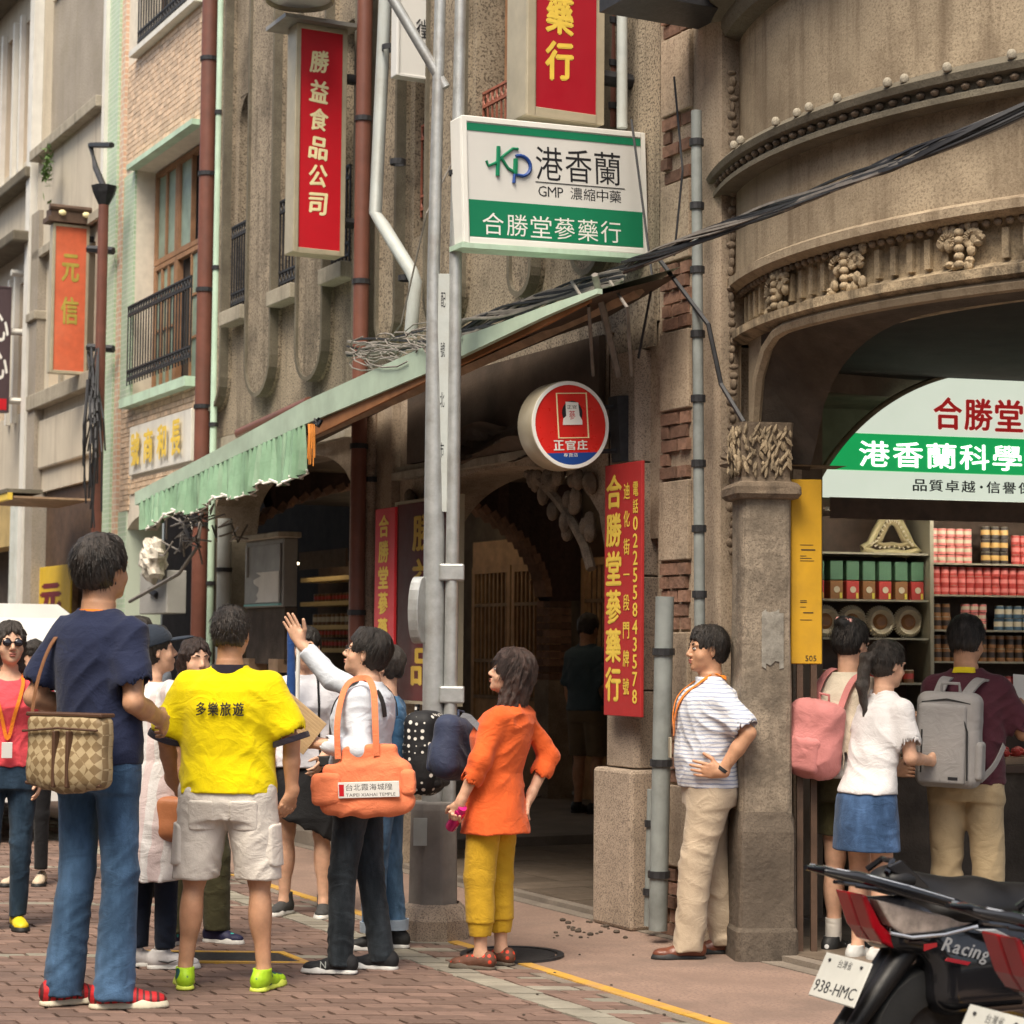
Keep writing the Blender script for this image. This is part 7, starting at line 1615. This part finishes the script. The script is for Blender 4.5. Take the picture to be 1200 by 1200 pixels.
bp = backpack('black backpack with white polka dots and pink trim behind the guide', p.M @ Matrix.Translation((0,-.235,1.14)) , mat('polka_dot_cloth', (.012,.012,.014), .7, .1, 8, hook=dots((.75,.72,.66), 24, .26), bump=.2), (.17,.10,.24), fabric('black_nylon', (.014,.013,.014), .6))
MB().tube([(-.12,-.13,.02),(0,-.145,.03),(.12,-.13,.02)], .007, 6).build('pink_trim', fabric('pink_tape', (.6,.2,.25)), bp, smooth=True)
# --- 8 the guide
x, y = gp(418, 1138)
A = [arm(1, (.16,.96,.26), (.02,.72,.74), (-.05,.45,.88), (-.95,.1,.0), .12, .12, 1.3, flen=.265), arm(-1, (-.26,-.16,-1), (.12,1,.12), (.10,1,.1), (.9,.0,.5), 1.0)]
p = Person('guide in pale blue shirt and glasses raising one hand, with orange tote bag', x, y, 76, 1.585, SK2, 1.07, .02, (0,-.035), head=(8, 17, 0), arms=A, feet=((-.09,.06,6),(.10,-.10,-4)))
p.body(h=.0095); p.shirt(fabric('pale_blue_oxford', (.56,.60,.66), bs=180), .90, .72, .022, full=True, sleeve_r=(.068,.058), disp=folds(.009, 8, 15, 3)); p.collar(fabric('pale_blue_collar', (.56,.60,.66)), .070, .05, 1.435); p.hair(vol=.02, nape=-.08); p.fuzz(n=500); p.face()
p.trousers(denim('black_jeans', (.014,.019,.024)), .98, .04, (.090,.070,.063), disp=folds(.010, 7, 22, 4, z0=.02, z1=.9)); p.shoes(mat('black_mesh_shoe', (.015,.015,.017), .7, .1, 20, bump=.3), K['sign_white'])
lettering('shoe_mark', 'N', -.02, .03, .02, .065, K['pipe_grey'], p.root, y=0, M=Matrix.Translation((-.145,.13,0)) @ Matrix.Rotation(R(-90),4,'Z'))
ribbon('backpack_strap', [(.07,.17,1.2),(.085,.13,1.35),(.09,.03,1.45),(.10,-.08,1.42),(.11,-.15,1.3)], .03, K['black'], p.root, p.sp, off=.008)
ribbon('backpack_strap', [(-.06,.155,1.2),(-.075,.13,1.36),(-.085,.03,1.45),(-.09,-.08,1.42),(-.10,-.15,1.3)], .03, K['black'], p.root, p.sp, off=.008)
gl = thing('glasses', 'thin-rimmed glasses on the guide', 'glasses', p.M @ p.h4((0,0,0)))
for s_ in (-1, 1): MB().tube([(s_*.032 + .024*math.cos(a), .101, .002 + .017*math.sin(a)) for a in [k*math.pi/8 for k in range(17)]], .0016, 5).build('rim', K['iron'], gl); MB().tube([(s_*.056,.098,.008),(s_*.085,.0,.008)], .0018, 5).build('temple', K['iron'], gl)
tb_ = thing('tote_bag', 'large orange tote bag with a cream lettered band under the arm of the guide', 'bag', p.M @ Matrix.Translation((-.27,-.125,.975)) @ Matrix.Rotation(R(-90), 4, 'Z') @ Matrix.Rotation(R(-3), 4, 'Y') @ Matrix.Diagonal((1.18,.8,1.05,1)))
om = fabric('orange_canvas', (.78,.22,.10)); bagp = [bxp((0,0,-.02),(.195,.05,.12),.035), ell((0,-.01,-.085),(.205,.066,.07),None,.05), bxp((0.02,0,.09),(.12,.032,.09),.02,None,.05)]
blob('bag_body', bagp, om, tb_, .007, folds(.013, 6, 9, 4)); blob('side_pocket', [bxp((-.165,-.055,-.02),(.065,.03,.075),.025)], om, tb_, .006, folds(.006,8,8,2)); blob('side_pocket', [bxp((.195,-.04,.0),(.03,.03,.06),.02)], om, tb_, .006, folds(.006,8,8,9))
cb_ = box((-.105,-.0955,-.065),(.165,-.088,.01),'lettered_band',K['sign_white'],tb_,bevel=.002); box((-.10,-.0965,-.055),(-.078,-.0956,.0),'red_seal',K['sign_red'],cb_); lettering('bag_characters','台北霞海城隍', -.07,-.03,.14,-.0,K['ink'],cb_,y=-.0957,bold=0); lettering('bag_words','TAIPEI XIAHAI TEMPLE', -.07,-.058,.15,-.04,K['ink'],cb_,y=-.0957,bold=.0)
ribbon('strap', [(-.11,-.045,.12),(-.11,-.035,.30),(-.09,.06,.46),(-.04,.12,.50),(.0,.11,.49)], .028, om, tb_, nrm=(-.2,-1,.2)); ribbon('strap', [(.06,-.045,.13),(.06,-.045,.28),(.045,.02,.43),(.01,.09,.49),(-.02,.12,.50)], .028, om, tb_, nrm=(.2,-1,.2))
w_ = p.arms[1]; q = w_['W'] + w_['hd']*.10
cbd = thing('cardboard', 'corrugated brown cardboard sheet held by the guide', 'cardboard', p.M @ Matrix.Translation(tuple(q + V(-.05,-.0,.09))) @ Matrix.Rotation(R(-90),4,'Z') @ Matrix.Rotation(R(38),4,'Y'))
m_ = MB(); m_.box((-.13,0,-.10),(.13,.004,.10))
for k in range(13): m_.box((-.13,-.0025,-.098+k*.0155),(.13,-.0005,-.098+k*.0155+.009))
m_.build('sheet', mat('kraft_card', (.48,.34,.19), .85, .12, 10, bump=.2), cbd)
# --- 11 woman in orange
x, y = gp(576, 1133)
A = [arm(-1, (-.30,.20,-1), (-.14,.42,-.95), (.0,.4,-.95), (.9,.0,.2), 1.3), arm(1, (.24,-.40,-.85), (-.42,.22,-.85), (-.15,.25,-1), (.2,-.95,0), .35, .1)]
p = Person('woman in orange jacket and mustard cropped trousers looking up, pink bottle in hand', x, y, 62, 1.49, SK2, 1.06, .01, (0.03,-.085), True, (24, 16, 0), A, ((-.09,.02,8),(.11,.0,-6)))
p.body(legs=1, h=.009); p.hair(HAIRB, 'wavy', vol=.03, h=.006); p.fuzz(HAIRB, 700); p.face(HAIRB)
oj = fabric('orange_linen', (.70,.115,.025)); rows_ = [(.74,.225,.185,0,-.02),(.82,.215,.175,0,-.015),(.95,.195,.155,0,-.01)] + p.rows(.035, 1.05, 1.475); P_ = [stk(rows_, .03)]
for a in p.arms: e2 = a['E'] + (a['W']-a['E'])*.42; P_ += [rc(a['S'] + V(-a['side']*.02,0,-.025), a['E'], .056, .058, .04), rc(a['E'], e2, .058, .054, .02), rc(e2-unit(a['W']-a['E'])*.03, e2, .060, .060, .006), rc(e2+unit(a['W']-a['E'])*.01, e2+unit(a['W']-a['E'])*.1, .050,.052,.002,'sub')]
P_ += [rc((0,.0,1.47),(0,.03,1.6),.058,.09,.012,'sub')]; p.sp = P_; blob('jacket', P_, oj, p.root, .0075, folds(.011, 7, 10, 9)); p.collar(oj, .066, .05, 1.435)
ms = fabric('mustard_cotton', (.52,.31,.02)); p.trousers(ms, .93, .25, (.095,.085,.078), ease=-.006, disp=folds(.011, 8, 17, 2, z0=.1, z1=1.1), name='cropped_trousers')
for i in range(2):
    K0, A0_ = p.kn[i], p.ank[i]; c = K0 + (A0_-K0)*((.5-.215)/(.5-.085)); blob('cuff', [('stk', np.array([(.18,.060,.060,c[0],c[1]),(.255,.072,.072,c[0],c[1])]), 2.0, .0, 'add')], ms, p.root, .006, folds(.002,30,6,1))
p.shoes(mat('sandal_leather', (.12,.05,.03), .6, .2, 14, hook=dots((.6,.05,.02), 30, .3), bump=.3), mat('sandal_sole', (.10,.08,.06), .7, .1, 10, bump=.2), style='clog')
w_ = p.arms[0]; q = w_['W'] + w_['hd']*.095 + w_['pn']*.03
bt = thing('bottle', 'shiny pink metal bottle in the hand of the woman in orange', 'bottle', p.M @ Matrix.Translation(tuple(q)) @ Matrix.Rotation(R(45),4,'X') @ Matrix.Rotation(R(-25),4,'Y'))
MB().lathe([(0,-.10),(.028,-.10),(.032,-.092),(.032,.05),(.028,.06),(0,.06)], 20).build('flask', mat('metallic_pink', (.72,.03,.22), .22, .05, 5, bump=0, metal=.6), bt, smooth=True); MB().lathe([(0,.061),(.024,.061),(.024,.09),(0,.092)], 16).build('cap', mat('pink_cap', (.6,.02,.2), .4, .05, 5, bump=0), bt, smooth=True)
bb2 = backpack('dark blue daypack hanging in front of the woman in orange', p.M @ Matrix.Translation((.03,.28,1.20)) @ Matrix.Rotation(R(180),4,'Z') @ Matrix.Rotation(R(-8),4,'Y'), fabric('slate_blue_nylon', (.035,.045,.085), .6), (.14,.08,.18))
ribbon('strap', [(.10,.10,.17),(.13,.16,.16),(.2,.23,.13),(.23,.30,.08),(.21,.34,.0)], .035, fabric('grey_strap', (.12,.12,.13), .6), bb2, nrm=(.8,-.3,.6))
# --- 12 man in striped polo
x, y = gp(830, 1120)
A = [arm(-1, (-.42,-.55,-.78), (.10,.58,-.85), (.10,1,.12), (.95,-.1,.1), .30, .2, 1.2), arm(1, (.1,-.2,-1), (0,.1,-1), (0,.1,-1), (-1,0,0), .6)]
p = Person('man in striped polo and beige trousers with hand on hip beside the pier', x, y, 94, 1.61, SK1, 1.2, .035, (0,-.0), head=(12, 3, 0), arms=A, feet=((-.10,.12,3),(.09,-.10,2)))
p.body(h=.0095); p.shirt(fabric('striped_pique', (.68,.69,.72), hook=stripes((.36,.40,.52), 46, .36)), .90, .80, .024, sleeve_r=(.075,.080), disp=folds(.008, 7, 11, 7)); p.collar(fabric('white_blue_collar', (.66,.68,.74)), .072, .048, 1.438); p.hair(vol=.015, nape=-.075); p.fuzz(n=400); p.face()
p.trousers(fabric('beige_twill', (.46,.37,.27)), .99, .045, (.105,.086,.078), disp=folds(.013, 6, 11, 11, z0=.02, z1=1.0)); p.shoes(mat('brown_leather_shoe', (.14,.045,.025), .35, .15, 12, bump=.1), K['black'], style='shoe')
ribbon('lanyard', [(-.045,-.08,1.475),(-.078,-.01,1.47),(-.085,.08,1.40),(-.05,.15,1.30),(0,.185,1.17)], .022, lan, p.root, p.sp, off=.012); ribbon('lanyard', [(.045,-.08,1.475),(.078,-.01,1.47),(.06,.09,1.40),(.03,.15,1.30),(0,.19,1.17)], .022, lan, p.root, p.sp, off=.012)
box((-.03,.205,1.05),(.03,.215,1.16),'badge',K['sign_frame'],p.root,bevel=.002)
w_ = p.arms[0]; T_ = Matrix.Translation(tuple(w_['W'] - unit(w_['W']-w_['E'])*.015)) @ Vector(tuple(unit(w_['W']-w_['E']))).to_track_quat('Z','Y').to_matrix().to_4x4()
wt = thing('wristwatch', 'black watch on the wrist of the man in the striped polo', 'watch', p.M @ T_); MB().lathe([(.030,-.010),(.035,-.009),(.035,.009),(.030,.010)], 20).build('band', K['black'], wt, smooth=True); MB().lathe([(0,.0),(.017,.0),(.017,.006),(0,.008)], 16, M=Matrix.Translation((-.034,0,0)) @ Matrix.Rotation(R(-90),4,'Y')).build('dial', K['glass_dark'], wt)
# --- 13 man deep in the arcade
x, y = .66, 17.6
p = Person('man in dark blue shirt and khaki shorts walking away deep in the arcade', x, y, -40, 1.70, SK1, 1.02, 0, arms=[arm(-1,(-.12,0,-1),(0,.2,-1),(0,0,-1),(1,0,0)), arm(1,(.12,0,-1),(0,.6,-.8),(0,0.3,-1),(-1,0,0))], head=(0,-12,0), z=.1)
p.body(legs=1, h=.010, fine=False); p.shirt(fabric('dark_teal_shirt', (.05,.08,.10)), .9, .9, .024, h=.010); p.trousers(fabric('khaki_cotton', (.16,.12,.075)), 1.0, .50, (.105,.092,.09), name='shorts', h=.010); p.hair(h=.006); p.shoes(K['black'], K['black'], h=.007)
# --- 14 girl with pink backpack
x, y = gp(992, 1120)
A = [arm(-1, (-.15,.2,-1), (.2,.8,.1), (.2,.8,.2), (1,0,0), .9), arm(1, (.15,.25,-1), (-.2,.8,.2), (0,.8,.2), (-1,0,0), .9)]
p = Person('girl in cream fringed shawl and olive shorts with a pink scrunchie, facing the shop', x, y, -48, 1.66, SK2, .97, 0, (0,.03), True, (0,-14, 0), A, ((-.07,-.02,8),(.08,.03,-12)))
p.body(legs=1, h=.009); p.hair(HAIR, 'bun', h=.005); p.fuzz(n=300); p.face(); p.trousers(fabric('olive_shorts_cloth', (.055,.048,.02)), .98, .62, (.098,.09,.09), name='shorts')
sw_ = fabric('cream_knit', (.60,.53,.42)); rows_ = [(1.06,.235,.17,0,.02),(1.16,.225,.165,0,.02),(1.28,.215,.15,0,.02),(1.36,.20,.13,0,.015),(1.42,.16,.10,0,.01),(1.455,.10,.08,0,.01),(1.47,.085,.075,0,.01)]; p.sp = [stk(rows_, .02)] + [rc(a_['S'] + V(-a_['side']*.03,0,-.03), a_['S'] + (a_['E']-a_['S'])*.85, .065, .085, .05) for a_ in A] + [rc((0,.03,1.45),(0,.08,1.6),.075,.1,.01,'sub')]
blob('top', [stk(p.rows(.016,.92,1.42), .02)], fabric('white_vest', (.6,.6,.58)), p.root, .009); blob('shawl', p.sp, sw_, p.root, .0075, folds(.007, 9, 8, 6))
fr2 = MB()
for k in range(64):
    a = 2*math.pi*k/64; q0 = Vector((.235*math.cos(a), .02+.17*math.sin(a), 1.075)); q1 = q0 + Vector((random.uniform(-.008,.008), random.uniform(-.008,.008), -random.uniform(.07,.11))); fr2.tube([q0, (q0+q1)/2 + Vector((.003,.003,0)), q1], [.006,.0045,.003], 4)
fr2.build('fringe', sw_, p.root, smooth=True, kind='stuff')
scr = thing('scrunchie', 'pink scrunchie in the hair of the girl in the cream shawl', 'hair tie', p.M @ p.h4((0,-.085,.10))); m_ = MB(); m_.tube([(.034*math.cos(a), .034*math.sin(a), .004*math.sin(a*5)) for a in [k*math.pi/12 for k in range(25)]], [.014 + .004*math.sin(k*2.4) for k in range(25)], 8); m_.build('band', fabric('pale_pink_satin', (.75,.38,.34), .5), scr, smooth=True)
p.shoes(mat('black_strap_shoe', (.02,.02,.02), .6, .1, 10, hook=dots((.6,.6,.6), 22, .25), bump=.1), K['black'])
for i in range(2): A0_ = p.ank[i]; MB().lathe([(.040,.07),(.043,.09),(.043,.19),(.038,.19)], 18, c=(A0_[0],A0_[1],0)).build('sock', fabric('white_sock', (.62,.58,.52)), p.root, smooth=True)
pk = fabric('dusty_pink_canvas', (.52,.20,.19)); b14 = backpack('dusty pink backpack on the girl in the cream shawl', p.M @ Matrix.Translation((-.03,-.22,1.13)) @ Matrix.Rotation(R(8),4,'Y'), pk, (.15,.095,.20), amp=.009)
ribbon('strap', [(-.08,.06,.17),(-.085,.12,.30),(-.08,.22,.35),(-.075,.34,.27)], .04, pk, b14, nrm=(0,-.4,1)); ribbon('strap', [(.10,.06,.17),(.10,.12,.30),(.10,.22,.35),(.09,.34,.27)], .04, pk, b14, nrm=(0,-.4,1))
MB().tube([(-.1,-.08,-.17),(-.11,-.09,-.22)], .003, 5).build('cord', sw_, b14); MB().ball((-.11,-.09,-.24), .022, 12, 8).build('charm', K['gold_pale'], b14, smooth=True)
# --- 15 girl in white T-shirt and denim skirt
x, y = gp(1027, 1130)
A = [arm(-1, (-.12,.1,-1), (.1,.7,-.3), (.2,.8,0), (1,0,0), .8), arm(1, (.06,.1,-1), (-.35,.9,-.1), (0,.8,0), (-1,0,0), .8)]
p = Person('girl with ponytail in white T-shirt and denim mini skirt leaning towards the shop', x-.04, y, -56, 1.54, SK2, .96, 0, (0,.13), True, (-8,-8, 0), A, ((-.08,.0,8),(.08,.02,-12)))
p.body(legs=1, h=.009); p.hair(HAIR, 'pony', h=.005); p.fuzz(n=300); p.shirt(fabric('white_t_cotton', (.66,.64,.64)), .93, .68, .024, disp=folds(.010, 7, 10, 12))
blob('skirt', [stk([(.62,.205,.16,0,-.01),(.75,.20,.155,0,-.01),(.9,.185,.14,0,-.005),(.99,.155,.115,0,0)], .02)], denim('mid_blue_denim', (.03,.065,.14)), p.root, .008, folds(.006, 8, 8, 2)); p.shoes(mat('white_canvas', (.5,.5,.48), .7, .1, 10, bump=.2), K['sign_white'])
# --- 16 man with grey backpack
x, y = gp(1133, 1118)
A = [arm(-1, (-.15,.3,-1), (.2,.9,.1), (.2,.8,.2), (1,0,0), .8, w=1.05), arm(1, (.38,.25,-1), (-.1,.9,.25), (0,.8,.3), (-1,0,0), .9, w=1.05)]
p = Person('man in maroon T-shirt and beige trousers with large grey backpack, facing the shop', x, y, -24, 1.67, SK1, 1.06, .01, (0,.04), head=(-14,-10, 0), arms=A, feet=((-.11,0,10),(.11,.0,-10)))
p.body(h=.0095); p.shirt(fabric('maroon_cotton', (.075,.02,.03)), .89, .80, .024, disp=folds(.008, 7, 12, 4)); p.hair(vol=.018, nape=-.065); p.fuzz(n=500); p.trousers(fabric('sand_twill', (.42,.32,.19)), .99, .05, (.10,.082,.076), disp=folds(.011, 7, 11, 9)); p.shoes(K['black'], K['sign_white'])
ribbon('lanyard', [(-.06,.03,1.46),(-.05,-.05,1.478),(0,-.078,1.48),(.05,-.05,1.478),(.06,.03,1.46)], .03, fabric('yellow_lanyard', (.75,.58,.02)), p.root, p.sp, off=.01)
gy = fabric('heather_grey_nylon', (.30,.285,.275), bs=200); b16 = thing('backpack', 'large square grey backpack on the man in the maroon T-shirt', 'backpack', p.M @ Matrix.Translation((-.04,-.215,1.12)) @ Matrix.Rotation(R(2),4,'Y'))
blob('main_bag', [bxp((0,0,0),(.165,.085,.245),.055)], gy, b16, .007, folds(.003, 7, 7, 2)); blob('front_panel', [bxp((-.02,-.085,-.02),(.125,.02,.205),.02)], gy, b16, .006); blob('side_pocket', [bxp((.165,-.02,-.1),(.02,.055,.10),.02)], gy, b16, .006)
for pts in ([(-.12,-.107,.05),(-.12,-.107,-.17)], [(.07,-.10,.17),(.11,-.098,.05),(.115,-.098,-.2)], [(-.13,-.08,.19),(0,-.09,.21),(.12,-.08,.19)]): MB().tube(pts, .0045, 5).build('zip', K['black'], b16, smooth=True)
box((.02,-.1075,-.20),(.07,-.105,-.185),'label_patch',K['ink'],b16)
MB().tube([(-.05,.0,.24),(-.045,-.01,.29),(.045,-.01,.29),(.05,.0,.24)], .009, 6).build('handle', gy, b16, smooth=True)
for s_ in (-1,1): ribbon('strap', [(s_*.07,.03,.22),(s_*.085+.03,.11,.30),(s_*.09+.05,.20,.30),(s_*.10+.05,.30,.22)], .055, gy, b16, nrm=(0,-.5,1), th=.012)
ribbon('strap', [(.16,.02,-.2),(.22,.08,-.12),(.25,.16,-.02)], .035, gy, b16, nrm=(1,-.4,0))
w_ = p.arms[1]; q = w_['W'] + w_['hd']*.11
pa = thing('paper_sheet', 'white folded paper held up by the man with the grey backpack', 'paper', p.M @ Matrix.Translation(tuple(q + V(0.04,-.02,.10))) @ Matrix.Rotation(R(5),4,'Z')); m_ = MB(); m_.add([(-.12,0,-.05),(0,.02,-.07),(.13,0,-.08),(.13,.0,.07),(0,.02,.09),(-.12,0,.10)], [(0,1,4,5),(1,2,3,4)]); m_.build('sheet', K['white'], pa)
# ================================================================ SCOOTERS bottom right (local x = forward, tail at x 0)
GB = mat('gloss_black_plastic', (.010,.010,.012), .16, .1, 3, bump=0, coat=.5, spec=.5); SB = mat('satin_black_vinyl', (.010,.009,.009), .46, .15, 12, bump=.08, bs=200)
RL = mat('red_tail_lens', (.30,.004,.01), .12, .1, 5, bump=0, coat=.6); CLN = mat('clear_smoky_lens', (.46,.38,.33), .08, .35, 22, bump=.1, coat=.8, metal=.3); SV = mat('silver_trim', (.55,.56,.58), .25, .1, 5, bump=0, metal=.6); AM = mat('amber_lens', (.8,.22,.02), .15, .1, 5, bump=0, coat=.5)
PLW = mat('plate_white', (.52,.52,.48), .4, .08, 8, bump=.05, dirt=.3, dirt_col=(.45,.42,.38))
def scooter(label, x, y, yaw, plate, amber=False):
    M_ = Matrix.Translation((x, y, 0)) @ Matrix.Rotation(R(yaw), 4, 'Z'); t = thing('scooter', label, 'scooter', M_, 'scooters parked at the right corner')
    body = [bxp((.42,0,.575),(.33,.10,.07),.05, rotm(0,0,9)), rc((.05,0,.70),(.34,0,.64),.025,.08,.04), bxp((.55,0,.46),(.30,.135,.12),.08,None,.06), bxp((1.0,0,.33),(.34,.15,.05),.04,None,.05), rc((1.28,0,.35),(1.42,0,.95),.13,.10,.05), bxp((1.40,0,.62),(.07,.20,.26),.06,None,.05), cut((-.5,0,-1),-.24)]
    blob('body_fairing', body, GB, t, .012)
    seat = [rc((.24,0,.735),(.48,0,.675),.062,.08,.04), rc((.48,0,.675),(.95,0,.64),.085,.075,.05), ell((.42,0,.67),(.2,.125,.07),None,.04), ell((.75,0,.64),(.25,.125,.06),None,.04), cut((.1,0,-1),-.60)]
    blob('seat', seat, SB, t, .010, lambda P: vnoise(P*9, 2)*.003)
    for s in (-1, 1):
        MB().tube([(-.13,s*.055,.815),(-.04,s*.10,.80),(.12,s*.135,.755),(.30,s*.15,.705),(.36,s*.145,.685)], [.008,.016,.020,.017,.008], 8).build('grab_rail', GB, t, smooth=True)
        MB().tube([(-.10,s*.075,.822),(.0,s*.118,.80),(.13,s*.148,.765),(.28,s*.162,.722)], [.003,.004,.004,.003], 6).build('rail_trim', SV, t, smooth=True)
        MB().prism([(-.01,.742),(.012,.736),(.065,.645),(.16,.565),(.125,.56),(.07,.585),(.035,.63)], s*.0, s*.078).build('tail_lamp', RL, t, bevel=.008); amber and MB().prism([(.10,.60),(.17,.545),(.24,.56),(.20,.60)], s*.05, s*.121).build('amber_lens', AM, t, bevel=.006)
        MB().prism([(.03,.725),(.28,.665),(.40,.635),(.26,.615),(.13,.612),(.085,.64)], s*.05, s*.104).build('side_lens', CLN, t, bevel=.006)
        MB().tube([(.09,s*.09,.617),(.16,s*.106,.602),(.28,s*.110,.606),(.40,s*.12,.628)], .006, 6).build('lens_rim', SV, t, smooth=True)
        MB().tube([(-.02,s*.06,.765),(.1,s*.10,.745),(.35,s*.128,.68),(.62,s*.14,.60)], .007, 6).build('edge_trim', GB, t, smooth=True)
        MB().prism([(.38,.62),(.46,.618),(.62,.545),(.70,.48),(.62,.50),(.52,.555)], s*.12, s*.137).build('silver_flash', SV, t, bevel=.004)
    lt_ = lettering('decal', 'Racing', 0, 0, .20, .045, SV, t, y=0, bold=.03, slant=.3, M=Matrix.Translation((.24,-.139,.565)) @ Matrix.Rotation(R(14),4,'Y'))
    MB().prism([(0,-.012),(.05,0),(.05,.012),(0,.01)], -.002, 0, M=Matrix.Translation((.18,-.139,.575))).build('red_decal', RL, t); MB().prism([(0,-.006),(.09,-.006),(.1,.006),(.01,.006)], -.002, 0, M=Matrix.Translation((.26,-.139,.535)) @ Matrix.Rotation(R(12),4,'Y')).build('red_decal', RL, t)
    blob('seat_tail', [ell((.17,0,.775),(.09,.07,.045)), ell((.22,0,.79),(.055,.055,.05),None,.02,'sub')], SB, t, .006); MB().tube([(.10,.055,.80),(.14,.03,.835),(.14,-.03,.835),(.10,-.055,.80)], .01, 6).build('rail_bridge', GB, t, smooth=True)
    MB().prism([(.10,.82),(.155,.84),(.30,.72),(.25,.715)], -.06, -.045).build('rail_wing', GB, t, bevel=.004)
    # mudguard, plate, reflector
    blob('mudguard', [rc((.20,-.03,.56),(-.08,-.03,.24),.04,.022), rc((.20,.03,.56),(-.08,.03,.24),.04,.022)], SB, t, .007)
    T_ = Matrix.Translation((-.035,0,.465)) @ Matrix.Rotation(R(-90),4,'Z') @ Matrix.Rotation(R(-28),4,'X')
    pl = box((-.13,-.006,-.075),(.13,.0,.075),'licence_plate',PLW,t,T_,bevel=.003); lettering('plate_number', plate, -.118,-.055,.118,.022, K['ink'], pl, y=-.0065, bold=.02, gap=.14); lettering('plate_province','台灣省',-.04,.035,.04,.062,K['ink'],pl,y=-.0065,bold=0)
    for s in (-.09,.09): MB().ball((s,-.008,.052), .006, 8, 5).build('bolt', K['iron'], pl, smooth=True)
    box((-.155,-.04,.21),(-.12,.04,.265),'reflector',mat('dark_red_reflector',(.12,.01,.01),.25,.1,5,bump=0) if 'dark_red_reflector' not in bpy.data.materials else bpy.data.materials['dark_red_reflector'],t,bevel=.006)
    for xw in (.30, 1.48):
        w_ = MB().lathe([(.13,-.045),(.19,-.05),(.235,-.045),(.25,-.02),(.25,.02),(.235,.045),(.19,.05),(.13,.045)], 28, M=Matrix.Translation((xw,0,.25)) @ Matrix.Rotation(R(90),4,'X')).build('tyre', K['black'], t, smooth=True)
        MB().lathe([(0,-.03),(.12,-.03),(.135,-.04),(.135,.04),(.12,.03),(0,.03)], 20, M=Matrix.Translation((xw,0,.25)) @ Matrix.Rotation(R(90),4,'X')).build('rim', K['iron'], w_, smooth=True)
    MB().tube([(.10,-.13,.22),(.3,-.17,.26),(.62,-.15,.30)], [.045,.055,.03], 12).build('exhaust', SB, t, smooth=True)
    MB().tube([(1.30,-.33,.98),(1.36,-.15,1.0),(1.36,.15,1.0),(1.30,.33,.98)], .015, 8).build('handlebar', K['black'], t, smooth=True); blob('headlamp_cowl', [ell((1.42,0,.97),(.11,.13,.09))], GB, t, .010)
    for s in (-1,1): MB().tube([(1.36,s*.18,1.0),(1.36,s*.27,1.16)], .006, 6).build('mirror_arm', K['iron'], t); MB().ball((1.36,s*.28,1.19),(.015,.055,.035),12,8).build('mirror', K['glass_dark'], t, smooth=True)
    MB().tube([(.62,.05,.25),(.70,.18,.02)], .011, 6).build('kickstand', K['iron'], t)
    return t
a = atY(1000, 1060, 6.55); scooter('glossy black scooter with red and clear tail lamp, parked left of its twin', a.x-.01, a.y, 24, '938-HMC')
a = atY(1172, 1100, 5.6); scooter('black scooter with amber-tinted tail lamp cut off by the bottom right corner', a.x, a.y, 24, 'JOH-597', True)
